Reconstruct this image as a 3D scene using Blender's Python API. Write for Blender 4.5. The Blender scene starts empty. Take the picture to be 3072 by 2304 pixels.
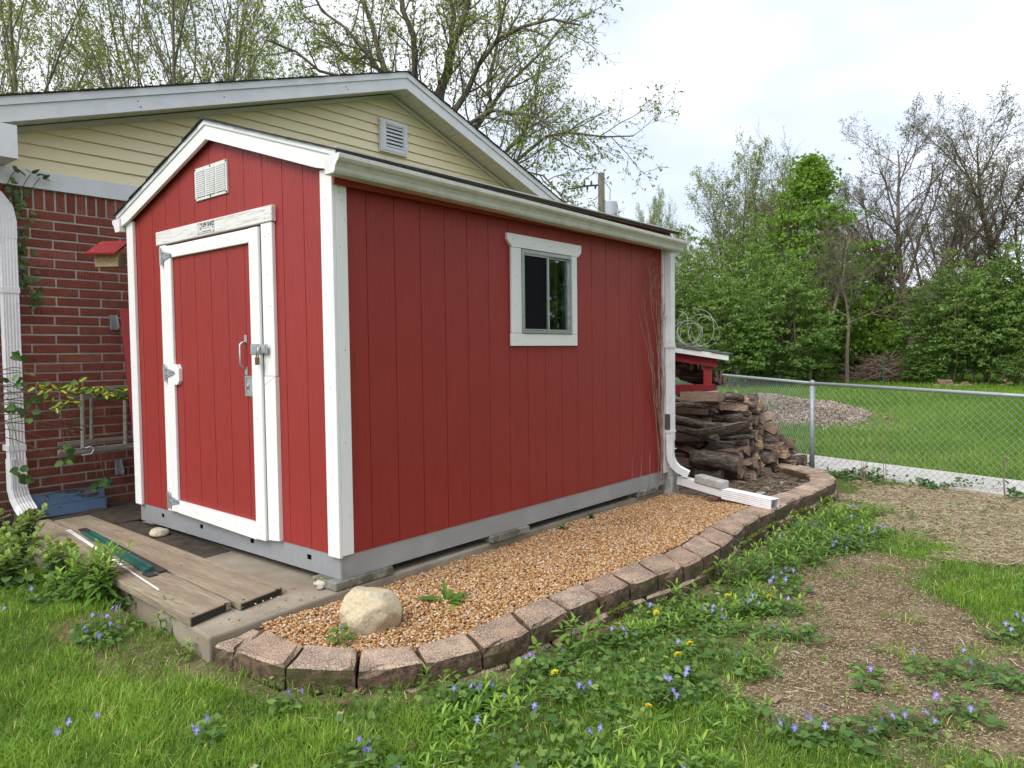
import bpy, bmesh, math, random
import numpy as np
from mathutils import Matrix, Vector

random.seed(7)
RNG = np.random.default_rng(11)
SC = bpy.context.scene
COL = SC.collection

# ------------------------------------------------------------------ camera
cam_data = bpy.data.cameras.new('camera')
cam = bpy.data.objects.new('camera', cam_data)
COL.objects.link(cam)
_r = Vector((0.64185548, -0.76672592, -0.01236569))
_u = Vector((0.04100164, 0.01821236, 0.99899308))
_f = Vector((0.76572868, 0.6417162, -0.04312672))
cam.matrix_world = Matrix(((_r.x, _u.x, -_f.x, -2.4543), (_r.y, _u.y, -_f.y, -3.2862),
                           (_r.z, _u.z, -_f.z, 1.2795), (0, 0, 0, 1)))
cam_data.sensor_width = 36.0
cam_data.lens = 2229.3 / 3072 * 36
cam_data.clip_start = 0.05
cam_data.clip_end = 2000
SC.camera = cam

# ------------------------------------------------------------------ world, sun, exposure
SUN_EL, SUN_AZ = math.radians(47), math.radians(180)     # direction towards the veiled sun
SUN_DIR = Vector((math.cos(SUN_EL) * math.cos(SUN_AZ), math.cos(SUN_EL) * math.sin(SUN_AZ), math.sin(SUN_EL)))
world = bpy.data.worlds.new('World')
SC.world = world
world.use_nodes = True
wn, wl = world.node_tree.nodes, world.node_tree.links
bg = wn['Background']
sky = wn.new('ShaderNodeTexSky')
sky.sky_type = 'NISHITA'
sky.sun_disc = False
sky.sun_elevation = SUN_EL
sky.sun_rotation = math.pi / 2 - SUN_AZ
sky.air_density = 1.0
sky.dust_density = 2.0
tc = wn.new('ShaderNodeTexCoord')
mp = wn.new('ShaderNodeMapping')
mp.inputs['Scale'].default_value = (1.0, 1.0, 2.6)
mp.inputs['Rotation'].default_value = (0, 0, 0.4)
wl.new(tc.outputs['Generated'], mp.inputs['Vector'])
n1 = wn.new('ShaderNodeTexNoise')
n1.inputs['Scale'].default_value = 2.1
n1.inputs['Detail'].default_value = 3
n1.inputs['Roughness'].default_value = 0.45
n1.inputs['Distortion'].default_value = 0.25
wl.new(mp.outputs['Vector'], n1.inputs['Vector'])
rp = wn.new('ShaderNodeValToRGB')
rp.color_ramp.interpolation = 'EASE'
e = rp.color_ramp.elements
e[0].position, e[0].color = 0.34, (4.95, 5.5, 6.6, 1)
e[1].position, e[1].color = 0.58, (8.0, 8.1, 8.5, 1)
wl.new(n1.outputs['Fac'], rp.inputs['Fac'])
mx = wn.new('ShaderNodeMix')
mx.data_type = 'RGBA'
mx.inputs[0].default_value = 0.88
wl.new(sky.outputs['Color'], mx.inputs[6])
wl.new(rp.outputs['Color'], mx.inputs[7])
wl.new(mx.outputs[2], bg.inputs['Color'])
bg.inputs['Strength'].default_value = 0.10

sun_data = bpy.data.lights.new('sun', 'SUN')
sun_data.energy = 1.5
sun_data.angle = math.radians(35)
sun_data.color = (1.0, 0.97, 0.92)
sun = bpy.data.objects.new('sun', sun_data)
COL.objects.link(sun)
sun.rotation_euler = (-SUN_DIR).to_track_quat('-Z', 'Y').to_euler()

SC.view_settings.view_transform = 'Standard'
SC.view_settings.look = 'None'
SC.view_settings.gamma = 1.0
SC.view_settings.use_curve_mapping = False
SC.view_settings.exposure = 0.85
SC.render.engine = 'CYCLES'
SC.cycles.max_bounces = 4
SC.cycles.diffuse_bounces = 3
SC.cycles.glossy_bounces = 2
SC.cycles.transmission_bounces = 3
SC.cycles.transparent_max_bounces = 6
SC.cycles.caustics_reflective = False
SC.cycles.caustics_refractive = False
SC.cycles.use_adaptive_sampling = True
SC.cycles.adaptive_threshold = 0.02
SC.cycles.use_denoising = True

# ------------------------------------------------------------------ helpers: materials
class NT:
    def __init__(s, name):
        s.m = bpy.data.materials.new(name)
        s.m.use_nodes = True
        s.n, s.l = s.m.node_tree.nodes, s.m.node_tree.links
        s.b = s.n['Principled BSDF']
        s.out = s.n['Material Output']
        s._pos = None
    def set(s, inp, v):
        i = s.b.inputs[inp] if isinstance(inp, str) else inp
        if hasattr(v, 'is_linked'):
            s.l.new(v, i)
        else:
            if isinstance(v, tuple) and len(v) == 3 and i.type == 'RGBA':
                v = v + (1,)
            i.default_value = v
        return s
    def pos(s, scale=(1, 1, 1), rot=(0, 0, 0), obj=False):
        if obj:
            src = s.n.new('ShaderNodeTexCoord').outputs['Object']
        else:
            src = s.n.new('ShaderNodeNewGeometry').outputs['Position']
        m = s.n.new('ShaderNodeMapping')
        m.inputs['Scale'].default_value = scale
        m.inputs['Rotation'].default_value = rot
        s.l.new(src, m.inputs['Vector'])
        return m.outputs['Vector']
    def noise(s, vec, scale=5, detail=4, rough=0.55, dist=0.0):
        t = s.n.new('ShaderNodeTexNoise')
        s.l.new(vec, t.inputs['Vector'])
        t.inputs['Scale'].default_value = scale
        t.inputs['Detail'].default_value = min(detail, 3.5)
        t.inputs['Roughness'].default_value = rough
        t.inputs['Distortion'].default_value = dist
        return t.outputs['Fac']
    def voro(s, vec, scale=5, out='Distance'):
        t = s.n.new('ShaderNodeTexVoronoi')
        s.l.new(vec, t.inputs['Vector'])
        t.inputs['Scale'].default_value = scale
        return t.outputs[out]
    def wave(s, vec, scale=5, dist=2, detail=2, direction='X'):
        t = s.n.new('ShaderNodeTexWave')
        t.bands_direction = direction
        s.l.new(vec, t.inputs['Vector'])
        t.inputs['Scale'].default_value = scale
        t.inputs['Distortion'].default_value = dist
        t.inputs['Detail'].default_value = detail
        return t.outputs['Fac']
    def ramp(s, fac, stops, interp='LINEAR'):
        r = s.n.new('ShaderNodeValToRGB')
        cr = r.color_ramp
        cr.interpolation = interp
        while len(cr.elements) < len(stops):
            cr.elements.new(0.5)
        for e, (p, c) in zip(cr.elements, stops):
            e.position = p
            e.color = (c, c, c, 1) if not isinstance(c, tuple) else (c + (1,) if len(c) == 3 else c)
        s.l.new(fac, r.inputs['Fac'])
        return r.outputs['Color']
    def mix(s, fac, a, b, mode='MIX'):
        m = s.n.new('ShaderNodeMix')
        m.data_type = 'RGBA'
        m.blend_type = mode
        for i, v in ((0, fac), (6, a), (7, b)):
            s.set(m.inputs[i], v)
        return m.outputs[2]
    def math(s, op, a, b=0.5):
        m = s.n.new('ShaderNodeMath')
        m.operation = op
        s.set(m.inputs[0], a)
        s.set(m.inputs[1], b)
        return m.outputs[0]
    def attr(s, name, out='Fac'):
        a = s.n.new('ShaderNodeAttribute')
        a.attribute_name = name
        return a.outputs[out]
    def rand(s):
        return s.n.new('ShaderNodeObjectInfo').outputs['Random']
    def normal_z(s):
        g = s.n.new('ShaderNodeNewGeometry')
        x = s.n.new('ShaderNodeSeparateXYZ')
        s.l.new(g.outputs['True Normal'], x.inputs[0])
        return x.outputs[2]
    def bump(s, h, strength=0.4, dist=0.01):
        b = s.n.new('ShaderNodeBump')
        b.inputs['Strength'].default_value = strength
        b.inputs['Distance'].default_value = dist
        s.l.new(h, b.inputs['Height'])
        s.l.new(b.outputs['Normal'], s.b.inputs['Normal'])
        return s
    def spec(s, v):
        s.b.inputs['Specular IOR Level'].default_value = v
        return s
    def done(s, rough=0.6, metal=0.0):
        if not s.b.inputs['Roughness'].is_linked:
            s.b.inputs['Roughness'].default_value = rough
        s.b.inputs['Metallic'].default_value = metal
        return s.m

MAT = {}

# ------------------------------------------------------------------ helpers: meshes
class MB:
    """collects shapes in world space, builds one mesh object"""
    def __init__(s):
        s.v, s.f = [], []
    def add(s, verts, faces):
        o = len(s.v)
        s.v += [tuple(v) for v in verts]
        s.f += [tuple(i + o for i in f) for f in faces]
        return s
    def box(s, x0, x1, y0, y1, z0, z1):
        v = [(x, y, z) for z in (z0, z1) for y in (y0, y1) for x in (x0, x1)]
        return s.add(v, [(0, 2, 3, 1), (4, 5, 7, 6), (0, 1, 5, 4), (2, 6, 7, 3), (0, 4, 6, 2), (1, 3, 7, 5)])
    def cbox(s, x0, x1, y0, y1, z0, z1, c=0.003):
        """box with chamfered edges along its three axes"""
        bm = bmesh.new()
        bmesh.ops.create_cube(bm, size=1)
        for v in bm.verts:
            v.co = Vector(((x0 + x1) / 2 + v.co.x * (x1 - x0), (y0 + y1) / 2 + v.co.y * (y1 - y0), (z0 + z1) / 2 + v.co.z * (z1 - z0)))
        c = min(c, 0.3 * min(x1 - x0, y1 - y0, z1 - z0))
        bmesh.ops.bevel(bm, geom=bm.edges[:] , offset=c, segments=1, affect='EDGES')
        bm.verts.index_update()
        s.add([v.co[:] for v in bm.verts], [[v.index for v in f.verts] for f in bm.faces])
        bm.free()
        return s
    def prism(s, poly, axis, a, b):
        """poly: 2-D points in the plane of the two other axes (cyclic order), extruded along axis from a to b"""
        def P(p, t):
            return {0: (t, p[0], p[1]), 1: (p[0], t, p[1]), 2: (p[0], p[1], t)}[axis]
        n = len(poly)
        v = [P(p, a) for p in poly] + [P(p, b) for p in poly]
        f = [tuple(range(n))[::-1], tuple(range(n, 2 * n))]
        f += [(i, (i + 1) % n, n + (i + 1) % n, n + i) for i in range(n)]
        return s.add(v, f)
    def tube(s, pts, rad, n=6, cap=True):
        pts = [Vector(p) for p in pts]
        if not hasattr(rad, '__len__'):
            rad = [rad] * len(pts)
        rings = []
        up = None
        for i, p in enumerate(pts):
            d = (pts[min(i + 1, len(pts) - 1)] - pts[max(i - 1, 0)]).normalized()
            if up is None:
                up = Vector((0, 0, 1)) if abs(d.z) < 0.9 else Vector((1, 0, 0))
            a = d.cross(up).normalized()
            b = a.cross(d).normalized()
            up = b
            rings.append([p + (a * math.cos(2 * math.pi * k / n) + b * math.sin(2 * math.pi * k / n)) * rad[i] for k in range(n)])
        v = [q for r in rings for q in r]
        f = []
        for i in range(len(pts) - 1):
            for k in range(n):
                f.append((i * n + k, i * n + (k + 1) % n, (i + 1) * n + (k + 1) % n, (i + 1) * n + k))
        if cap:
            f.append(tuple(range(n))[::-1])
            f.append(tuple((len(pts) - 1) * n + k for k in range(n)))
        return s.add(v, f)
    def sweep(s, prof, pts, side):
        """prof: 2-D points (u along side, w along the other normal), swept along pts; side: reference vector"""
        pts = [Vector(p) for p in pts]
        n = len(prof)
        v, f = [], []
        for i, p in enumerate(pts):
            d = (pts[min(i + 1, len(pts) - 1)] - pts[max(i - 1, 0)]).normalized()
            sd = Vector(side)
            sd = (sd - d * sd.dot(d)).normalized()
            w = d.cross(sd)
            v += [p + sd * a + w * b for a, b in prof]
        for i in range(len(pts) - 1):
            for k in range(n):
                f.append((i * n + k, i * n + (k + 1) % n, (i + 1) * n + (k + 1) % n, (i + 1) * n + k))
        f.append(tuple(range(n))[::-1])
        f.append(tuple((len(pts) - 1) * n + k for k in range(n)))
        return s.add(v, f)
    def mesh(s, name, m=None, smooth=False, fix=True):
        me = bpy.data.meshes.new(name)
        me.from_pydata(s.v, [], s.f)
        if fix:
            bm = bmesh.new()
            bm.from_mesh(me)
            bmesh.ops.recalc_face_normals(bm, faces=bm.faces[:])
            bm.to_mesh(me)
            bm.free()
        if smooth:
            me.shade_smooth()
        if m:
            me.materials.append(MAT[m])
        return me
    def build(s, name, m, parent=None, smooth=False, fix=True):
        return link(name, s.mesh(name, m, smooth, fix), parent)

def link(name, me, parent=None, loc=None, rot=None):
    o = bpy.data.objects.new(name, me)
    COL.objects.link(o)
    if parent is not None:
        o.parent = parent
        r = parent
        while r.parent is not None:
            r = r.parent
        if r is parent and parent.type == 'EMPTY':
            o.matrix_parent_inverse = Matrix.Translation(-Vector(parent.location))
    if loc is not None:
        o.location = loc
    if rot is not None:
        o.rotation_euler = rot
    return o

def tag(o, label=None, cat=None, group=None, kind=None):
    if label:
        o['label'] = label
    if cat:
        o['category'] = cat
    if group:
        o['group'] = group
    if kind:
        o['kind'] = kind
    return o

def thing(name, loc, label, cat, group=None):
    o = bpy.data.objects.new(name, None)
    COL.objects.link(o)
    o.location = loc
    o.empty_display_size = 0.1
    return tag(o, label, cat, group)

def np_mesh(name, V, F, m, rnd=None, smooth=False, extra=None):
    """V (n,3); F (k,3|4) or list of such arrays; rnd: per-vertex value stored as attribute 'rnd'"""
    me = bpy.data.meshes.new(name)
    Fs = F if isinstance(F, list) else [F]
    me.vertices.add(len(V))
    me.vertices.foreach_set('co', np.ascontiguousarray(V, dtype=np.float32).ravel())
    loops = np.concatenate([f.ravel() for f in Fs]).astype(np.int32)
    tot = np.concatenate([np.full(len(f), f.shape[1]) for f in Fs]).astype(np.int32)
    me.loops.add(len(loops))
    me.loops.foreach_set('vertex_index', loops)
    me.polygons.add(len(tot))
    st = np.concatenate([[0], np.cumsum(tot)[:-1]]).astype(np.int32)
    me.polygons.foreach_set('loop_start', st)
    me.polygons.foreach_set('loop_total', tot)
    if rnd is not None:
        a = me.attributes.new('rnd', 'FLOAT', 'POINT')
        a.data.foreach_set('value', np.ascontiguousarray(rnd, dtype=np.float32))
    for k, v in (extra or {}).items():
        a = me.attributes.new(k, 'FLOAT', 'POINT')
        a.data.foreach_set('value', np.ascontiguousarray(v, dtype=np.float32))
    me.update(calc_edges=True)
    if smooth:
        me.shade_smooth()
    if m:
        me.materials.append(MAT[m])
    return me

def text_mesh(body, size, m, origin, xdir, ydir, extrude=0.0006, bold=0.0):
    cu = bpy.data.curves.new('lettering', 'FONT')
    cu.body = body
    cu.size = size
    cu.align_x = 'CENTER'
    cu.align_y = 'CENTER'
    cu.extrude = extrude
    cu.offset = bold
    o = bpy.data.objects.new('lettering', cu)
    COL.objects.link(o)
    dg = bpy.context.evaluated_depsgraph_get()
    me = bpy.data.meshes.new_from_object(o.evaluated_get(dg))
    bpy.data.objects.remove(o)
    x, y = Vector(xdir), Vector(ydir)
    z = x.cross(y)
    M = Matrix(((x.x, y.x, z.x, origin[0]), (x.y, y.y, z.y, origin[1]), (x.z, y.z, z.z, origin[2]), (0, 0, 0, 1)))
    me.transform(M)
    me.materials.clear()
    me.materials.append(MAT[m])
    return me

def sstep(t):
    t = np.clip(t, 0, 1)
    return t * t * (3 - 2 * t)

def vnoise(x, y, seed=0):
    """smooth value noise, numpy"""
    x = np.asarray(x, dtype=float); y = np.asarray(y, dtype=float)
    xi, yi = np.floor(x).astype(np.int64), np.floor(y).astype(np.int64)
    fx, fy = x - xi, y - yi
    fx, fy = fx * fx * (3 - 2 * fx), fy * fy * (3 - 2 * fy)
    def h(i, j):
        n = (i * 374761393 + j * 668265263 + seed * 974711) & 0x7fffffff
        n = ((n ^ (n >> 13)) * 1274126177) & 0x7fffffff
        return ((n ^ (n >> 16)) & 0xffff) / 65535.0
    return (h(xi, yi) * (1 - fx) + h(xi + 1, yi) * fx) * (1 - fy) + (h(xi, yi + 1) * (1 - fx) + h(xi + 1, yi + 1) * fx) * fy

def gz(x, y):
    """ground height"""
    x = np.asarray(x, dtype=float); y = np.asarray(y, dtype=float)
    base = -0.12 - 0.10 * sstep((x + 0.5) / 2.4) + 0.035 * sstep((y - 0.1) / 0.7) * sstep((-0.55 - x) / 0.2)
    near = np.exp(-((x - 1) ** 2 + (y + 1) ** 2) / 60.0)
    return base + near * (0.035 * (vnoise(x * 1.3, y * 1.3, 3) - 0.5) + 0.02 * (vnoise(x * 5, y * 5, 5) - 0.5))

def in_poly(x, y, poly):
    x = np.asarray(x); y = np.asarray(y)
    c = np.zeros(x.shape, bool)
    n = len(poly)
    for i in range(n):
        x0, y0 = poly[i]; x1, y1 = poly[(i + 1) % n]
        if y0 == y1:
            continue
        t = ((y0 > y) != (y1 > y)) & (x < (x1 - x0) * (y - y0) / (y1 - y0) + x0)
        c ^= t
    return c

def dist_poly(x, y, poly, closed=True):
    d = np.full(np.shape(x), 1e9)
    n = len(poly)
    for i in range(n if closed else n - 1):
        x0, y0 = poly[i]; x1, y1 = poly[(i + 1) % n]
        dx, dy = x1 - x0, y1 - y0
        t = np.clip(((x - x0) * dx + (y - y0) * dy) / (dx * dx + dy * dy + 1e-12), 0, 1)
        d = np.minimum(d, np.hypot(x - x0 - t * dx, y - y0 - t * dy))
    return d

def soft(x, y, poly, w):
    """1 inside, 0 outside, soft border of width w, ragged"""
    s = np.where(in_poly(x, y, poly), 1, -1) * dist_poly(x, y, poly)
    s = s + w * 1.2 * (vnoise(np.asarray(x) * 4, np.asarray(y) * 4, 9) - 0.5)
    return sstep(s / w + 0.5)
# ------------------------------------------------------------------ materials
def paint_wood(name, col, chip=None, axis='z', grain=1.0, rough=0.55, dirt=0.12, var=0.10, dirtcol=(0.12, 0.11, 0.09), spec=0.25):
    t = NT(name)
    sc = {'z': (26, 26, 1.6), 'y': (26, 1.6, 26), 'x': (1.6, 26, 26)}[axis]
    v = t.pos(sc)
    fine = t.noise(v, 3.2, 6, 0.62, 0.6)
    p = t.pos()
    big = t.noise(p, 2.3, 4)
    c = t.mix(t.ramp(big, [(0.3, 0.0), (0.7, var)]), col, tuple(min(1, x * 1.3) for x in col))
    c = t.mix(t.ramp(fine, [(0.35, dirt), (0.52, 0.0)]), c, dirtcol)
    r = t.rand()
    c = t.mix(t.math('MULTIPLY', r, 0.10), c, tuple(x * 0.7 for x in col))
    if chip:
        sp = t.noise(t.pos({'z': (1, 1, 0.35), 'y': (1, .35, 1), 'x': (.35, 1, 1)}[axis]), 55, 2, 0.5)
        c = t.mix(t.ramp(sp, [(0.775, 0.0), (0.80, 0.8)]), c, chip)
    t.set('Base Color', c)
    h = t.math('ADD', fine, t.math('MULTIPLY', t.noise(p, 60, 3), 0.35))
    t.bump(h, 0.45 * grain, 0.004)
    t.set('Roughness', t.ramp(fine, [(0.3, rough + 0.12), (0.7, rough - 0.05)]))
    t.spec(spec)
    return t.done()

MAT['red'] = paint_wood('red_paint', (0.285, 0.023, 0.018), chip=(0.5, 0.4, 0.33), grain=1.3, rough=0.5, dirt=0.22, var=0.35, spec=0.5, dirtcol=(0.13, 0.010, 0.008))
MAT['red_dark'] = paint_wood('red_paint_groove', (0.17, 0.012, 0.010), rough=0.7)
MAT['red_y'] = paint_wood('red_paint_beam', (0.24, 0.02, 0.025), axis='y', rough=0.5)
MAT['white'] = paint_wood('white_paint', (0.83, 0.83, 0.82), rough=0.5, dirt=0.05, var=0.0, grain=0.7)
MAT['white_y'] = paint_wood('white_paint_rail', (0.83, 0.83, 0.82), axis='y', rough=0.5, dirt=0.07, var=0.0, grain=0.8)
MAT['white_x'] = paint_wood('white_paint_sill', (0.83, 0.83, 0.82), axis='x', rough=0.5, dirt=0.05, var=0.0, grain=0.7)
MAT['header'] = paint_wood('weathered_header_paint', (0.76, 0.75, 0.72), axis='y', rough=0.65, dirt=0.5, var=0.0, grain=1.2, dirtcol=(0.3, 0.29, 0.27))

def metal_paint(name, col, rough=0.35, dirt=0.25, dirtcol=(0.25, 0.24, 0.2), metal=0.0, scale=7):
    t = NT(name)
    p = t.pos()
    n = t.noise(p, scale, 6, 0.65)
    t.set('Base Color', t.mix(t.ramp(n, [(0.45, 0.0), (0.72, dirt)]), col, dirtcol))
    t.set('Roughness', t.ramp(n, [(0.3, rough - 0.05), (0.7, rough + 0.2)]))
    t.bump(t.noise(p, 3, 2), 0.08, 0.02)
    return t.done(metal=metal)

MAT['alu_white'] = metal_paint('white_aluminium', (0.76, 0.77, 0.80), 0.38, 0.12)
MAT['gutter'] = metal_paint('gutter_aluminium', (0.66, 0.66, 0.62), 0.32, 0.35)
MAT['downspout'] = metal_paint('white_downspout', (0.80, 0.80, 0.81), 0.35, 0.18)
MAT['galv'] = metal_paint('galvanised_steel', (0.45, 0.47, 0.49), 0.42, 0.5, (0.30, 0.33, 0.36), 0.55, 9)
MAT['hardware'] = metal_paint('zinc_hardware', (0.55, 0.57, 0.57), 0.3, 0.4, (0.2, 0.2, 0.2), 0.8, 30)
MAT['brass'] = metal_paint('brass', (0.22, 0.13, 0.06), 0.35, 0.5, (0.12, 0.07, 0.03), 0.8, 60)
MAT['fence_metal'] = metal_paint('fence_galvanised', (0.34, 0.38, 0.40), 0.5, 0.4, (0.22, 0.24, 0.25), 0.4, 20)
MAT['dark'] = metal_paint('dark_void', (0.012, 0.012, 0.013), 0.8, 0.0)
MAT['black_ink'] = metal_paint('black_print', (0.02, 0.02, 0.02), 0.6, 0.0)
MAT['plate'] = metal_paint('plate_white', (0.72, 0.73, 0.71), 0.35, 0.2)
MAT['skid'] = metal_paint('painted_skid', (0.36, 0.37, 0.37), 0.5, 0.35, (0.52, 0.55, 0.58), 0.25, 5)
MAT['transformer'] = metal_paint('transformer_grey', (0.42, 0.45, 0.50), 0.4, 0.1)
MAT['green_stake'] = metal_paint('green_painted_steel', (0.012, 0.10, 0.08), 0.4, 0.2, (0.03, 0.05, 0.04))
MAT['black_stake'] = metal_paint('black_rubber', (0.03, 0.032, 0.034), 0.5, 0.2, (0.10, 0.08, 0.07))
MAT['wire'] = metal_paint('grey_wire', (0.45, 0.45, 0.43), 0.5, 0.2)

t = NT('vinyl_cream'); p = t.pos()
t.set('Base Color', t.mix(t.ramp(t.noise(t.pos((1, 1, 3)), 2.2, 5, 0.6), [(0.4, 0.0), (0.75, 0.35)]), (0.87, 0.765, 0.50), (0.88, 0.80, 0.59)))
t.bump(t.noise(t.pos((2, 2, 40)), 4, 3), 0.12, 0.003); MAT['cream'] = t.done(0.45)

t = NT('soffit'); t.set('Base Color', t.mix(t.ramp(t.noise(t.pos(), 3, 4), [(0.4, 0.0), (0.7, 0.25)]), (0.72, 0.70, 0.62), (0.6, 0.57, 0.48)))
MAT['soffit'] = t.done(0.5)

t = NT('brick'); r = t.rand(); p = t.pos()
base = t.ramp(r, [(0.0, (0.22, 0.054, 0.033)), (0.35, (0.265, 0.063, 0.037)), (0.7, (0.29, 0.078, 0.044)), (1.0, (0.33, 0.098, 0.06))])
c = t.mix(t.ramp(t.noise(p, 14, 5, 0.6), [(0.35, 0.4), (0.6, 0.0)]), base, (0.10, 0.033, 0.024))
sep = t.n.new('ShaderNodeSeparateXYZ'); t.l.new(t.pos(), sep.inputs[0])
damp = t.math('MULTIPLY', t.ramp(sep.outputs[2], [(0.0, 0.8), (0.55, 0.0)]), t.ramp(t.noise(p, 4, 4), [(0.35, 0.0), (0.6, 1.0)]))
c = t.mix(damp, c, (0.07, 0.065, 0.035))
t.set('Base Color', c)
rake = t.wave(t.pos((1, 0.0, 0.0)), 26, 1.6, 3)
h = t.math('ADD', t.math('MULTIPLY', rake, 0.7), t.noise(t.pos((60, 60, 9)), 1.2, 4))
t.bump(h, 0.8, 0.006); MAT['brick'] = t.done(0.85)

t = NT('mortar'); p = t.pos()
t.set('Base Color', t.ramp(t.noise(p, 9, 5), [(0.3, (0.36, 0.325, 0.285)), (0.7, (0.54, 0.49, 0.44))]))
t.bump(t.noise(p, 90, 3), 0.6, 0.004); MAT['mortar'] = t.done(0.95)

t = NT('brick_wall_far'); bt = t.n.new('ShaderNodeTexBrick'); t.l.new(t.pos((1, 1, 1), (math.pi / 2, 0, 0)), bt.inputs['Vector'])
bt.inputs['Color1'].default_value = (0.2, 0.05, 0.03, 1); bt.inputs['Color2'].default_value = (0.15, 0.04, 0.025, 1); bt.inputs['Mortar'].default_value = (0.3, 0.27, 0.23, 1)
bt.inputs['Scale'].default_value = 1; bt.inputs['Brick Width'].default_value = 0.344; bt.inputs['Row Height'].default_value = 0.077; bt.inputs['Mortar Size'].default_value = 0.006
t.set('Base Color', bt.outputs['Color']); MAT['brick_far'] = t.done(0.9)

t = NT('asphalt_shingle'); p = t.pos()
t.set('Base Color', t.ramp(t.noise(p, 160, 2), [(0.35, (0.012, 0.012, 0.014)), (0.7, (0.055, 0.052, 0.05))]))
t.bump(t.noise(p, 200, 2), 0.5, 0.003); MAT['shingle'] = t.done(0.95)

t = NT('concrete'); p = t.pos()
c = t.ramp(t.noise(p, 1.8, 6, 0.62), [(0.3, (0.17, 0.14, 0.10)), (0.5, (0.28, 0.24, 0.18)), (0.7, (0.38, 0.34, 0.27))])
c = t.mix(t.ramp(t.noise(p, 120, 2), [(0.55, 0.0), (0.75, 0.5)]), c, (0.40, 0.36, 0.30))
t.set('Base Color', c); t.bump(t.math('ADD', t.noise(p, 140, 3), t.math('MULTIPLY', t.noise(p, 6, 3), 2.0)), 0.5, 0.004); MAT['concrete'] = t.done(0.9)

t = NT('dirty_soil_stain'); p = t.pos()
c = t.ramp(t.noise(p, 11, 6, 0.7), [(0.3, (0.022, 0.017, 0.012)), (0.6, (0.065, 0.048, 0.034)), (0.8, (0.10, 0.085, 0.05))])
t.set('Base Color', c); t.bump(t.noise(p, 70, 4), 0.9, 0.012); MAT['dark_soil'] = t.done(0.95)

t = NT('walk_concrete'); p = t.pos()
t.set('Base Color', t.ramp(t.noise(p, 3, 6, 0.6), [(0.3, (0.42, 0.40, 0.37)), (0.7, (0.56, 0.54, 0.50))]))
t.bump(t.noise(p, 90, 3), 0.3, 0.004); MAT['walk'] = t.done(0.9)

t = NT('grey_concrete_block'); p = t.pos()
t.set('Base Color', t.ramp(t.noise(p, 12, 6, 0.65), [(0.3, (0.28, 0.28, 0.26)), (0.7, (0.50, 0.50, 0.48))]))
t.bump(t.noise(p, 80, 4), 0.6, 0.005); MAT['cblock'] = t.done(0.9)

t = NT('edging_block'); p = t.pos(); r = t.rand()
top = t.mix(r, (0.36, 0.225, 0.145), (0.52, 0.39, 0.275))
top = t.mix(t.ramp(t.noise(p, 5.5, 5, 0.65), [(0.42, 0.75), (0.60, 0.0)]), top, (0.15, 0.105, 0.078))
top = t.mix(t.ramp(t.noise(p, 150, 2, 0.6), [(0.50, 0.0), (0.62, 0.9)]), top, (0.60, 0.49, 0.39))
top = t.mix(t.ramp(t.noise(p, 120, 2, 0.6), [(0.56, 0.0), (0.66, 0.85)]), top, (0.10, 0.06, 0.045))
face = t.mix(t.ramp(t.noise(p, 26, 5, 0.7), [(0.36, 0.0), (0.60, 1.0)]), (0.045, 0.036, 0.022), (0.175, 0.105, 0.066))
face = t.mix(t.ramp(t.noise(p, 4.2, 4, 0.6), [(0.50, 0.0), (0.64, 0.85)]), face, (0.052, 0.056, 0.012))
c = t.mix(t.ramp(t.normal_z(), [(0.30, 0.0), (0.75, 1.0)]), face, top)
t.set('Base Color', c)
t.bump(t.math('ADD', t.noise(p, 130, 3), t.math('MULTIPLY', t.noise(p, 28, 4), 1.4)), 0.9, 0.009); MAT['edging'] = t.done(0.95)

t = NT('patio_paver'); p = t.pos(); r = t.rand()
top = t.mix(r, (0.10, 0.062, 0.04), (0.17, 0.115, 0.075))
top = t.mix(t.ramp(t.noise(p, 7, 5, 0.65), [(0.42, 0.0), (0.62, 0.8)]), top, (0.065, 0.06, 0.028))
t.set('Base Color', top); t.bump(t.noise(p, 60, 4), 0.8, 0.006); MAT['paver'] = t.done(0.9)

t = NT('pea_gravel'); 
c = t.ramp(t.attr('rnd'), [(0.0, (0.24, 0.10, 0.034)), (0.22, (0.40, 0.20, 0.068)), (0.5, (0.54, 0.30, 0.115)), (0.72, (0.60, 0.41, 0.20)), (0.86, (0.60, 0.47, 0.31)), (0.94, (0.74, 0.68, 0.58)), (1.0, (0.34, 0.24, 0.18))])
t.set('Base Color', t.mix(t.ramp(t.noise(t.pos(), 200, 2), [(0.4, 0.3), (0.6, 0.0)]), c, (0.22, 0.10, 0.04))); MAT['gravel'] = t.done(0.7)

t = NT('gravel_bed'); p = t.pos()
t.set('Base Color', t.ramp(t.voro(p, 90, 'Color'), [(0.0, (0.16, 0.07, 0.025)), (0.6, (0.30, 0.16, 0.06)), (1, (0.42, 0.27, 0.13))]))
t.bump(t.voro(p, 90), 0.8, 0.01); MAT['gravel_bed'] = t.done(0.9)

t = NT('boulder'); p = t.pos()
c = t.ramp(t.noise(p, 5, 6, 0.6), [(0.3, (0.48, 0.38, 0.22)), (0.5, (0.56, 0.47, 0.32)), (0.66, (0.55, 0.53, 0.48))])
c = t.mix(t.ramp(t.noise(p, 55, 4, 0.7), [(0.48, 0.0), (0.68, 0.6)]), c, (0.27, 0.22, 0.16))
t.set('Base Color', c); t.bump(t.math('ADD', t.noise(p, 45, 6, 0.7), t.math('MULTIPLY', t.noise(p, 7, 4), 1.5)), 0.55, 0.012); MAT['boulder'] = t.done(0.85)

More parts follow.
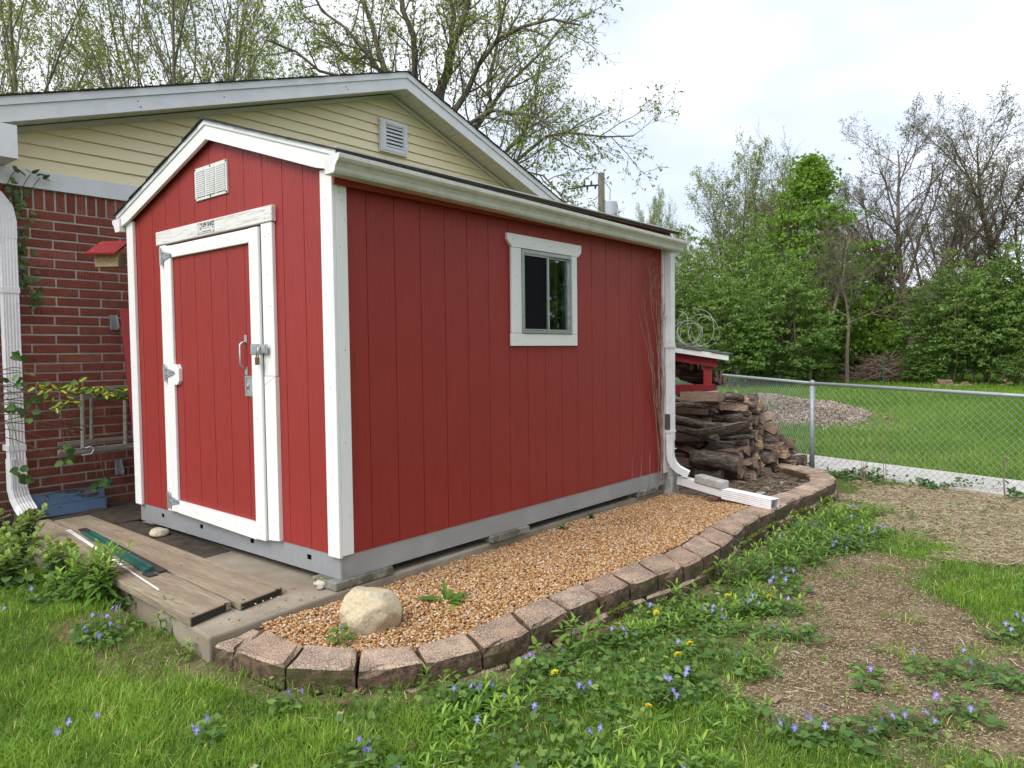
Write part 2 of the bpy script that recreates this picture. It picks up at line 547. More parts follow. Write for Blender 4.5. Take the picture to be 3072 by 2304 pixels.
def wood(name, c0, c1, dark, axis='y', rough=0.8, ring=14, rand=0.35):
    t = NT(name)
    sc = {'z': (1, 1, 0.06), 'y': (1, 0.06, 1), 'x': (0.06, 1, 1)}[axis]
    v = t.pos(sc, (0.05, 0.03, 0.02))
    g = t.wave(v, ring, 7, 3)
    f = t.noise(t.pos(tuple(40 * s for s in sc)), 2.5, 5, 0.65)
    c = t.mix(g, c0, c1)
    c = t.mix(t.ramp(f, [(0.38, 0.85), (0.56, 0.0)]), c, dark)
    c = t.mix(t.ramp(t.noise(t.pos(), 2.4, 4), [(0.42, 0.0), (0.7, 0.45)]), c, dark)
    c = t.mix(t.math('MULTIPLY', t.rand(), rand), c, dark)
    t.set('Base Color', c)
    t.bump(t.math('ADD', g, f), 0.5, 0.004)
    return t.done(rough)

MAT['plank'] = wood('weathered_plank', (0.40, 0.34, 0.245), (0.31, 0.25, 0.17), (0.19, 0.15, 0.10), 'y', 0.8, 2.6, 0.25)
MAT['plank_end'] = wood('dark_plank_end', (0.022, 0.020, 0.014), (0.035, 0.03, 0.02), (0.012, 0.012, 0.008), 'z')
MAT['ladder'] = wood('ladder_aluminium_wood', (0.42, 0.40, 0.36), (0.34, 0.32, 0.28), (0.17, 0.15, 0.12), 'x', 0.6)
MAT['pole'] = wood('utility_pole_wood', (0.20, 0.17, 0.13), (0.14, 0.12, 0.09), (0.08, 0.07, 0.06), 'z')
MAT['old_wood'] = wood('grey_old_wood', (0.22, 0.18, 0.13), (0.15, 0.12, 0.09), (0.07, 0.06, 0.045), 'x')
MAT['split_wood'] = wood('split_firewood', (0.50, 0.34, 0.235), (0.36, 0.225, 0.15), (0.15, 0.10, 0.075), 'y', 0.85, 22, 0.75)
MAT['pale_wood'] = wood('pale_split_wood', (0.62, 0.47, 0.29), (0.50, 0.35, 0.2), (0.28, 0.18, 0.10), 'y', 0.85, 22)

t = NT('bark'); p = t.pos((1, 0.3, 1)); r = t.rand()
n = t.noise(p, 26, 6, 0.7, 1.0)
c = t.ramp(n, [(0.34, (0.03, 0.024, 0.019)), (0.48, (0.11, 0.088, 0.07)), (0.62, (0.26, 0.22, 0.185)), (0.75, (0.45, 0.42, 0.38))])
c = t.mix(r, c, t.mix(0.6, c, (0.05, 0.033, 0.024)))
t.set('Base Color', c); t.bump(n, 1.0, 0.02); MAT['log_bark'] = t.done(0.95)

def tree_bark(name, a, b, moss=None):
    t = NT(name); n = t.noise(t.pos((3, 3, 0.7)), 7, 5, 0.65)
    c = t.ramp(n, [(0.35, a), (0.65, b)])
    if moss:
        c = t.mix(t.ramp(t.noise(t.pos(), 2.2, 3), [(0.5, 0.0), (0.62, 0.6)]), c, moss)
    t.set('Base Color', c); t.bump(n, 0.6, 0.03); return t.done(0.95)
MAT['bark_dark'] = tree_bark('bark_dark', (0.065, 0.055, 0.042), (0.15, 0.13, 0.10), (0.14, 0.145, 0.045))
MAT['bark_mid'] = tree_bark('bark_mid', (0.12, 0.105, 0.075), (0.22, 0.195, 0.14))
MAT['bark_grey'] = tree_bark('bark_grey', (0.10, 0.08, 0.06), (0.22, 0.18, 0.14))
MAT['twig'] = tree_bark('twig_brown', (0.10, 0.075, 0.06), (0.20, 0.155, 0.125))
MAT['vine'] = tree_bark('dry_vine', (0.20, 0.13, 0.10), (0.34, 0.26, 0.20))
MAT['stem'] = tree_bark('green_stem', (0.08, 0.12, 0.03), (0.12, 0.16, 0.05))
MAT['tan_twig'] = tree_bark('tan_branch', (0.20, 0.15, 0.10), (0.33, 0.26, 0.18))

def leaf(name, stops, trans=0.35, rough=0.5, attr='rnd', spec=0.3):
    t = NT(name)
    c = t.ramp(t.attr(attr), stops)
    t.set('Base Color', c)
    t.spec(spec)
    tr = t.n.new('ShaderNodeBsdfTranslucent')
    t.l.new(t.mix(0.4, c, (0.35, 0.45, 0.05)), tr.inputs['Color'])
    ms = t.n.new('ShaderNodeMixShader')
    ms.inputs[0].default_value = trans
    t.l.new(t.b.outputs[0], ms.inputs[1]); t.l.new(tr.outputs[0], ms.inputs[2])
    t.l.new(ms.outputs[0], t.out.inputs['Surface'])
    return t.done(rough)
MAT['grass'] = leaf('grass', [(0.0, (0.081, 0.184, 0.021)), (0.35, (0.176, 0.332, 0.034)), (0.75, (0.335, 0.528, 0.061)), (0.92, (0.527, 0.639, 0.123)), (1.0, (0.900, 0.761, 0.306))])
MAT['lawn_far'] = leaf('lawn_far', [(0.0, (0.085, 0.195, 0.016)), (0.5, (0.165, 0.30, 0.028)), (0.9, (0.27, 0.39, 0.05)), (1.0, (0.42, 0.40, 0.16))])
MAT['weed'] = leaf('weed_leaf', [(0.0, (0.074, 0.169, 0.025)), (0.5, (0.146, 0.291, 0.042)), (1.0, (0.355, 0.545, 0.081))])
MAT['violet_leaf'] = leaf('violet_leaf', [(0.0, (0.05, 0.125, 0.028)), (0.5, (0.105, 0.21, 0.045)), (0.85, (0.19, 0.31, 0.07)), (1.0, (0.29, 0.40, 0.09))])
MAT['pale_weed'] = leaf('pale_weed_leaf', [(0.0, (0.11, 0.20, 0.065)), (0.6, (0.20, 0.32, 0.10)), (1.0, (0.38, 0.50, 0.10))])
MAT['ivy'] = leaf('ivy_leaf', [(0.0, (0.027, 0.075, 0.019)), (0.6, (0.060, 0.143, 0.033)), (1.0, (0.150, 0.270, 0.060))], 0.2, 0.35)
MAT['variegated'] = leaf('variegated_leaf', [(0.0, (0.72, 0.62, 0.07)), (0.25, (0.62, 0.54, 0.06)), (0.42, (0.10, 0.19, 0.035)), (1.0, (0.06, 0.13, 0.025))], 0.25, 0.35, 'rim')
MAT['bud_leaf'] = leaf('spring_leaf', [(0.0, (0.16, 0.22, 0.05)), (0.6, (0.27, 0.34, 0.06)), (1.0, (0.42, 0.47, 0.09))], 0.5)
MAT['pale_leaf'] = leaf('pale_spring_leaf', [(0.0, (0.237, 0.294, 0.101)), (0.6, (0.346, 0.420, 0.143)), (1.0, (0.510, 0.554, 0.202))], 0.4)
MAT['maple_leaf'] = leaf('maple_leaf', [(0.0, (0.10, 0.22, 0.03)), (0.6, (0.20, 0.36, 0.045)), (1.0, (0.34, 0.48, 0.07))], 0.45)
MAT['bush_leaf'] = leaf('honeysuckle_leaf', [(0.0, (0.085, 0.165, 0.045)), (0.6, (0.18, 0.30, 0.072)), (1.0, (0.33, 0.45, 0.11))], 0.35)
MAT['bare_bud'] = leaf('reddish_bud', [(0.0, (0.132, 0.120, 0.072)), (0.6, (0.180, 0.180, 0.084)), (1.0, (0.240, 0.252, 0.108))], 0.3)
MAT['straw'] = leaf('dry_straw', [(0.0, (0.24, 0.17, 0.09)), (0.5, (0.42, 0.33, 0.20)), (1.0, (0.66, 0.58, 0.41))], 0.15)
MAT['dead_leaf'] = leaf('dead_leaf', [(0.0, (0.09, 0.05, 0.03)), (0.5, (0.20, 0.13, 0.085)), (1.0, (0.45, 0.39, 0.31))], 0.15)
MAT['chips'] = leaf('wood_chips', [(0.0, (0.22, 0.16, 0.115)), (0.5, (0.36, 0.285, 0.22)), (1.0, (0.55, 0.48, 0.40))], 0.0, 0.9)
MAT['moss'] = leaf('moss', [(0.0, (0.05, 0.065, 0.010)), (1.0, (0.14, 0.17, 0.02))], 0.1, 0.9)
MAT['violet'] = leaf('violet_petal', [(0.0, (0.20, 0.16, 0.56)), (0.6, (0.33, 0.28, 0.72)), (1.0, (0.75, 0.74, 0.85))], 0.25)
MAT['dandelion'] = leaf('dandelion_petal', [(0.0, (0.82, 0.58, 0.01)), (1.0, (0.88, 0.74, 0.03))], 0.2)

t = NT('glass'); g = t.n.new('ShaderNodeBsdfGlossy'); g.inputs['Roughness'].default_value = 0.02; g.inputs['Color'].default_value = (0.9, 0.95, 1, 1)
tr = t.n.new('ShaderNodeBsdfTransparent'); tr.inputs['Color'].default_value = (0.6, 0.65, 0.62, 1)
fr = t.n.new('ShaderNodeFresnel'); fr.inputs['IOR'].default_value = 1.6
ms = t.n.new('ShaderNodeMixShader'); t.l.new(t.math('MULTIPLY', fr.outputs[0], 0.45), ms.inputs[0]); t.l.new(tr.outputs[0], ms.inputs[1]); t.l.new(g.outputs[0], ms.inputs[2])
t.l.new(ms.outputs[0], t.out.inputs['Surface']); MAT['glass'] = t.m
t = NT('insect_screen'); t.set('Base Color', (0.006, 0.007, 0.010)); t.spec(0.08); MAT['screen'] = t.done(0.7)

t = NT('blue_flaking_paint'); p = t.pos((0.35, 1, 1))
peel = t.ramp(t.noise(p, 13, 6, 0.7, 0.8), [(0.50, 0.0), (0.56, 1.0)])
c = t.mix(peel, (0.085, 0.15, 0.25), t.ramp(t.noise(p, 40, 4), [(0.4, (0.03, 0.03, 0.03)), (0.6, (0.16, 0.15, 0.14))]))
c = t.mix(t.ramp(t.noise(p, 9, 5, 0.7), [(0.66, 0.0), (0.70, 0.9)]), c, (0.55, 0.55, 0.53))
t.set('Base Color', c); t.bump(t.math('ADD', peel, t.noise(t.pos((3, 60, 60)), 2, 4)), 0.6, 0.004); MAT['blue'] = t.done(0.7)
t = NT('blue_solid_paint'); p = t.pos((0.35, 1, 1))
c = t.mix(t.ramp(t.noise(p, 15, 6, 0.7, 0.8), [(0.62, 0.0), (0.66, 0.8)]), (0.09, 0.16, 0.265), (0.05, 0.055, 0.06))
t.set('Base Color', c); t.bump(t.noise(t.pos((3, 60, 60)), 2, 4), 0.4, 0.003); MAT['blue2'] = t.done(0.6)
t = NT('red_brick_loose'); t.set('Base Color', t.ramp(t.noise(t.pos(), 20, 5), [(0.3, (0.12, 0.05, 0.04)), (0.7, (0.22, 0.10, 0.08))])); MAT['loose_brick'] = t.done(0.9)
t = NT('far_brick'); t.set('Base Color', t.ramp(t.rand(), [(0.0, (0.25, 0.15, 0.11)), (1, (0.42, 0.30, 0.23))])); MAT['far_brick'] = t.done(0.9)
t = NT('green_shingle'); p = t.pos(); t.set('Base Color', t.mix(t.ramp(t.noise(p, 8, 5, 0.7), [(0.4, 0.0), (0.62, 1.0)]), (0.09, 0.17, 0.14), (0.12, 0.10, 0.07))); t.bump(t.noise(p, 60, 3), 0.6, 0.005); MAT['green_shingle'] = t.done(0.9)

# ground: soil, with a green underlay and straw litter where plants grow (per-vertex cover)
t = NT('ground'); p = t.pos()
soil = t.ramp(t.noise(p, 6, 8, 0.7), [(0.28, (0.12, 0.082, 0.048)), (0.5, (0.205, 0.148, 0.09)), (0.72, (0.32, 0.25, 0.165))])
soil = t.mix(t.ramp(t.noise(t.pos((1, 1, 1)), 85, 4, 0.7), [(0.52, 0.0), (0.68, 0.65)]), soil, (0.40, 0.31, 0.20))
soil = t.mix(t.ramp(t.noise(p, 48, 4, 0.7), [(0.36, 0.75), (0.50, 0.0)]), soil, (0.075, 0.05, 0.033))
green = t.ramp(t.noise(p, 9, 6, 0.7), [(0.3, (0.045, 0.085, 0.015)), (0.7, (0.11, 0.17, 0.032))])
far = t.ramp(t.noise(p, 1.1, 6, 0.65), [(0.3, (0.055, 0.135, 0.014)), (0.7, (0.105, 0.205, 0.024))])
c = t.mix(t.attr('cover'), soil, green)
c = t.mix(t.attr('farlawn'), c, far)
t.set('Base Color', c)
t.bump(t.math('ADD', t.noise(p, 40, 6, 0.7), t.math('MULTIPLY', t.noise(p, 120, 3), 0.6)), 0.9, 0.02)
t.spec(0.1); MAT['ground'] = t.done(0.95)

t = NT('mossy_block'); p = t.pos()
t.set('Base Color', t.mix(t.ramp(t.noise(p, 9, 4, 0.65), [(0.42, 0.0), (0.6, 0.8)]), t.ramp(t.noise(p, 14, 4), [(0.3, (0.17, 0.165, 0.14)), (0.7, (0.33, 0.32, 0.28))]), (0.075, 0.08, 0.04)))
t.bump(t.noise(p, 80, 4), 0.6, 0.005); MAT['mossy_block'] = t.done(0.9)
# ------------------------------------------------------------------ setting: ground
DIRT = [(2.95, -1.5), (3.49, -1.86), (3.07, -2.27), (2.45, -2.42), (2.03, -2.95), (1.5, -3.4), (0.6, -3.3), (0.42, -2.72), (0.16, -2.25), (0.50, -1.98), (1.09, -1.93), (1.7, -1.75), (2.3, -1.36)]
STRAW = [(4.2, -1.72), (5.3, -1.25), (6.0, -1.0), (6.35, -2.2), (6.2, -3.2), (3.9, -3.0), (3.4, -2.75)]
EDGE_OUT = [(-.80, -.10), (-.775, -.235), (-.735, -.586), (-.57, -.85), (-.335, -1.014), (-.078, -1.11), (.231, -1.136), (.55, -1.127), (.831, -1.127), (1.119, -1.143), (1.365, -1.184), (1.61, -1.22), (1.878, -1.222), (2.18, -1.205), (2.5, -1.16), (2.834, -1.102), (3.2, -1.07), (3.5, -1.08), (3.86, -1.065), (4.2, -1.08), (4.53, -1.09), (4.86, -1.085), (5.17, -1.05), (5.41, -.97), (5.62, -.84), (5.80, -.66), (5.92, -.44), (6.0, -.2)]
EDGE_IN = [(-.545, -.055), (-.535, -.13), (-.546, -.452), (-.417, -.676), (-.243, -.848), (.025, -.905), (.365, -.90), (.643, -.907), (.943, -.915), (1.238, -.93), (1.53, -.935), (1.79, -.965), (2.04, -.968), (2.37, -.925), (2.68, -.885), (3.02, -.858), (3.32, -.845), (3.55, -.845), (3.88, -.835), (4.2, -.85), (4.5, -.86), (4.78, -.855), (5.03, -.83), (5.21, -.775), (5.39, -.67), (5.54, -.53), (5.65, -.37), (5.73, -.18)]

def bed_poly():
    return EDGE_OUT + [(6.0, 3.5), (-0.8, 3.5)]

def cover_fn(x, y):
    """how much green covers the soil near the shed"""
    d = soft(x, y, DIRT, 0.35)
    s = soft(x, y, STRAW, 0.5)
    c = 1 - 0.97 * d
    c = c * (1 - 0.8 * s)
    n = vnoise(x * 2.6, y * 2.6, 21)
    c = c * np.where(dist_poly(x, y, EDGE_OUT, False) < 0.14, 0.35, 1.0) * (0.72 + 0.5 * n)
    slabside = (x < -0.66) & (x > -1.15) & (y > -0.25) & (y < 0.95)
    c = np.where(slabside, c * (0.35 + 0.6 * n), c)
    return np.clip(c, 0, 1)

def axis_pts(lo, hi, flo, fhi, step, grow=1.35):
    a = list(np.arange(flo, fhi + 1e-6, step))
    s = step
    while a[-1] < hi:
        s *= grow
        a.append(a[-1] + s)
    s = step
    b = []
    q = flo
    while q > lo:
        s *= grow
        q -= s
        b.append(q)
    return np.array(b[::-1] + a)

gx = axis_pts(-400, 600, -2.6, 7.6, 0.07)
gy = axis_pts(-400, 600, -4.6, 3.6, 0.07)
X, Y = np.meshgrid(gx, gy, indexing='ij')
Z = gz(X, Y)
inbed = in_poly(X, Y, bed_poly()) & (dist_poly(X, Y, bed_poly()) > 0.02)
Z = np.where(inbed, np.minimum(Z, -0.17), Z)
V = np.stack([X, Y, Z], -1).reshape(-1, 3)
I = np.arange(len(V)).reshape(X.shape)
F = np.stack([I[:-1, :-1], I[1:, :-1], I[1:, 1:], I[:-1, 1:]], -1).reshape(-1, 4)
cov = cover_fn(X, Y).ravel() * 0.85
farl = (sstep((X - 6.6) / 0.8)).ravel()
g = link('ground', np_mesh('ground', V, F, 'ground', smooth=True, extra={'cover': cov, 'farlawn': farl}))
tag(g, kind='structure')

# ------------------------------------------------------------------ slab
mb = MB()
mb.prism([(-.80, -.085), (-.32, -.045), (-.02, -.02), (0.4, -.012), (2.4, .028), (3.9, 0.02), (3.9, 2.6), (-.04, 2.6), (-.04, 3.1), (-.75, 3.1), (-.715, .87)], 2, -0.16, 0.0)
sl = mb.build('concrete_slab', 'concrete')
bv = sl.modifiers.new('b', 'BEVEL'); bv.width = 0.012; bv.segments = 2; bv.limit_method = 'ANGLE'
tag(sl, kind='structure')
# dirt washed against the wall behind the planks
N = 34
xs = np.linspace(-0.7, 1.4, N); ys = np.linspace(2.62, 3.49, 20)
XX, YY = np.meshgrid(xs, ys, indexing='ij')
ZZ = 0.004 + 0.035 * vnoise(XX * 6, YY * 6, 2) * sstep((XX + 0.35) / 0.5) - 0.02 * sstep((-0.35 - XX) / 0.3)
V = np.stack([XX, YY, ZZ], -1).reshape(-1, 3); I = np.arange(len(V)).reshape(XX.shape)
tag(link('soil_strip', np_mesh('soil_strip', V, np.stack([I[:-1, :-1], I[1:, :-1], I[1:, 1:], I[:-1, 1:]], -1).reshape(-1, 4), 'dark_soil', smooth=True)), kind='structure')
xs = np.linspace(-0.24, 0.05, 14); ys = np.linspace(1.0, 2.7, 50)
XX, YY = np.meshgrid(xs, ys, indexing='ij')
ed = np.minimum(np.minimum((XX + 0.24) / 0.12, 1), np.minimum((YY - 1.0) / 0.6, 1))
ZZ = -0.006 + (0.010 + 0.02 * vnoise(XX * 9, YY * 9, 4)) * sstep(ed) * (0.5 + vnoise(XX * 3, YY * 3, 8))
V = np.stack([XX, YY, ZZ], -1).reshape(-1, 3); I = np.arange(len(V)).reshape(XX.shape)
tag(link('soil_drift', np_mesh('soil_drift', V, np.stack([I[:-1, :-1], I[1:, :-1], I[1:, 1:], I[:-1, 1:]], -1).reshape(-1, 4), 'dark_soil', smooth=True)), kind='structure')

# ------------------------------------------------------------------ concrete walk beyond the fence
d = Vector((0.30, 1, 0)).normalized(); nrm = Vector((d.y, -d.x, 0))
def walk_pt(t, s, z):
    p0 = Vector((6.62, -1.0, 0)) + d * t + nrm * s
    return (p0.x, p0.y, z)
wk = thing('walk', walk_pt(0, 0.5, -0.2), None, None); tag(wk, kind='structure')
tt = [-7.5, -6.0, -4.5, -3.0, -1.5, 0.05, 1.55, 3.0, 4.5, 6.0]
for a, b in zip(tt[:-1], tt[1:]):
    q = [walk_pt(a + .005, 0, 0), walk_pt(a + .005, .98, 0), walk_pt(b - .005, .98, 0), walk_pt(b - .005, 0, 0)]
    MB().prism([(c[0], c[1]) for c in q], 2, -0.3, -0.185).build('paving_slab', 'walk', wk)

# ------------------------------------------------------------------ gravel bed
bed_in = [(x, y) for x, y in EDGE_IN if x < 3.6] + [(3.75, -.5), (3.7, 0.0), (2.4, .02), (.4, -.02), (-.02, -.03), (-.32, -.055)]
mb = MB(); mb.prism(bed_in, 2, -0.12, -0.05)
tag(mb.build('gravel_bed', 'gravel_bed'), kind='structure')

def pebbles(n, poly, z0, r0, r1, seed, dens=None):
    rg = np.random.default_rng(seed)
    xs = np.array([p[0] for p in poly]); ys = np.array([p[1] for p in poly])
    x = rg.uniform(xs.min(), xs.max(), n * 3); y = rg.uniform(ys.min(), ys.max(), n * 3)
    k = in_poly(x, y, poly)
    x, y = x[k][:n], y[k][:n]
    n = len(x)
    r = rg.uniform(r0, r1, n) * (0.75 + 0.5 * rg.random(n))
    T = np.array([(1, 0, 0), (0, 1, 0), (-1, 0, 0), (0, -1, 0), (0, 0, 1), (0, 0, -1)], float)
    sc = np.stack([r * rg.uniform(.9, 1.6, n), r * rg.uniform(.8, 1.2, n), r * rg.uniform(.55, .95, n)], -1)
    ang = rg.uniform(0, 6.28, n); tl = rg.uniform(-.5, .5, n)
    P = T[None] * sc[:, None]
    c, s = np.cos(tl)[:, None], np.sin(tl)[:, None]
    P = np.stack([P[..., 0] * c - P[..., 2] * s, P[..., 1], P[..., 0] * s + P[..., 2] * c], -1)
    c, s = np.cos(ang)[:, None], np.sin(ang)[:, None]
    P = np.stack([P[..., 0] * c - P[..., 1] * s, P[..., 0] * s + P[..., 1] * c, P[..., 2]], -1)
    z = z0 + rg.uniform(-.006, .010, n) + 0.025 * (vnoise(x * 2.2, y * 2.2, 6) - .5)
    P += np.stack([x, y, z], -1)[:, None]
    Ft = np.array([(0, 1, 4), (1, 2, 4), (2, 3, 4), (3, 0, 4), (1, 0, 5), (2, 1, 5), (3, 2, 5), (0, 3, 5)])
    F = (Ft[None] + 6 * np.arange(n)[:, None, None]).reshape(-1, 3)
    return P.reshape(-1, 3), F, np.repeat(rg.random(n), 6)

V, F, R = pebbles(52000, bed_in, -0.043, .0055, .0095, 5)
o = link('pea_gravel', np_mesh('pea_gravel', V, F, 'gravel', R, smooth=True))
tag(o, 'orange brown pea gravel filling the bed beside the shed', 'gravel', kind='stuff')
# stray pebbles on the slab and among the blocks
V, F, R = pebbles(55, [(-.75, -.06), (0.2, -.03), (0.2, .15), (-.1, .3), (-.7, .1)], 0.004, .004, .008, 8)
o = link('stray_gravel', np_mesh('stray_gravel', V, F, 'gravel', R, smooth=True))
tag(o, 'loose pea gravel scattered on the slab corner', 'gravel', kind='stuff')

# ------------------------------------------------------------------ block edging
root = thing('block_edging', (0.5, -1.05, -0.2), 'curved row of weathered red-brown concrete edging blocks round the gravel bed', 'edging')
def block(po, pi, qi, qo, zt, zb, rg, gap=0.006):
    """po,qo outer corners; pi,qi inner corners"""
    c = [Vector(p + (0,)) for p in (po, qo, qi, pi)]
    m = sum(c, Vector()) / 4
    L = (c[1] - c[0]).length
    k = 1 - gap / L
    c = [m + (v - m) * k for v in c]
    mb = MB()
    def ring(off, z, jit):
        out = []
        for i in range(4):
            a, b = c[i], c[(i + 1) % 4]
            for t in ((0.0, 0.2, 0.5, 0.8) if i == 0 else (0.0, 0.5)):
                p = a.lerp(b, t)
                if i == 0:
                    bul = 0.012 * (1 - abs(2 * t - 1) ** 3)
                    p = p + (p - m).normalized() * bul
                v = p - m
                p = m + v * (1 - off / max(v.length, .05))
                out.append((p.x + rg.uniform(-jit, jit), p.y + rg.uniform(-jit, jit), z + rg.uniform(-jit, jit)))
        return out
    r0, r1, r2, r3 = ring(0.0, zb, 0.0), ring(0.0, zt - 0.045, 0.005), ring(0.006, zt - 0.014, 0.004), ring(0.024, zt, 0.002)
    n = len(r0)
    v = r0 + r1 + r2 + r3
    f = [tuple(range(3 * n, 4 * n)), tuple(range(n))[::-1]]
    for k2 in range(3):
        f += [(k2 * n + i, k2 * n + (i + 1) % n, (k2 + 1) * n + (i + 1) % n, (k2 + 1) * n + i) for i in range(n)]
    mb.add(v, f)
    return mb
rg = random.Random(3)
for i in range(len(EDGE_OUT) - 1):
    zt = -0.018 + rg.uniform(-.010, .006)
    if i == 0:
        zt = -0.03
    po, qo, pi, qi = EDGE_OUT[i], EDGE_OUT[i + 1], EDGE_IN[i], EDGE_IN[i + 1]
    block(po, pi, qi, qo, zt, -0.125, rg, .013).build('block', 'edging', root)
# lower course, half a block out of step
for i in range(3, len(EDGE_OUT) - 2):
    a, b, c2 = (Vector(EDGE_OUT[i + k]) for k in range(3))
    ai, bi, ci = (Vector(EDGE_IN[i + k]) for k in range(3))
    po, qo, pi, qi = a.lerp(b, .5), b.lerp(c2, .5), ai.lerp(bi, .5), bi.lerp(ci, .5)
    ou = ((po - pi).normalized() * 0.022)
    block(tuple(po + ou), tuple(pi), tuple(qi), tuple(qo + ou), -0.128 + rg.uniform(-.004, .002), -0.28, rg).build('block', 'edging', root)

# ------------------------------------------------------------------ brick patio behind the gravel
pt = thing('patio', (4.8, -.3, -0.1), None, None); tag(pt, kind='structure')
inner = [(x, y) for x, y in EDGE_IN if x > 3.7] + [(6.0, 0.0), (6.2, 1.3), (3.72, 1.3), (3.72, -.5)]
MB().prism(inner, 2, -0.16, -0.112).build('sand_bed', 'dark_soil', pt)
pm = MB().cbox(-.1, .1, -.05, .05, -.03, .03, .006).mesh('paver', 'paver')
rg = random.Random(5)
ca, sa = math.cos(0.12), math.sin(0.12)
for r in range(-12, 20):
    for k in range(-8, 12):
        u, w = k * 0.208 + (0.104 if r % 2 else 0), r * 0.107
        x, y = 4.75 + u * ca - w * sa, -0.2 + u * sa + w * ca
        ins = in_poly(np.array([x]), np.array([y]), inner)[0]
        if not ins or dist_poly(np.array([x]), np.array([y]), inner)[0] < 0.055 or y > 0.75:
            continue
        link('paver', pm, pt, (x, y, -0.118 + rg.uniform(-.005, .006)), (rg.uniform(-.03, .03), rg.uniform(-.03, .03), 0.12 + rg.uniform(-.02, .02))).matrix_parent_inverse = Matrix.Translation((-4.8, .3, .1))
# ------------------------------------------------------------------ red shed
G = 0.2032
ZS, ZB = 0.18, 0.05
LX, LY = 3.642, 2.438
RY, RZ, RS = 1.219, 2.753, 0.322        # ridge y, z and roof slope
shed = thing('shed', (0, 0, 0), 'red wooden garden shed with white trim, gutter and a single door', 'shed')
def roofz(y, off=0.0):
    return RZ - RS * abs(y - RY) - off

# wall cores (dark, seen in the grooves)
mb = MB(); mb.prism([(0.01, ZS), (LY - .01, ZS), (LY - .01, roofz(LY, .05)), (RY, roofz(RY, .05)), (0.01, roofz(0, .05))], 0, 0.013, 0.05)
mb.build('wall_panel', 'red_dark', shed)
mb = MB(); mb.prism([(0.01, ZS), (LY - .01, ZS), (LY - .01, roofz(LY, .05)), (RY, roofz(RY, .05)), (0.01, roofz(0, .05))], 0, LX - .05, LX - .005)
mb.build('wall_panel', 'red', shed)
WX0, WX1, WZ0, WZ1 = 1.565, 2.15, 1.41, 1.99
mb = MB()
mb.box(0.05, WX0, .013, .05, ZS, 2.345); mb.box(WX1, LX - .05, .013, .05, ZS, 2.345)
mb.box(WX0, WX1, .013, .05, ZS, WZ0); mb.box(WX0, WX1, .013, .05, WZ1, 2.345)
mb.build('wall_panel', 'red_dark', shed)
MB().box(0.05, LX - .05, LY - .05, LY, ZS, 2.345).build('wall_panel', 'red', shed)
MB().box(0.05, LX - .05, .05, LY - .05, ZS, ZS + .02).build('floor', 'old_wood', shed)

# front boards
edges = [0.0] + [0.0603 + G * k for k in range(1, 12)] + [LY]
for a, b in zip(edges[:-1], edges[1:]):
    a2, b2 = a + .0021, b - .0021
    poly = [(a2, ZS), (b2, ZS), (b2, roofz(b2, .03))]
    if a2 < RY < b2:
        poly.append((RY, roofz(RY, .03)))
    poly.append((a2, roofz(a2, .03)))
    MB().prism(poly, 0, 0.0, 0.0125).build('siding_board', 'red', shed)
# side boards
edges = [0.0] + [0.0187 + G * k for k in range(1, 18)] + [LX]
for a, b in zip(edges[:-1], edges[1:]):
    a2, b2 = a + .0021, b - .0021
    if a2 >= WX0 - .01 and b2 <= WX1 + .01 or (a2 < WX1 and b2 > WX0):
        x0, x1 = max(a2, WX0 - .02), min(b2, WX1 + .02)
        x0, x1 = max(a2, WX0 - .02), min(b2, WX1 + .02)
        spans = []
        if a2 < WX0 - .02:
            MB().prism([(a2, ZS), (b2, ZS), (b2, WZ0 - .02), (WX0 - .02, WZ0 - .02), (WX0 - .02, WZ1 + .02), (b2, WZ1 + .02), (b2, 2.25), (a2, 2.25)], 1, 0, .0125).build('siding_board', 'red', shed)
        elif b2 > WX1 + .02:
            MB().prism([(b2, ZS), (b2, 2.25), (a2, 2.25), (a2, WZ1 + .02), (WX1 + .02, WZ1 + .02), (WX1 + .02, WZ0 - .02), (a2, WZ0 - .02), (a2, ZS)], 1, 0, .0125).build('siding_board', 'red', shed)
        else:
            MB().box(a2, b2, 0, .0125, ZS, WZ0 - .02).build('siding_board', 'red', shed)
            MB().box(a2, b2, 0, .0125, WZ1 + .02, 2.25).build('siding_board', 'red', shed)
    else:
        MB().box(a2, b2, 0, .0125, ZS, 2.25).build('siding_board', 'red', shed)

# steel base rails; the front one is punched with slots
mb = MB(); ysl = [0.296, 0.895, 1.527, 2.085]; hw, hz0, hz1 = .021, .112, .142
cuts = [0.0]
for y in ysl:
    cuts += [y - hw, y + hw]
cuts.append(LY)
for i in range(0, len(cuts), 2):
    mb.box(.004, .010, cuts[i], cuts[i + 1], ZB, ZS - .001)
for y in ysl:
    mb.box(.004, .010, y - hw, y + hw, ZB, hz0); mb.box(.004, .010, y - hw, y + hw, hz1, ZS - .001)
mb.box(.0105, .05, .004, LY, ZB, ZB + .004)
br = mb.build('base_rail', 'galv', shed)
MB().box(.03, .034, 0.02, LY - .02, ZB + .006, ZS).build('rail_void', 'dark', br)
MB().box(.0, LX, .0045, .010, ZB, ZS - .001).build('base_rail', 'skid', shed)
MB().box(LX - .02, LX - .01, .02, LY, ZB, ZS).build('base_rail', 'galv', shed)
bm_ = MB()
for (x, z) in ((.03, .085), (.035, .07)):
    bm_.tube([(x, .0045, z), (x, -.002, z)], .005, 6)
bm_.build('screw_head', 'hardware', br)

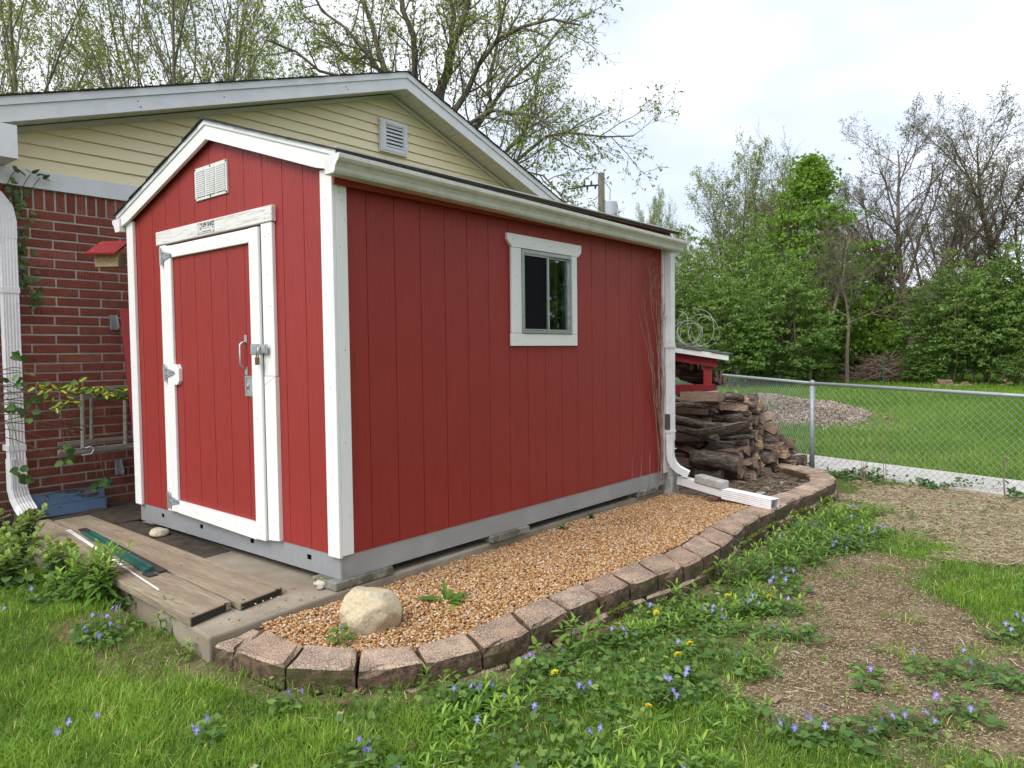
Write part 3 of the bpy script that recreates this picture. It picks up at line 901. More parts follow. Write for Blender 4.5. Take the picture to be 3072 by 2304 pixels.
# corner trims
def trim(x0, x1, y0, y1, z0, z1, m='white', name='corner_trim', parent=None):
    return MB().cbox(x0, x1, y0, y1, z0, z1, .003).build(name, m, parent or shed)
trim(-.025, -.0005, -.025, .078, ZS - .004, 2.26)
trim(.0005, .074, -.025, -.0005, ZS + .004, 2.225)
trim(-.025, -.0005, 2.362, 2.463, ZS - .004, 2.27)
trim(-.0005, .08, LY + .0005, 2.463, ZS, 2.22)
trim(3.575, 3.668, -.025, -.0005, ZS - .02, 2.20)

# rake boards and metal drip edge
RH = .112
for s in (-1, 1):
    ye = RY + s * 1.318
    poly = [(RY, RZ), (ye, RZ - RS * 1.318), (ye, RZ - RS * 1.318 - RH * .85), (RY + s * 1.14, RZ - RS * 1.14 - RH), (RY, RZ - RH)]
    MB().prism(poly, 0, -.05, -.026).build('rake_board', 'white_y', shed)
    poly = [(RY, RZ + .008), (ye + s * .01, RZ - RS * 1.328 + .008), (ye + s * .01, RZ - RS * 1.328 - .022), (RY, RZ - .022)]
    MB().prism(poly, 0, -.058, -.051).build('drip_edge', 'alu_white', shed)

# roof deck and shingle courses
for s in (-1, 1):
    def rp_(d, up):
        return (RY + s * d, RZ - RS * d + up)
    rf = MB().prism([rp_(0, -.012), rp_(1.33, -.012), rp_(1.33, .004), rp_(0, .004)], 0, -.049, LX + .06).build('roof', 'old_wood', shed)
    n = 10
    rg = random.Random(20 + s)
    for k in range(n):
        d0, d1 = 1.345 - k * .135, max(1.345 - (k + 1) * .135 - .05, 0)
        x0, x1 = -.068 + rg.uniform(-.008, .004), LX + .085 + rg.uniform(-.01, .012)
        MB().prism([rp_(d0, .009), rp_(d0, .017), rp_(d1, .011), rp_(d1, .006)], 0, x0, x1).build('shingle_course', 'shingle', rf)
    MB().prism([rp_(0, .021), rp_(.14, .021), rp_(.14, .013), rp_(0, .013)], 0, -.07, LX + .08).build('ridge_cap', 'shingle', rf)

# eave fascia and boxed soffit under the side gutters
for s, y0 in ((-1, 0.0), (1, LY)):
    ys = sorted((y0 + s * .03, y0 + s * .044))
    MB().box(-.02, LX + .03, ys[0], ys[1], 2.175, 2.338).build('fascia', 'red', shed)
    ys = sorted((y0, y0 + s * .0295))
    MB().box(.08, LX, ys[0], ys[1], 2.20, 2.212).build('eave_soffit', 'red_dark', shed)
    ys = sorted((y0 + s * .10, y0 + s * .108))
    m_ = MB()
    m_.prism([(ys[0], 2.318), (ys[1], 2.318), (ys[1], 2.352), (ys[0], 2.352)], 0, -.05, LX + .07)
    m_.build('eave_drip_edge', 'gutter', shed)

# gutters
KP = [(0, .095), (0, 0), (.074, 0), (.082, .012), (.086, .03), (.098, .049), (.113, .061), (.121, .073), (.121, .093), (.110, .095), (.110, .089)]
def gutter(s, yb, xa, za, xb, zb_, parent):
    mb = MB()
    P = []
    for (x, z) in ((xa, za), (xb, zb_)):
        P.append([(x, yb + s * o, z + h) for o, h in KP])
    n = len(KP)
    mb.add(P[0] + P[1], [(i, i + 1, n + i + 1, n + i) for i in range(n - 1)])
    g = mb.build('gutter', 'gutter', parent, fix=False)
    so = g.modifiers.new('s', 'SOLIDIFY'); so.thickness = 0.002
    for x, z, e in ((xa, za, -1), (xb, zb_, 1)):
        cap = [(yb + s * o, z + h) for o, h in KP[:9]]
        MB().prism(cap, 0, x - .002 + e * .0025, x + .002 + e * .0025).build('end_cap', 'downspout', g)
    for x in (xa + (xb - xa) * .915, xa + (xb - xa) * .967):
        z = za + (zb_ - za) * (x - xa) / (xb - xa)
        q = [(x - .004, yb + s * (o * 1.012), z + h - .001) for o, h in KP[1:9]] + [(x + .004, yb + s * (o * 1.012), z + h - .001) for o, h in KP[1:9]]
        MB().add(q, [(i, i + 1, 9 + i, 8 + i) for i in range(7)]).build('joint_band', 'skid', g, fix=False)
    return g
gutter(-1, -.0455, -.075, 2.212, 3.765, 2.168, shed)
gutter(1, LY + .0455, -.06, 2.205, 3.70, 2.19, shed)

# downspout with ribbed faces, elbow at its foot
def rib_profile(w, d, ribs=4, depth=.004):
    """closed profile, u across (w), v depth (d)"""
    pts = []
    def side(ax, fixed, a, b, outward):
        n = ribs * 4
        out = []
        for i in range(n):
            t = a + (b - a) * i / n
            off = depth if (i % 4) in (2, 3) and 0 < i < n - 1 else 0
            out.append((t, fixed - outward * off) if ax == 0 else (fixed - outward * off, t))
        return out
    pts += side(0, -d / 2, -w / 2, w / 2, -1)
    pts += side(1, w / 2, -d / 2, d / 2, 1)
    pts += side(0, d / 2, w / 2, -w / 2, 1)
    pts += side(1, -w / 2, d / 2, -d / 2, -1)
    return pts
prof = rib_profile(.078, .056)

dx = 3.635
mb = MB(); mb.sweep(prof, [(dx, -.058, 2.17), (dx, -.058, .46)], (1, 0, 0))
dsp = mb.build('downspout', 'downspout', shed)
big = [(a * 1.05, b * 1.05) for a, b in prof]
mb = MB(); mb.sweep(big, [(dx, -.058, .52), (dx, -.058, .34), (dx + .004, -.063, .29), (dx + .016, -.085, .235), (dx + .035, -.12, .195), (dx + .062, -.17, .165), (dx + .075, -.2, .15)], (1, .3, 0))
mb.build('elbow', 'downspout', dsp)
for z in (.53, 1.3):
    MB().box(dx - .047, dx + .047, -.09, -.027, z, z + .022).build('strap', 'downspout', dsp)
mb = MB(); mb.box(3.585, 3.602, -.075, -.03, .56, .70); mb.build('wood_shim', 'old_wood', shed)

# door ---------------------------------------------------------------
door = MB().box(-.0135, -.001, .77, 1.75, .24, 1.99).build('door', 'red_dark', shed)
de = [.745, .85, 1.052, 1.256, 1.459, 1.662, 1.80]
for a, b in zip(de[:-1], de[1:]):
    MB().box(-.022, -.0136, a + .002, b - .002, .23, 2.0).build('door_board', 'red', door)
MB().cbox(-.043, -.0225, .668, .768, .168, 2.032).build('stile', 'white', door)
MB().cbox(-.043, -.0225, 1.752, 1.846, .20, 2.032).build('stile', 'white', door)
MB().cbox(-.0425, -.0222, .769, 1.751, 1.948, 2.030).build('top_rail', 'white_y', door)
MB().prism([(.7685, .165), (1.751, .200), (1.751, .282), (.7685, .268)], 0, -.0425, -.0222).build('bottom_rail', 'white_y', door)
# hinge pad
MB().prism([(1.751, 1.085), (1.70, 1.085), (1.674, 1.11), (1.674, 1.195), (1.70, 1.222), (1.751, 1.222)], 0, -.046, -.0225).build('hinge_pad', 'white', door)
for z in (1.965, 1.165, .275):
    h = MB()
    h.tube([(-.052, 1.872, z - .06), (-.052, 1.872, z + .06)], .008, 8)
    h.box(-.047, -.0435, 1.872, 1.905, z - .055, z + .055)
    hinge = h.build('hinge', 'hardware', door)
    MB().prism([(1.868, z - .036), (1.868, z + .036), (1.735, z + .009), (1.728, z), (1.735, z - .009)], 0, -.0492, -.0462).build('strap', 'galv', hinge)
    k = MB()
    for yy, zz in ((1.845, z + .018), (1.845, z - .018), (1.79, z), (1.745, z)):
        k.tube([(-.0492, yy, zz), (-.052, yy, zz)], .005, 6)
    k.build('screw_head', 'black_stake', hinge)
# jambs and header
MB().cbox(-.026, -.0005, .545, .660, 1.175 - .02, 2.048).build('door_jamb', 'white', shed)
MB().prism([(.545, .185), (.660, .175), (.660, 1.10), (.545, 1.15)], 0, -.026, -.0005).build('door_jamb', 'white', shed)
MB().prism([(.545, 1.153), (.660, 1.103), (.660, 1.154), (.545, 1.154)], 0, -.026, -.0005).build('door_jamb', 'white', shed)
MB().cbox(-.026, -.0005, 1.852, 1.942, .19, 2.048).build('door_jamb', 'white', shed)
MB().cbox(-.033, -.0005, .532, 1.978, 2.050, 2.143, .004).build('door_header', 'header', shed)
# pull handle
h = MB(); yy = .858
h.tube([(-.027, yy, 1.362), (-.045, yy + .004, 1.356), (-.058, yy + .008, 1.345), (-.060, yy + .008, 1.225), (-.045, yy + .004, 1.206), (-.027, yy, 1.200)], .0065, 8)
hd = h.build('handle', 'hardware', door, smooth=True)
for z in (1.378, 1.183):
    MB().cbox(-.027, -.0225, yy - .014, yy + .014, z - .024, z + .024, .002).build('foot', 'galv', hd)
# recessed latch
lt = MB()
lt.box(-.029, -.0225, .752, .764, 1.03, 1.155); lt.box(-.029, -.0225, .858, .872, 1.03, 1.155)
lt.box(-.029, -.0225, .764, .858, 1.03, 1.042); lt.box(-.029, -.0225, .764, .858, 1.143, 1.155)
lt = lt.build('latch_plate', 'hardware', door)
MB().box(-.0245, -.0226, .764, .858, 1.042, 1.143).build('latch_back', 'galv', lt)
MB().box(-.0285, -.025, .768, .822, 1.05, 1.135).build('paddle', 'green_slate' if 'green_slate' in MAT else 'galv', lt)
MB().tube([(-.0245, .84, 1.075), (-.031, .838, 1.09), (-.0245, .84, 1.11)], .007, 6).build('latch_rivet', 'hardware', lt)
# hasp
hs = MB(); hs.cbox(-.050, -.0435, .668, .765, 1.285, 1.345, .002); hs.cbox(-.050, -.044, .588, .667, 1.288, 1.342, .002)
hs = hs.build('hasp', 'hardware', door)
MB().cbox(-.0535, -.0505, .60, .752, 1.297, 1.333, .002).build('hasp_strap', 'galv', hs)
MB().tube([(-.0505, .652, 1.30), (-.068, .652, 1.315), (-.0505, .652, 1.332)], .004, 6).build('staple', 'hardware', hs)
pk = thing('padlock', (-.07, .655, 1.22), 'small brass padlock hanging from the hasp of the red shed door', 'padlock')
MB().cbox(-.080, -.064, .640, .672, 1.222, 1.268, .004).build('lock_body', 'brass', pk)
MB().tube([(-.071, .645, 1.262), (-.072, .645, 1.305), (-.070, .650, 1.322), (-.068, .660, 1.322), (-.066, .667, 1.305), (-.071, .668, 1.262)], .0042, 8).build('shackle', 'hardware', pk, smooth=True)
# nail heads in the white boards
nl = MB()
rg = random.Random(9)
for (y, z, x) in [(.60, 2.07, -.033), (.62, 2.12, -.033), (.575, 1.98, -.026), (.62, 1.97, -.026), (.60, 1.75, -.026), (.57, 1.56, -.026), (.59, 1.56, -.026), (.59, .30, -.026), (.60, .22, -.026), (1.9, 1.4, -.026), (1.9, .8, -.026), (1.9, .35, -.026), (.72, 1.85, -.043), (.70, 1.62, -.043), (.72, .9, -.043), (.71, .25, -.043), (.73, .20, -.043), (1.2, .22, -.0425), (1.5, .235, -.0425), (1.0, .21, -.0425), (1.8, 1.6, -.043), (1.8, 1.0, -.043), (1.8, .5, -.043), (1.0, 1.99, -.0425), (1.3, 1.98, -.0425), (1.6, 2.0, -.0425), (1.6, 2.1, -.033), (.82, 2.08, -.033), (.9, 2.11, -.033), (1.8, 2.09, -.033), (1.75, 2.11, -.033), (.03, 2.1, -.025), (.04, 1.6, -.025), (.02, 1.1, -.025), (.03, .6, -.025), (.05, .3, -.025), (2.4, 1.9, -.025), (2.41, 1.2, -.025), (2.4, .5, -.025)]:
    nl.tube([(x + .002, y, z), (x - .0008, y, z)], .0028, 6)
for (xx, z, y) in [(.02, 2.17, -.025), (.025, 2.14, -.025), (.04, 2.1, -.025), (.055, 2.0, -.025), (.02, 1.85, -.025), (.04, 1.3, -.025), (.03, .8, -.025), (.05, .4, -.025), (1.47, 2.05, -.02), (1.7, 2.04, -.02), (1.9, 2.04, -.02), (2.2, 2.03, -.02), (1.5, 1.8, -.02), (1.5, 1.6, -.02), (2.19, 1.85, -.02), (2.19, 1.55, -.02), (1.5, 1.36, -.02), (2.18, 1.36, -.02)]:
    nl.tube([(xx, y + .002, z), (xx, y - .0012, z)], .0028, 6)
nl.build('nail_heads', 'black_stake', shed)['kind'] = 'stuff'

# name plate ----------------------------------------------------------
pl = MB().cbox(-.0355, -.0332, 1.170, 1.380, 2.061, 2.135, .001).build('name_plate', 'plate', shed)
xd, yd = (0, -1, 0), (0, 0, 1)
fr_ = MB()
for a in ((1.174, 1.376, 2.064, 2.0655), (1.174, 1.376, 2.1305, 2.132), (1.174, 1.1755, 2.064, 2.132), (1.3745, 1.376, 2.064, 2.132)):
    fr_.box(-.0362, -.0354, *a)
fr_.build('border', 'black_ink', pl)
link('lettering', text_mesh('TUFF SHED', .0345, 'black_ink', (-.0358, 1.257, 2.1135), xd, yd, .0004, .0011), pl)
icon = MB()
for a in ((1.352, 1.3535, 2.088, 2.115), (1.331, 1.3325, 2.088, 2.115), (1.331, 1.3535, 2.088, 2.0895), (1.339, 1.346, 2.089, 2.104)):
    icon.box(-.0362, -.0354, *a)
icon.prism([(1.356, 2.114), (1.342, 2.127), (1.329, 2.114), (1.329, 2.116), (1.342, 2.1295), (1.356, 2.116)], 0, -.0362, -.0354)
icon.build('emblem', 'black_ink', pl)
sm = MB()
rg = random.Random(2)
y = 1.322
while y > 1.215:
    w = rg.uniform(.003, .008)
    sm.box(-.0360, -.0354, y - w, y, 2.0925, 2.0955); y -= w + .0022
y = 1.318
while y > 1.215:
    w = rg.uniform(.003, .0055)
    sm.box(-.0360, -.0354, y - w, y, 2.0705, 2.0785); y -= w + .0035
sm.box(-.0360, -.0354, 1.325, 1.366, 2.0738, 2.0748); sm.box(-.0360, -.0354, 1.184, 1.21, 2.0738, 2.0748)
sm.tube([(-.0354, 1.19, 2.0925), (-.0360, 1.19, 2.0925)], .006, 10)
sm.build('small_print', 'black_ink', pl)
rv = MB()
for yy in (1.178, 1.372):
    for zz in (2.0675, 2.1285):
        rv.tube([(-.0354, yy, zz), (-.0375, yy, zz)], .004, 6)
rv.build('rivets', 'black_stake', pl)['kind'] = 'stuff'

# gable vent -----------------------------------------------------------
vt = MB()
y0, y1, z0, z1 = 1.045, 1.445, 2.288, 2.495
vt.box(-.012, -.001, y0, y1, z0, z0 + .016); vt.box(-.012, -.001, y0, y1, z1 - .016, z1)
cols = [(y0 + .016, y0 + .128), (y0 + .143, y0 + .257), (y0 + .272, y1 - .016)]
vt.box(-.012, -.001, y0, cols[0][0], z0 + .016, z1 - .016); vt.box(-.012, -.001, cols[0][1], cols[1][0], z0 + .016, z1 - .016)
vt.box(-.012, -.001, cols[1][1], cols[2][0], z0 + .016, z1 - .016); vt.box(-.012, -.001, cols[2][1], y1, z0 + .016, z1 - .016)
gv = vt.build('gable_vent', 'plate', shed)
MB().box(-.0025, -.0008, y0 + .01, y1 - .01, z0 + .01, z1 - .01).build('vent_void', 'dark', gv)
for a, b in cols:
    sl_ = MB()
    for k in range(13):
        z = z0 + .020 + k * .0132
        sl_.prism([(-.0165, z), (-.0165, z + .0098), (-.004, z + .0125), (-.004, z + .003)], 1, a, b)
    sl_.build('louvers', 'plate', gv)['kind'] = 'stuff'
rv = MB()
for yy in (y0 + .008, (y0 + y1) / 2, y1 - .008):
    for zz in (z0 + .008, z1 - .008):
        rv.tube([(-.012, yy, zz), (-.0155, yy, zz)], .006, 6)
rv.build('rivets', 'black_stake', gv)['kind'] = 'stuff'

# side window ----------------------------------------------------------
win = MB().box(WX0 - .002, WX0 + .014, -.028, .045, WZ0, WZ1).build('window', 'hardware', shed)
for a in ((WX1 - .014, WX1 + .002, -.028, .045, WZ0, WZ1), (WX0 + .014, WX1 - .014, -.028, .045, WZ0, WZ0 + .018), (WX0 + .014, WX1 - .014, -.028, .045, WZ1 - .024, WZ1)):
    MB().box(*a).build('frame', 'hardware', win)
xm = (WX0 + WX1) / 2 + .01
MB().box(xm - .018, xm + .0, -.024, -.004, WZ0 + .019, WZ1 - .025).build('sash_rail', 'hardware', win)
MB().box(xm + .002, xm + .02, -.012, .012, WZ0 + .019, WZ1 - .025).build('sash_rail', 'alu_white', win)
for a in ((WX0 + .015, WX0 + .028, -.022, -.006, WZ0 + .019, WZ1 - .025), (xm - .034, xm - .0185, -.0, .016, WZ0 + .03, WZ1 - .035),
          (WX1 - .032, WX1 - .0145, -.010, .012, WZ0 + .019, WZ1 - .025), (WX0 + .029, xm - .019, -.022, -.006, WZ1 - .038, WZ1 - .0255), (WX0 + .029, xm - .019, -.022, -.006, WZ0 + .0195, WZ0 + .030),
          (xm + .021, WX1 - .033, -.010, .012, WZ1 - .038, WZ1 - .0255), (xm + .021, WX1 - .033, -.010, .012, WZ0 + .0195, WZ0 + .030), (WX1 - .052, WX1 - .040, .02, .03, WZ0 + .03, WZ1 - .03)):
    MB().box(*a).build('sash', 'hardware', win)
MB().box(WX0 + .026, xm - .019, -.0145, -.0135, WZ0 + .028, WZ1 - .036).build('insect_screen', 'screen', win)
MB().box(xm + .019, WX1 - .031, -.0005, .0015, WZ0 + .028, WZ1 - .036).build('pane', 'glass', win)
MB().box(xm + .17, xm + .215, .055, .10, ZS + .02, 2.2).build('wall_stud', 'pale_wood', shed)
MB().prism([(1.412, 2.087), (2.288, 2.084), (2.288, 2.03), (2.250, 1.996), (1.456, 1.998), (1.412, 2.045)], 1, -.0205, -.0005).build('window_head_trim', 'white_x', shed)
MB().cbox(1.455, 1.5625, -.02, -.0005, 1.409, 1.995).build('window_side_trim', 'white', shed)
MB().cbox(2.1525, 2.232, -.02, -.0005, 1.409, 1.995).build('window_side_trim', 'white', shed)
MB().cbox(1.449, 2.230, -.0208, -.0005, 1.320, 1.407).build('window_sill_trim', 'white_x', shed)

# flaked paint spots on the side (tiny raised chips)
# support blocks under the rails
def support(x0, x1, y0, y1, label, z1=ZB - .001):
    o = MB().cbox(x0, x1, y0, y1, 0.0, z1, .006).build('support_block', 'mossy_block')
    tag(o, label, 'block', 'concrete blocks under the shed')
support(-.05, .36, -.018, .20, 'mossy concrete block under the near corner of the shed')
support(1.22, 1.62, -.022, .16, 'thin grey concrete block under the middle of the long side')
support(3.15, 3.52, -.005, .16, 'pale concrete block under the far end of the long side')
o = MB().cbox(3.66, 3.80, -.06, .10, -.06, .20, .008).build('block_pier', 'cblock')
tag(o, 'upright grey concrete pier behind the downspout foot', 'block')

# downspout extension lying over the gravel
ex = thing('downspout_extension', (3.7, -.5, -.02), 'white aluminium downspout extension lying across the gravel onto the edging', 'drain pipe')
a, b, c3 = Vector((3.74, -.10, .085)), Vector((3.64, -.60, .030)), Vector((3.525, -1.06, .012))
tray = [(-.047, .035), (-.047, -.035), (.047, -.035), (.047, .035), (.043, .035), (.043, -.031), (-.043, -.031), (-.043, .035)]
MB().sweep([(-u, -w) for u, w in tray], [a, b], (1, 0, 0)).build('open_channel', 'downspout', ex)
def ring_sweep(prof, pts, name, parent, th=.0025):
    m = MB(); P = [Vector(p) for p in pts]; n = len(prof); v = []
    for i, p in enumerate(P):
        d_ = (P[min(i + 1, len(P) - 1)] - P[max(i - 1, 0)]).normalized()
        sd = Vector((1, 0, 0)); sd = (sd - d_ * sd.dot(d_)).normalized(); w = d_.cross(sd)
        v += [p + sd * q[0] + w * q[1] for q in prof]
    f = [(i * n + k, i * n + (k + 1) % n, (i + 1) * n + (k + 1) % n, (i + 1) * n + k) for i in range(len(P) - 1) for k in range(n)]
    m.add(v, f); o = m.build(name, 'downspout', parent, fix=False)
    so = o.modifiers.new('s', 'SOLIDIFY'); so.thickness = th; so.offset = 0
    return o
ring_sweep(rib_profile(.108, .082, 5, .003), [b + Vector((0, .02, 0)), b.lerp(c3, .3), c3], 'ribbed_pipe', ex)
o = MB().cbox(-.055, .055, -.145, .145, -.033, .033, .006).build('concrete_brick', 'cblock')
o.location = (3.665, -.44, .115); o.rotation_euler = (.10, 0, -.20)
tag(o, 'half grey concrete brick weighing down the white downspout extension', 'block')
o = MB().cbox(-.10, .10, -.045, .045, -.03, .03, .005).build('brick', 'loose_brick')
o.location = (3.66, -.50, -.034); o.rotation_euler = (0, 0, -.15)
tag(o, 'red-brown brick propping the downspout extension on the gravel', 'brick')
# boulder ---------------------------------------------------------------
bm = bmesh.new()
bmesh.ops.create_icosphere(bm, subdivisions=5, radius=1)
for v in bm.verts:
    n = v.co.normalized()
    q = n.copy()
    # flattened facets
    for dvec, lim in ((Vector((-.5, -.62, .6)), .86), (Vector((.25, -.9, -.1)), .86), (Vector((.8, -.3, .5)), .88), (Vector((-.95, .1, .2)), .88), (Vector((.1, .1, 1)), .84), (Vector((.6, -.75, -.35)), .84)):
        dvec = dvec.normalized(); k = q.dot(dvec)
        if k > lim:
            q -= dvec * (k - lim) * .85
    a1 = float(vnoise(n.x * 2.2 + 5, n.y * 2.2 + n.z * 3.1, 31)) - .5
    a2 = float(vnoise(n.x * 9 + 5, n.y * 9 + n.z * 11, 32)) - .5
    q *= 1 + .10 * a1 + .02 * a2
    v.co = Vector((q.x * .150, q.y * .138, q.z * .132))
me = bpy.data.meshes.new('boulder'); bm.to_mesh(me); bm.free(); me.shade_smooth(); me.materials.append(MAT['boulder'])
o = link('boulder', me, None, (-.19, -.475, .028), (0, 0, -.7))
tag(o, 'rounded tan boulder sitting on the gravel near the shed corner', 'rock')
# ------------------------------------------------------------------ brick house behind
H = 3.5
house = thing('house', (0, H, 0), 'brick house with cream gable siding and white fascia behind the red shed', 'house')
RXH, HS_L, HS_R = 3.463, 0.3195, 0.346
OH = 0.30
def hz(x, top=4.511):
    return top - (HS_L * (RXH - x) if x < RXH else HS_R * (x - RXH))
XL, XR = -1.35, 8.4
wall = MB().box(XL, 0.96, H + .012, H + .12, -.1, 2.64).build('brick_wall', 'mortar', house)
MB().box(0.96, XR, H + .012, H + .12, -.1, 2.64).build('brick_wall_end', 'brick_far', house)
# individual bricks (visible stretch)
CP, BL = .0772, .344
full = MB().cbox(-BL / 2 + .0075, BL / 2 - .0075, -.011, .02, -CP / 2 + .0072, CP / 2 - .0072, .003).mesh('brick', 'brick')
rg = random.Random(12)
zt = 2.47
k = 0
while True:
    zc = zt - CP * (k + .5)
    if zc < -.02:
        break
    off = 0.0 if k % 2 == 0 else BL / 2
    x = -1.196 + off + 0.012 * rg.uniform(-1, 1)
    while x < 0.95:
        b = link('brick', full, wall, (x, H + .016 + rg.uniform(-.002, .002), zc + rg.uniform(-.0015, .0015)))
        x += BL
    k += 1
sold = MB().cbox(-CP / 2 + .0075, CP / 2 - .0075, -.011, .02, -.078, .078, .003).mesh('soldier_brick', 'brick')
x = -1.2
while x < .95:
    link('soldier_brick', sold, wall, (x, H + .016, 2.553)); x += CP * 1.02
# frieze board and gable siding
MB().box(XL, XR, H - .022, H + .011, 2.637, 2.775).build('frieze_board', 'alu_white', house)
MB().prism([(XL, 2.776), (XR, 2.776), (XR, hz(XR, 4.25)), (RXH, 4.25), (XL, hz(XL, 4.25))], 1, H + .016, H + .05).build('gable_sheathing', 'mortar', house)
EX = 0.1052
k = 0
z = 2.776
while z < 4.30:
    za, zb2 = z, z + EX
    top = 4.318
    # span of the course under the soffit line at its lower edge
    def lim(zz):
        return RXH - (top - zz) / HS_L, RXH + (top - zz) / HS_R
    l0, r0 = lim(za); l1, r1 = lim(min(zb2, top - .005))
    l0, l1 = max(l0, XL), max(l1, XL)
    r0, r1 = min(r0, XR), min(r1, XR)
    yb, yt = H - .014, H + .006
    zt2 = min(zb2 + .006, top)
    mb = MB()
    mb.add([(l0, yb, za), (r0, yb, za), (r1, yt, zt2), (l1, yt, zt2), (l0, H + .012, za), (r0, H + .012, za), (r1, H + .012, zt2), (l1, H + .012, zt2)],
           [(0, 1, 2, 3), (4, 7, 6, 5), (0, 4, 5, 1), (3, 2, 6, 7), (1, 5, 6, 2), (0, 3, 7, 4)])
    mb.build('siding_course', 'cream', house)
    z += EX
# J-channel along the rakes
for s, hs in ((-1, HS_L), (1, HS_R)):
    xe = XL if s < 0 else XR
    ze = 4.312 - hs * abs(xe - RXH)
    MB().prism([(RXH, 4.324), (xe, ze + .012), (xe, ze - .030), (RXH, 4.282)], 1, H - .026, H - .0145).build('rake_channel', 'soffit', house)
# gable vent
y0, y1, z0, z1 = 3.275, 3.690, 3.632, 4.012
v = MB()
v.box(y0, y1, H - .05, H - .012, z0, z0 + .062); v.box(y0, y1, H - .05, H - .012, z1 - .058, z1)
v.box(y0, y0 + .085, H - .05, H - .012, z0 + .062, z1 - .058); v.box(y1 - .065, y1, H - .05, H - .012, z0 + .062, z1 - .058)
gv = v.build('gable_vent', 'alu_white', house)
v = MB()
v.box(y0 + .02, y1 - .02, H - .056, H - .0505, z0 + .02, z0 + .05); v.box(y0 + .02, y1 - .02, H - .056, H - .0505, z1 - .046, z1 - .02)
v.box(y0 + .02, y0 + .065, H - .056, H - .0505, z0 + .05, z1 - .046); v.box(y1 - .05, y1 - .02, H - .056, H - .0505, z0 + .05, z1 - .046)
v.build('raised_frame', 'alu_white', gv)
MB().box(y0 + .05, y1 - .05, H - .022, H - .0165, z0 + .04, z1 - .04).build('vent_void', 'dark', gv)
for k in range(6):
    z = z0 + .07 + k * .0435
    MB().prism([(H - .047, z), (H - .047, z + .004), (H - .023, z + .038), (H - .023, z + .034)], 0, y0 + .086, y1 - .066).build('louver', 'alu_white', gv)
# fascia: rake boards, cap trim, box return
for s, hs in ((-1, HS_L), (1, HS_R)):
    xe = XL - .1 if s < 0 else XR + .1
    dz = hs * abs(xe - RXH)
    MB().prism([(RXH, 4.445), (xe, 4.445 - dz), (xe, 4.323 - dz), (RXH, 4.323)], 1, H - OH, H - OH + .022).build('fascia_board', 'alu_white', house)
    MB().prism([(RXH, 4.511), (xe, 4.511 - dz), (xe, 4.447 - dz), (RXH, 4.447)], 1, H - OH - .014, H - OH + .022).build('fascia_cap', 'alu_white', house)
    # soffit panels
    n = int(abs(xe - RXH) / .115)
    for k in range(n):
        a, b = RXH + s * (k * .115 + .002), RXH + s * ((k + 1) * .115 - .004)
        za, zb2 = 4.338 - hs * abs(a - RXH), 4.338 - hs * abs(b - RXH)
        MB().prism([(a, za), (b, zb2), (b, zb2 + .008), (a, za + .008)], 1, H - OH + .0225, H - .001).build('soffit_panel', 'soffit', house)
    MB().prism([(RXH, 4.352), (xe, 4.352 - dz), (xe, 4.356 - dz), (RXH, 4.356)], 1, H - OH + .0225, H).build('soffit_backing', 'soffit', house)
    # roof deck with shingle courses
    rf = MB().prism([(RXH, 4.492), (xe, 4.492 - dz), (xe, 4.506 - dz), (RXH, 4.506)], 1, H - OH + .023, H + 9).build('roof', 'old_wood', house)
    Lr = abs(xe - RXH)
    n = int(Lr / .128)
    rg = random.Random(30 + s)
    for k in range(n + 1):
        d0, d1 = Lr - k * .128, max(Lr - (k + 1) * .128 - .06, 0)
        def q(d_, up):
            return (RXH + s * d_, 4.513 - hs * d_ + up)
        MB().prism([q(d0, 0.002), q(d0, .014 + rg.uniform(-.002, .003)), q(d1, .004), q(d1, .0)], 1, H - OH - .03 + rg.uniform(-.008, .008), H + 9).build('shingle_course', 'shingle', rf)
    if s < 0:
        sm = MB()
        for (x_, zz) in ((0.42, .02), (.44, -.03), (1.2, .0), (2.6, .01), (2.62, -.02)):
            sm.tube([(x_, H - OH, 4.385 - hs * (RXH - x_) + zz), (x_, H - OH - .003, 4.385 - hs * (RXH - x_) + zz)], .006, 6)
        sm.build('nail_heads', 'black_stake', house)['kind'] = 'stuff'
MB().box(XL - .1, -.482, H - OH + .0005, H - .001, 2.782, 3.03).build('eave_box', 'alu_white', house)
# left side gutter leader: elbow and downspout on the wall
prof2 = rib_profile(.108, .08, 5, .004)
x0 = -.523
mb = MB(); mb.sweep(prof2, [(x0, 3.385, 2.24), (x0, 3.385, .27)], (1, 0, 0))
dn = mb.build('downspout', 'downspout', house)
b2 = [(a_ * 1.05, c_ * 1.05) for a_, c_ in prof2]
mb = MB(); mb.sweep(b2, [(x0, 3.385, 2.20), (x0, 3.385, 2.33), (x0 - .02, 3.38, 2.43), (x0 - .075, 3.375, 2.50), (x0 - .16, 3.37, 2.55), (x0 - .4, 3.37, 2.64), (x0 - .62, 3.37, 2.72)], (0.6, 0, .8))
mb.build('elbow', 'downspout', dn)
mb = MB(); mb.sweep(b2, [(x0, 3.385, .50), (x0, 3.385, .26), (x0 + .01, 3.375, .19), (x0 + .025, 3.345, .13), (x0 + .04, 3.29, .075)], (1, .2, 0))
mb.build('elbow', 'downspout', dn)
MB().prism([(x0 - .02, 3.2885), (x0 + .09, 3.2885), (x0 + .085, 3.2875), (x0 - .015, 3.2875)], 2, .045, .10).build('mouth', 'dark', dn)
for z in (.56, 1.78):
    MB().box(x0 - .06, x0 + .06, 3.342, 3.49, z, z + .045).build('strap', 'downspout', dn)
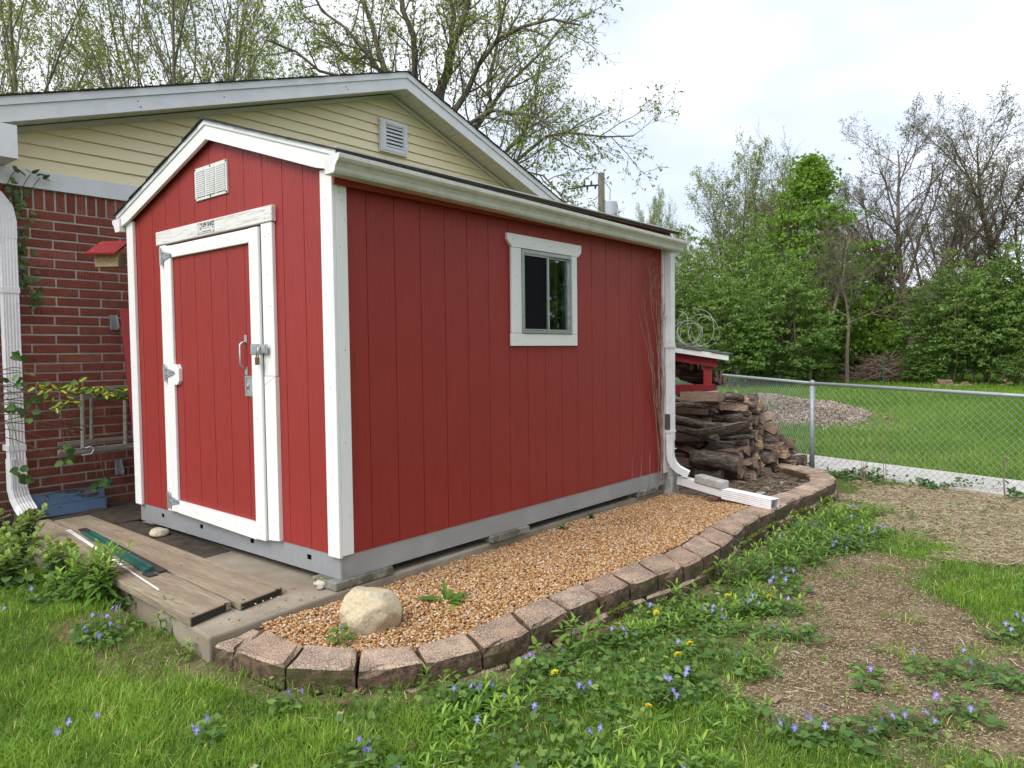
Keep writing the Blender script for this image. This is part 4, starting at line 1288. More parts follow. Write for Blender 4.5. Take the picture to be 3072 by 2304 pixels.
# ------------------------------------------------------------------ things beside the house and shed
# planks on the slab
def plank(poly, z0, z1, label):
    t_ = thing('plank', (poly[0][0], poly[0][1], z0), label, 'plank', 'planks on the slab')
    b = MB().prism(poly, 2, z0, z1).build('board', 'plank', t_)
    bv = b.modifiers.new('b', 'BEVEL'); bv.width = .006; bv.segments = 2; bv.limit_method = 'ANGLE'
    (ax, ay), (bx, by) = poly[0], poly[1]
    MB().prism([(ax + .007, ay - .0015), (bx - .007, by - .0015), (bx - .007, by + .01), (ax + .007, ay + .01)], 2, z0 + .004, z1 - .007).build('sawn_end', 'plank_end', t_)
    n = MB()
    for fx, fy in ((.15, .04), (.85, .05), (.5, .9)):
        n.tube([(ax + (bx - ax) * fx, ay + fy, z1 - .003), (ax + (bx - ax) * fx, ay + fy, z1 + .0008)], .008, 8)
    n.build('nail_heads', 'black_stake', t_)['kind'] = 'stuff'
    return t_
plank([(-.528, .118), (-.245, .18), (-.155, 3.0), (-.402, 3.0)], .002, .041, 'grey weathered plank lying on the slab nearer to the shed')
plank([(-.792, .105), (-.546, .172), (-.418, 3.06), (-.66, 3.06)], .002, .048, 'grey weathered plank on the slab edge under the green stakes')
# stakes and rods on the planks
def rod(name, a, b, r, m, label, n=8, flat=None):
    mb = MB()
    if flat:
        d_ = (Vector(b) - Vector(a)).normalized()
        mb.sweep([(-r, -flat), (r, -flat), (r, flat), (-r, flat)], [a, b], (1, 0, 0))
    else:
        mb.tube([a, b], r, n)
    o = mb.build(name, m)
    return tag(o, label, 'stake', 'stakes and rods on the planks')
rod('garden_stake', (-.455, 2.28, .062), (-.600, .985, .062), .014, 'green_stake', 'dark green painted stake lying beside the white rods on a plank')
rod('garden_stake', (-.425, 2.22, .064), (-.565, 1.0, .064), .016, 'green_stake', 'dark green painted stake between another green one and the black strip')
rod('black_strip', (-.405, 2.45, .056), (-.535, .93, .056), .026, 'black_stake', 'flat black strip lying beside the green stakes on a plank', flat=.004)
rod('white_rod', (-.485, 2.50, .054), (-.700, .62, .054), .0048, 'downspout', 'long thin white rod lying nearest the plank edge')
rod('white_rod', (-.468, 2.50, .054), (-.640, 1.10, .054), .0048, 'downspout', 'shorter thin white rod lying against the green stakes')
mb = MB(); mb.cbox(-.63, -.575, .90, .985, .048, .058, .002); o = mb.build('stake_foot', 'black_stake'); tag(o, 'flat black rubber foot at the near end of the green stakes', 'stake')
# blue painted boards leaning on the wall
bl = thing('blue_boards', (-.17, 3.33, 0), 'two blue painted boards with flaking paint leaning against the brick wall', 'boards')
def lean(z0, z1, y0, y1, x0, x1, m):
    return MB().add([(x0, y0, z0), (x1, y0, z0), (x1, y1, z1), (x0, y1, z1), (x0, y0 + .035, z0), (x1, y0 + .035, z0), (x1, y1 + .035, z1), (x0, y1 + .035, z1)],
                    [(0, 1, 2, 3), (4, 7, 6, 5), (0, 4, 5, 1), (3, 2, 6, 7), (1, 5, 6, 2), (0, 3, 7, 4)]).build('board', m, bl)
lean(.012, .098, 3.315, 3.335, -.437, .10, 'blue2'); lean(.100, .200, 3.338, 3.362, -.442, .098, 'blue')
# splash boards under the house downspout
sp = thing('splash_trough', (-.62, 3.15, .02), 'old grey board trough under the foot of the house downspout', 'trough')
for (a, b) in (((-.86, 3.0), (-.60, 3.28)), ((-.70, 2.86), (-.44, 3.14))):
    d_ = (Vector(b) - Vector(a)).normalized(); n_ = Vector((-d_.y, d_.x)) * .012
    MB().prism([(a[0] - n_.x, a[1] - n_.y), (b[0] - n_.x, b[1] - n_.y), (b[0] + n_.x, b[1] + n_.y), (a[0] + n_.x, a[1] + n_.y)], 2, -.02, .085).build('side_board', 'old_wood', sp)
MB().prism([(-.86, 3.0), (-.60, 3.28), (-.44, 3.14), (-.70, 2.86)], 2, -.03, .012).build('bottom_board', 'old_wood', sp)
# wooden ladder hung flat on the wall
ld = thing('ladder', (0.3, 3.38, .5), 'old grey step ladder hung sideways on the brick wall', 'ladder')
MB().cbox(-.135, 1.9, 3.33, 3.362, .995, 1.035, .003).build('side_rail', 'ladder', ld)
MB().cbox(-.255, 1.9, 3.29, 3.322, .495, .538, .003).build('side_rail', 'ladder', ld)
MB().cbox(-.225, 1.9, 3.38, 3.41, .560, .592, .003).build('side_rail', 'ladder', ld)
MB().cbox(-.10, 1.9, 3.40, 3.43, .93, .96, .003).build('side_rail', 'ladder', ld)
for x, y in ((-.07, 3.305), (.03, 3.395), (.265, 3.305), (.37, 3.395), (.60, 3.305), (.9, 3.305)):
    MB().tube([(x, y, .53 if y < 3.35 else .585), (x + .01, y, 1.0 if y < 3.35 else .94)], .018 if y < 3.35 else .015, 8).build('rung', 'ladder', ld)
MB().tube([(-.06, 3.295, .535), (-.02, 3.28, .545), (.0, 3.27, .52), (-.02, 3.27, .485), (-.09, 3.28, .48)], .008, 6).build('spreader_hook', 'galv', ld)
# wall brackets
for i, (z0, z1, lab) in enumerate(((1.515, 1.64, 'upper steel ladder bracket on the brick wall beside the red leaning board'), (.255, .385, 'lower steel ladder bracket on the brick wall above the blue boards'))):
    k = thing('wall_bracket', (.28, 3.49, z0), lab, 'bracket', 'steel brackets on the brick wall')
    MB().box(.245, .312, 3.484, 3.4885, z0, z1).build('back_plate', 'galv', k)
    MB().prism([(3.484, z0), (3.484, z1), (3.46, z1), (3.41, z0 + .03), (3.42, z0)], 0, .288, .292).build('web', 'galv', k)
    MB().prism([(3.484, z0), (3.484, z1), (3.47, z1), (3.455, z0)], 0, .247, .251).build('web', 'galv', k)
# red board leaning between house and shed
o = MB().add([(.03, 2.76, 1.652), (.115, 2.70, 1.652), (.17, 2.56, 0.0), (.085, 2.62, 0.0), (.045, 2.785, 1.652), (.13, 2.725, 1.652), (.185, 2.585, 0.0), (.10, 2.645, 0.0)],
             [(0, 1, 2, 3), (4, 7, 6, 5), (0, 4, 5, 1), (3, 2, 6, 7), (1, 5, 6, 2), (0, 3, 7, 4)]).build('red_board', 'red_y')
tag(o, 'dark red painted board leaning between the shed and the brick wall', 'board')
# birdhouse on the shed's far wall
bh = thing('birdhouse', (-.08, 2.58, 1.95), 'small birdhouse with a red sloping roof beside the shed corner', 'birdhouse')
def slab4(p, n, m, name, par):
    p = [Vector(q) for q in p]; n = Vector(n)
    return MB().add([q for q in p] + [q + n for q in p], [(0, 1, 2, 3), (4, 7, 6, 5), (0, 4, 5, 1), (3, 2, 6, 7), (1, 5, 6, 2), (0, 3, 7, 4)]).build(name, m, par)
bc = Vector((-.07, 2.66, 0)); br_ = Vector((.64, -.77, 0)); bf = Vector((.77, .64, 0))
def bp_(s_, t_, z):
    q = bc + br_ * s_ + bf * t_
    return (q.x, q.y, z)
slab4([bp_(-.125, -.10, 2.035), bp_(.10, -.10, 2.038), bp_(.115, .10, 2.155), bp_(-.11, .10, 2.152)], (-.006, 0, .014), 'red_y', 'roof', bh)
slab4([bp_(-.085, -.045, 1.955), bp_(.085, -.045, 1.957), bp_(.095, -.045, 2.065), bp_(-.095, -.045, 2.063)], (bf * .11)[:], 'pale_wood', 'box', bh)
n = MB()
for s_, t_ in ((-.09, -.06), (.07, -.06), (-.09, .06), (.08, .06)):
    q = Vector(bp_(s_, t_, 2.035 + (t_ + .10) * .585 + .013))
    n.tube([q, q + Vector((-.002, -.002, .004))], .005, 6)
n.build('screw_heads', 'hardware', bh)['kind'] = 'stuff'
# rubble near the base
def rock(name, loc, r, m, label, seed, cat='rock', flat=.7):
    bm = bmesh.new(); bmesh.ops.create_icosphere(bm, subdivisions=3, radius=1)
    for v in bm.verts:
        n = v.co.normalized(); k = 1 + .5 * (float(vnoise(n.x * 1.8 + seed, n.y * 1.8 + n.z * 2.3 + seed, seed)) - .5) + .12 * (float(vnoise(n.x * 6, n.y * 6 + n.z * 7, seed)) - .5)
        v.co = Vector((n.x * r * k * 1.2, n.y * r * k, n.z * r * k * flat))
    me = bpy.data.meshes.new(name); bm.to_mesh(me); bm.free(); me.shade_smooth(); me.materials.append(MAT[m])
    o = link(name, me, None, loc, (0, 0, seed)); return tag(o, label, cat)
rock('stone', (-.075, 1.98, .03), .05, 'boulder', 'pale broken stone lying by the shed base rail near the door', 3)
rock('stone', (-.03, .115, .022), .038, 'boulder', 'brown pebble stone tucked under the shed corner', 5)
rock('stone', (-.075, .09, .012), .018, 'cblock', 'tiny white stone lying in front of the shed corner', 6)
rock('stone', (-.04, .165, .012), .02, 'cblock', 'small grey stone chip under the shed front rail', 8)
rock('stone', (-.66, -.02, -.085), .045, 'boulder', 'crumbled mortar lump beside the slab corner', 9)
rock('stone', (4.35, -.62, -.075), .04, 'cblock', 'flat white stone on the brick patio', 12, flat=.25)
# dry vine on the shed's far corner
vn = thing('dead_vine', (3.5, -.03, .15), 'leafless dry vine climbing the far corner of the red shed', 'vine')
rg = random.Random(44)
for i in range(9):
    zt_ = rg.uniform(1.5, 2.18); x = 3.50 + rg.uniform(-.01, .06); xt = rg.choice([3.2, 3.3, 3.42, 3.5, 3.6]) + rg.uniform(-.05, .05)
    zb_ = rg.choice([.1, .12, .5, .8])
    pts = []
    for k in range(16):
        t_ = k / 15
        pts.append((x + (xt - x) * t_ ** 1.5 + .02 * math.sin(t_ * 9 + i) + rg.uniform(-.01, .01), -.030 - .008 * rg.random(), zb_ + (zt_ - zb_) * t_))
    s_ = MB().tube(pts, [.005 - .003 * k / 15 for k in range(16)], 4).build('stem', 'vine', vn)
    tw = MB()
    for k in range(2, 15, 1):
        if rg.random() < .7:
            p = Vector(pts[k]); e_ = p + Vector((rg.uniform(-.05, .05), rg.uniform(-.02, 0), rg.uniform(.0, .06)))
            tw.tube([p, p.lerp(e_, .5) + Vector((0, 0, .008)), e_], [.0018, .0015, .001], 3, False)
    tw.build('twigs', 'vine', s_)['kind'] = 'stuff'
for i in range(3):
    cx, cz, r_ = 3.40 + .05 * i, 1.95 - .1 * i, .10 + .03 * i
    MB().tube([(cx + r_ * math.cos(a), -.035 - .01 * (a > 3), cz + 1.3 * r_ * math.sin(a)) for a in np.linspace(1.2, 5.6, 14)], .0028, 4).build('stem', 'vine', vn)
for i in range(4):
    x = 2.95 + .15 * i
    MB().tube([(x, -.02, .0), (x + .02, -.05, .12), (x + .05, -.035, .26 + .06 * i), (x + .07, -.03, .38)], [.003, .002, .002, .001], 4).build('stem', 'vine', vn)
# ------------------------------------------------------------------ woodshed behind the red shed
ws = thing('woodshed', (5.4, .30, -.1), 'low red lean-to woodshed with a green shingled roof and white edge board', 'woodshed')
WXa, WXb = 5.45, 5.95
def wz(y):
    return 1.19 + .165 * (y - .20)
MB().prism([(.17, wz(.17) - .03), (1.75, wz(1.75) - .03), (1.75, wz(1.75) + .03), (.17, wz(.17) + .03)], 0, WXa - .11, WXa - .085).build('edge_board', 'white_y', ws)
rf = MB().prism([(.18, wz(.18) + .02), (1.75, wz(1.75) + .02), (1.75, wz(1.75) + .035), (.18, wz(.18) + .035)], 0, WXa - .084, WXb).build('roof', 'old_wood', ws)
rg = random.Random(8)
for k in range(11):
    a = .16 + k * .15
    for j in range(3):
        x0 = WXa - .12 + j * .27 + rg.uniform(-.01, .01)
        MB().prism([(a, wz(a) + .036), (a, wz(a) + .050 + rg.uniform(0, .006)), (a + .2, wz(a + .2) + .041), (a + .2, wz(a + .2) + .036)], 0, x0, x0 + .262).build('shingle', 'green_shingle', rf)
MB().prism([(.30, wz(.30) - .13), (1.72, wz(1.72) - .13), (1.72, wz(1.72) - .031), (.30, wz(.30) - .031)], 0, WXa - .05, WXa - .012).build('beam', 'red_y', ws)
for x in (WXa - .012, WXb - .15):
    for y in (.36, 1.62):
        MB().cbox(x, x + .09, y, y + .09, -.1, wz(y) - .01, .004).build('post', 'red', ws)
for z0, z1 in ((.76, .885), (.30, .42)):
    MB().cbox(WXa - .05, WXa - .0125, .335, 1.74, z0, z1, .004).build('rail', 'red_y', ws)
    MB().cbox(WXa + .08, WXb, .335, .36, z0 + .01, z1, .004).build('rail', 'red_y', ws)
ws.rotation_euler = (0, 0, .36)
# wire coil on its roof
wc = thing('wire_coil', (5.55, .75, 1.35), 'loose coil of grey wire resting on the woodshed roof', 'wire')
rg = random.Random(14)
for i in range(8):
    cx, cy, r_ = 5.6 + rg.uniform(-.12, .25), .62 + rg.uniform(-.10, .35), rg.uniform(.13, .24)
    tilt = rg.uniform(-.5, .5); ph = rg.uniform(0, 6)
    pts = []
    for a in np.linspace(0, rg.uniform(4.5, 6.2), 22):
        u, w = r_ * math.cos(a + ph), r_ * math.sin(a + ph)
        pts.append((cx + u * math.sin(tilt) + .03 * math.sin(3 * a), cy + u * math.cos(tilt), wz(cy) + .055 + r_ * .95 + w * .95))
    MB().tube(pts, .0024, 4).build('wire', 'wire', wc)
o = MB().cbox(5.5, 5.62, .66, .95, wz(.7) + .06, wz(.7) + .085, .003).build('lath', 'old_wood'); tag(o, 'short grey lath lying on the woodshed roof', 'board')

# ------------------------------------------------------------------ firewood
rg = random.Random(77)
def round_log(L, r, seed):
    q = random.Random(seed)
    n, m = 11, 7
    v, f = [], []
    bend = q.uniform(-.05, .05)
    for i in range(m):
        t_ = i / (m - 1)
        for k in range(n):
            a = 2 * math.pi * k / n
            rr = r * (1 + .16 * (q.random() - .5)) * (1.0 - .12 * t_)
            v.append((rr * math.cos(a) + bend * math.sin(t_ * 3.1), (t_ - .5) * L, rr * math.sin(a)))
    for i in range(m - 1):
        for k in range(n):
            f.append((i * n + k, i * n + (k + 1) % n, (i + 1) * n + (k + 1) % n, (i + 1) * n + k))
    e0 = [(x * .985, y - .0015, z * .985) for x, y, z in v[:n]]; e1 = [(x * .985, y + .0015, z * .985) for x, y, z in v[-n:]]
    return v, f + [tuple(range(n))[::-1], tuple((m - 1) * n + k for k in range(n))], None
def split_log(L, r, seed):
    q = random.Random(seed)
    ang = q.uniform(.9, 1.7)
    prof = [(0, 0)]
    for k in range(6):
        a = -ang / 2 + ang * k / 5 + math.pi / 2
        prof.append((r * math.cos(a), r * math.sin(a)))
    cx = sum(p[0] for p in prof) / 7; cz = sum(p[1] for p in prof) / 7
    n, m = 7, 6
    v, f = [], []
    for i in range(m):
        t_ = i / (m - 1)
        for k, (a, b) in enumerate(prof):
            v.append(((a - cx) + r * .09 * (q.random() - .5), (t_ - .5) * L + .02 * q.uniform(-1, 1) * (i in (0, m - 1)), (b - cz) + r * .09 * (q.random() - .5)))
    bark, wd = [], []
    for i in range(m - 1):
        for k in range(n):
            face = (i * n + k, i * n + (k + 1) % n, (i + 1) * n + (k + 1) % n, (i + 1) * n + k)
            (bark if 1 <= k <= 5 else wd).append(face)
    wd += [tuple(range(n))[::-1], tuple((m - 1) * n + k for k in range(n))]
    return v, bark, wd
def make_log(kind, L, r, seed, pale=False):
    v, f, wd = (round_log if kind == 'r' else split_log)(L, r, seed)
    me = bpy.data.meshes.new('firewood_log')
    if wd is None:
        caps = f[-2:]; body = f[:-2]
    else:
        caps = wd; body = f
    me.from_pydata(v, [], body + caps)
    me.materials.append(MAT['log_bark']); me.materials.append(MAT['pale_wood' if pale else 'split_wood'])
    me.polygons.foreach_set('material_index', [0] * len(body) + [1] * len(caps))
    bm = bmesh.new(); bm.from_mesh(me); bmesh.ops.recalc_face_normals(bm, faces=bm.faces[:]); bm.to_mesh(me); bm.free()
    if kind == 'r':
        me.polygons.foreach_set('use_smooth', [True] * len(body) + [False] * len(caps))
    return me
protos = {'r': [make_log('r', .46, r_, s) for s, r_ in enumerate((.032, .042, .052, .060, .036, .046))],
          's': [make_log('s', .44, r_, 40 + s) for s, r_ in enumerate((.085, .10, .115, .075, .095, .105, .07))]}
pale = make_log('s', .26, .10, 91, True)
protos['s'] += [make_log('s', .44, r_, 60 + s, True) for s, r_ in enumerate((.08, .095, .07))]
LAY = .068
# heap: logs lying along y in rows that step back towards the fence as they rise
for layer in range(12):
    z = -.05 + layer * LAY
    xf = 4.95 + layer * .045
    xe = 6.35 - max(0, layer - 3) * .055
    x = xf
    while x < xe:
        for row in (0, 1):
            right = -.22 - .03 * (x - 5) + .024 * max(layer - 1, 0) + rg.uniform(-.10, .08) + (.10 if x > 5.9 and layer > 3 else 0)
            y = right + .22 + row * .43
            if layer > 9 and x > 5.30 and y > .42:
                continue                     # the woodshed stands here
            if row == 1 and x > 5.25 + .045 * layer:
                continue                     # buried, never seen
            if x > xf + .75 and layer < 8 and x < xe - .35:
                continue                     # buried core
            kind = 'r' if rg.random() < .28 else 's'
            yaw = rg.uniform(-.25, .25); pit = rg.uniform(-.10, .12)
            if rg.random() < .16:
                yaw = rg.uniform(-.7, .6); pit = rg.uniform(-.1, .25)
            o = link('firewood_log', rg.choice(protos[kind]), None, (x + rg.uniform(-.02, .02), y, z + rg.uniform(-.015, .015)), (pit, rg.uniform(0, 6.28), yaw))
            s_ = rg.uniform(.85, 1.15); o.scale = (s_, rg.uniform(.8, 1.15), s_)
            lay = ['bottom', 'second', 'third', 'fourth', 'fifth', 'sixth', 'seventh', 'eighth', 'ninth', 'tenth', 'eleventh', 'top'][layer]
            wh = 'front left' if row == 1 else 'near the front' if x < xf + .25 else 'towards the fence' if x > 5.9 else 'in the middle'
            tag(o, '%s firewood log in the %s layer of the heap, %s' % ('split brown' if kind == 's' else 'round barky', lay, wh), 'firewood', 'logs heaped by the woodshed')
        x += rg.uniform(.085, .115)
for i in range(16):
    kind = 'r' if i % 3 else 's'
    o = link('firewood_log', rg.choice(protos[kind]), None, (5.02 + .022 * i, .42 + rg.uniform(-.12, .12), .60 + .05 * (i % 4) + rg.uniform(-.01, .02)), (rg.uniform(-.12, .15), rg.uniform(0, 6.28), rg.uniform(-.3, .3)))
    tag(o, '%s firewood log under the red rail at the left top of the heap' % ('split brown' if kind == 's' else 'round barky'), 'firewood', 'logs heaped by the woodshed')
def special(me, loc, rot, label, sc=(1, 1, 1)):
    o = link('firewood_log', me, None, loc, rot); o.scale = sc
    return tag(o, label, 'firewood', 'logs heaped by the woodshed')
special(make_log('s', .52, .13, 101), (4.93, .0, .42), (.30, 4.0, .15), 'long split log with a pale pink face sloping across the front of the heap')
special(make_log('r', .52, .095, 102), (4.84, .06, .10), (.10, .9, .18), 'largest rough-barked log low at the front of the heap')
special(make_log('r', .32, .065, 103), (4.82, .14, -.02), (.05, .9, .10), 'short grey-barked log on the bottom front of the heap')
special(make_log('r', .75, .050, 104), (4.92, .40, .50), (.16, .2, .05), 'smooth grey branch log at the left front of the heap')
special(make_log('r', .70, .045, 105), (4.90, .40, .40), (.14, .2, .03), 'lower of two smooth grey branch logs at the left front')
special(pale, (5.22, .34, .775), (.25, 1.9, .5), 'fresh yellow split log on top of the heap')
special(make_log('r', .22, .040, 107), (5.38, .10, .74), (.1, .9, .9), 'short round branch end on top right of the heap')
special(make_log('r', .42, .075, 106), (6.2, -.20, -.01), (0, .9, .05), 'thick cut log end at the far right of the heap')
special(make_log('s', .48, .10, 109), (5.85, -.02, .44), (.55, .9, .3), 'dark log tilted down at the right shoulder of the heap')
for i in range(12):
    o = link('firewood_log', protos['r' if i % 3 else 's'][i % 6], None, (5.60 + .10 * (i % 4), .62 + .33 * (i // 6), .93 + .075 * (i // 4)), (rg.uniform(-.1, .1), rg.uniform(0, 6), rg.uniform(-.15, .15)))
    tag(o, 'firewood log stacked inside the red woodshed above its rail', 'firewood', 'logs inside the woodshed')
# bark scraps and litter on the patio
rgn = np.random.default_rng(4)
n = 420
x = rgn.uniform(4.1, 6.0, n); y = rgn.uniform(-.85, .2, n); a = rgn.uniform(0, 6.28, n); L = rgn.uniform(.01, .05, n); W = rgn.uniform(.003, .014, n)
k = in_poly(x, y, inner); x, y, a, L, W = x[k], y[k], a[k], L[k], W[k]; n = len(x)
ca, sa = np.cos(a), np.sin(a); z = -.083 + rgn.uniform(0, .012, n)
q = np.stack([np.stack([x + s1 * L * ca - s2 * W * sa, y + s1 * L * sa + s2 * W * ca, z + rgn.uniform(0, .01, n)], -1) for s1, s2 in ((-1, -1), (1, -1), (1, 1), (-1, 1))], 1).reshape(-1, 3)
o = link('bark_litter', np_mesh('bark_litter', q, np.arange(4 * n).reshape(-1, 4), 'dead_leaf', np.repeat(rgn.random(n), 4)))
tag(o, 'bark scraps and chips scattered over the brick patio', 'litter', kind='stuff')

# ------------------------------------------------------------------ chain-link fence
fe = thing('chain_link_fence', (6.65, -.34, -.2), 'galvanised chain-link fence with a round post running past the woodpile', 'fence')
P0 = Vector((6.65, -.34)); PL = Vector((13.8, 6.2)); PR = Vector((6.05, -3.9))
def seg(a, b, za, zb2, gza, gzb):
    L = (b - a).length; d_ = (b - a) / L
    MB().tube([(a.x, a.y, za), (b.x, b.y, zb2)], .0205, 10).build('top_rail', 'fence_metal', fe, smooth=True)
    D = .074; Hh = 1.0
    V_, F_ = [], []
    n = int((L + Hh) / D) + 1
    r = .0020
    vs = []
    for fam in (1, -1):
        for i in range(-int(Hh / D) - 1, n):
            s0 = i * D
            # line: s = s0 + fam*h
            if fam == 1:
                h0, h1 = max(0, -s0), min(Hh, L - s0)
            else:
                h0, h1 = max(0, s0 + Hh - L - 0), Hh
                s0 = s0 + Hh
                h0 = max(0, s0 - L); h1 = min(Hh, s0)
            if h1 - h0 < .02:
                continue
            vs.append((s0 + fam * h0, h0, s0 + fam * h1, h1))
    for (sa_, ha, sb, hb) in vs:
        for s_, h in ((sa_, ha), (sb, hb)):
            zt = za + (zb2 - za) * s_ / L; zg = gza + (gzb - gza) * s_ / L
            c = Vector((a.x + d_.x * s_, a.y + d_.y * s_, zg + (zt - zg) * h / Hh))
            dirv = Vector((d_.x, d_.y, 1.0)).normalized(); nn = Vector((d_.y, -d_.x, 0))
            e1 = nn; e2 = Vector((d_.x, d_.y, -1 if sb > sa_ else 1)).normalized()
            for k in range(3):
                an = 2.094 * k
                V_.append(c + (e1 * math.cos(an) + e2 * math.sin(an)) * r)
        o_ = len(V_) - 6
        for k in range(3):
            F_.append((o_ + k, o_ + (k + 1) % 3, o_ + 3 + (k + 1) % 3, o_ + 3 + k))
    me = np_mesh('wire_mesh', np.array([v[:] for v in V_]), np.array(F_), 'fence_metal', smooth=True)
    tag(link('wire_mesh', me, fe), kind='stuff')
    tie = MB(); s_ = .25
    while s_ < L:
        zt = za + (zb2 - za) * s_ / L
        c = Vector((a.x + d_.x * s_, a.y + d_.y * s_, zt))
        tie.tube([c + Vector((d_.x * .01, d_.y * .01, .022)), c + Vector((d_.y * .023, -d_.x * .023, 0)), c + Vector((-d_.x * .01, -d_.y * .01, -.03))], .0025, 4)
        s_ += .4
    tie.build('wire_ties', 'fence_metal', fe)['kind'] = 'stuff'
seg(P0, PL, .86, .86, -.15, -.2)
seg(P0, PR, .86, .74, -.15, -.24)
for q_, zt in ((P0, .87), (P0.lerp(PL, .39), .87), (P0.lerp(PL, .78), .87), (PR, .75)):
    ps = MB().tube([(q_.x, q_.y, -.3), (q_.x, q_.y, zt - .035)], .030, 12).build('post', 'fence_metal', fe, smooth=True)
    MB().tube([(q_.x, q_.y, zt - .035), (q_.x, q_.y, zt + .0), (q_.x, q_.y, zt + .022), (q_.x, q_.y, zt + .03)], [.034, .034, .026, .008], 12).build('post_cap', 'fence_metal', ps, smooth=True)

# ------------------------------------------------------------------ wood chip pile on the far lawn
N = 60
us = np.linspace(-1, 1, N)
U_, W_ = np.meshgrid(us, us, indexing='ij')
rr = np.hypot(U_, W_) * (1 + .35 * (vnoise(U_ * 1.6 + 3, W_ * 1.6 + 3, 41) - .5))
hh = .40 * np.clip(1 - rr, 0, 1) ** 0.9 * (0.7 + .6 * vnoise(U_ * 3, W_ * 3, 42))
cx, cy = 15.6, 3.35
ex_, ey_ = np.array([.87, .50]), np.array([-.5, .87])
Xc = cx + U_ * 4.3 * ex_[0] + W_ * 1.9 * ey_[0]; Yc = cy + U_ * 4.3 * ex_[1] + W_ * 1.9 * ey_[1]
Zc = -.235 + hh
keep = rr < 1.02
V = np.stack([Xc, Yc, Zc], -1).reshape(-1, 3); I = np.arange(N * N).reshape(N, N)
Fq = np.stack([I[:-1, :-1], I[1:, :-1], I[1:, 1:], I[:-1, 1:]], -1).reshape(-1, 4)
Fq = Fq[keep.ravel()[Fq].all(1)]
wcp = thing('wood_chip_pile', (cx, cy, -.22), 'low spread heap of pale wood chips on the lawn beyond the fence', 'chip pile')
t_ = link('mound', np_mesh('mound', V, Fq, 'chips', vnoise(Xc * 9, Yc * 9, 4).ravel(), smooth=True), wcp)
rgn = np.random.default_rng(9); n = 60000
u, w = rgn.uniform(-1.12, 1.12, n), rgn.uniform(-1.15, 1.15, n)
r2 = np.hypot(u, w) * (1 + .35 * (vnoise(u * 1.6 + 3, w * 1.6 + 3, 41) - .5))
k = (r2 < 1.0) | (rgn.random(n) < np.exp(-(r2 - 1) * 9) * .5); u, w, r2 = u[k], w[k], r2[k]; n = len(u)
z = -.225 + .40 * np.clip(1 - r2, 0, 1) ** .9 * (.7 + .6 * vnoise(u * 3, w * 3, 42)) + rgn.uniform(.0, .02, n)
x = cx + u * 4.3 * ex_[0] + w * 1.9 * ey_[0]; y = cy + u * 4.3 * ex_[1] + w * 1.9 * ey_[1]
a = rgn.uniform(0, 6.28, n); L = rgn.uniform(.012, .04, n); W2 = rgn.uniform(.006, .014, n); tz = rgn.normal(0, .4, n) * L
q = np.stack([np.stack([x + s1 * L * np.cos(a) - s2 * W2 * np.sin(a), y + s1 * L * np.sin(a) + s2 * W2 * np.cos(a), z + s1 * tz + s2 * rgn.normal(0, .3, n) * W2], -1) for s1, s2 in ((-1, -1), (1, -1), (1, 1), (-1, 1))], 1).reshape(-1, 3)
tag(link('chips', np_mesh('chips', q, np.arange(4 * n).reshape(-1, 4), 'chips', np.repeat(rgn.random(n), 4)), wcp), kind='stuff')

# ------------------------------------------------------------------ far things: pole, bricks, posts, brush
def DP(u, v, d_):
    """world point at photo pixel (u, v) (3072 wide) and depth d_ along the view axis: used once, to lay the far things out"""
    u, v, d_ = float(u), float(v), float(d_)
    return Vector((-2.4543, -3.2862, 1.2795)) + d_ * (_f + _r * ((u - 1536) / 2229.3) - _u * ((v - 1152) / 2229.3))
up_ = thing('utility_pole', (44.5, 27.2, -.3), 'wooden utility pole carrying a grey transformer beyond the house', 'utility pole')
bx, by = 44.5, 27.2
MB().tube([(bx, by, -1), (bx, by, 14.4)], [.30, .24], 12).build('pole', 'pole', up_, smooth=True)
tr_ = MB(); tx, ty = bx + .43, by - .52
tr_.tube([(tx, ty, 10.9), (tx, ty, 10.97), (tx, ty, 12.25), (tx, ty, 12.33)], [.44, .49, .49, .40], 16)
tr_ = tr_.build('transformer', 'transformer', up_, smooth=False)
MB().tube([(tx - .1, ty, 12.3), (tx - .1, ty, 12.75)], [.08, .05], 8).build('bushing', 'transformer', tr_)
MB().box(tx - .32, tx - .1, ty + .2, ty + .5, 11.9, 12.0).build('bracket', 'galv', tr_)
MB().tube([(bx, by, 13.55), (bx - .9, by + 1.0, 13.45), (bx - 1.6, by + 1.9, 13.25)], .07, 6).build('arm', 'black_stake', up_)
for k, (dx_, dz_) in enumerate(((.5, .35), (.85, .45), (.3, -.25), (.7, -.35))):
    MB().tube([(bx - dx_, by + dx_ * 1.1, 13.5), (bx - dx_, by + dx_ * 1.1, 13.5 + dz_)], [.10, .06], 8).build('insulator', 'black_stake', up_)
MB().tube([(bx - .85, by + .95, 13.95), (bx - .3, by + .2, 14.5), (tx, ty, 13.2), (tx - .1, ty, 12.75)], .025, 4).build('jumper_wire', 'black_stake', up_)
MB().tube([(tx + .35, ty - .35, 12.2), (tx + .4, ty - .4, 11.5), (tx + .36, ty - .36, 10.7)], .025, 4).build('jumper_wire', 'black_stake', up_)
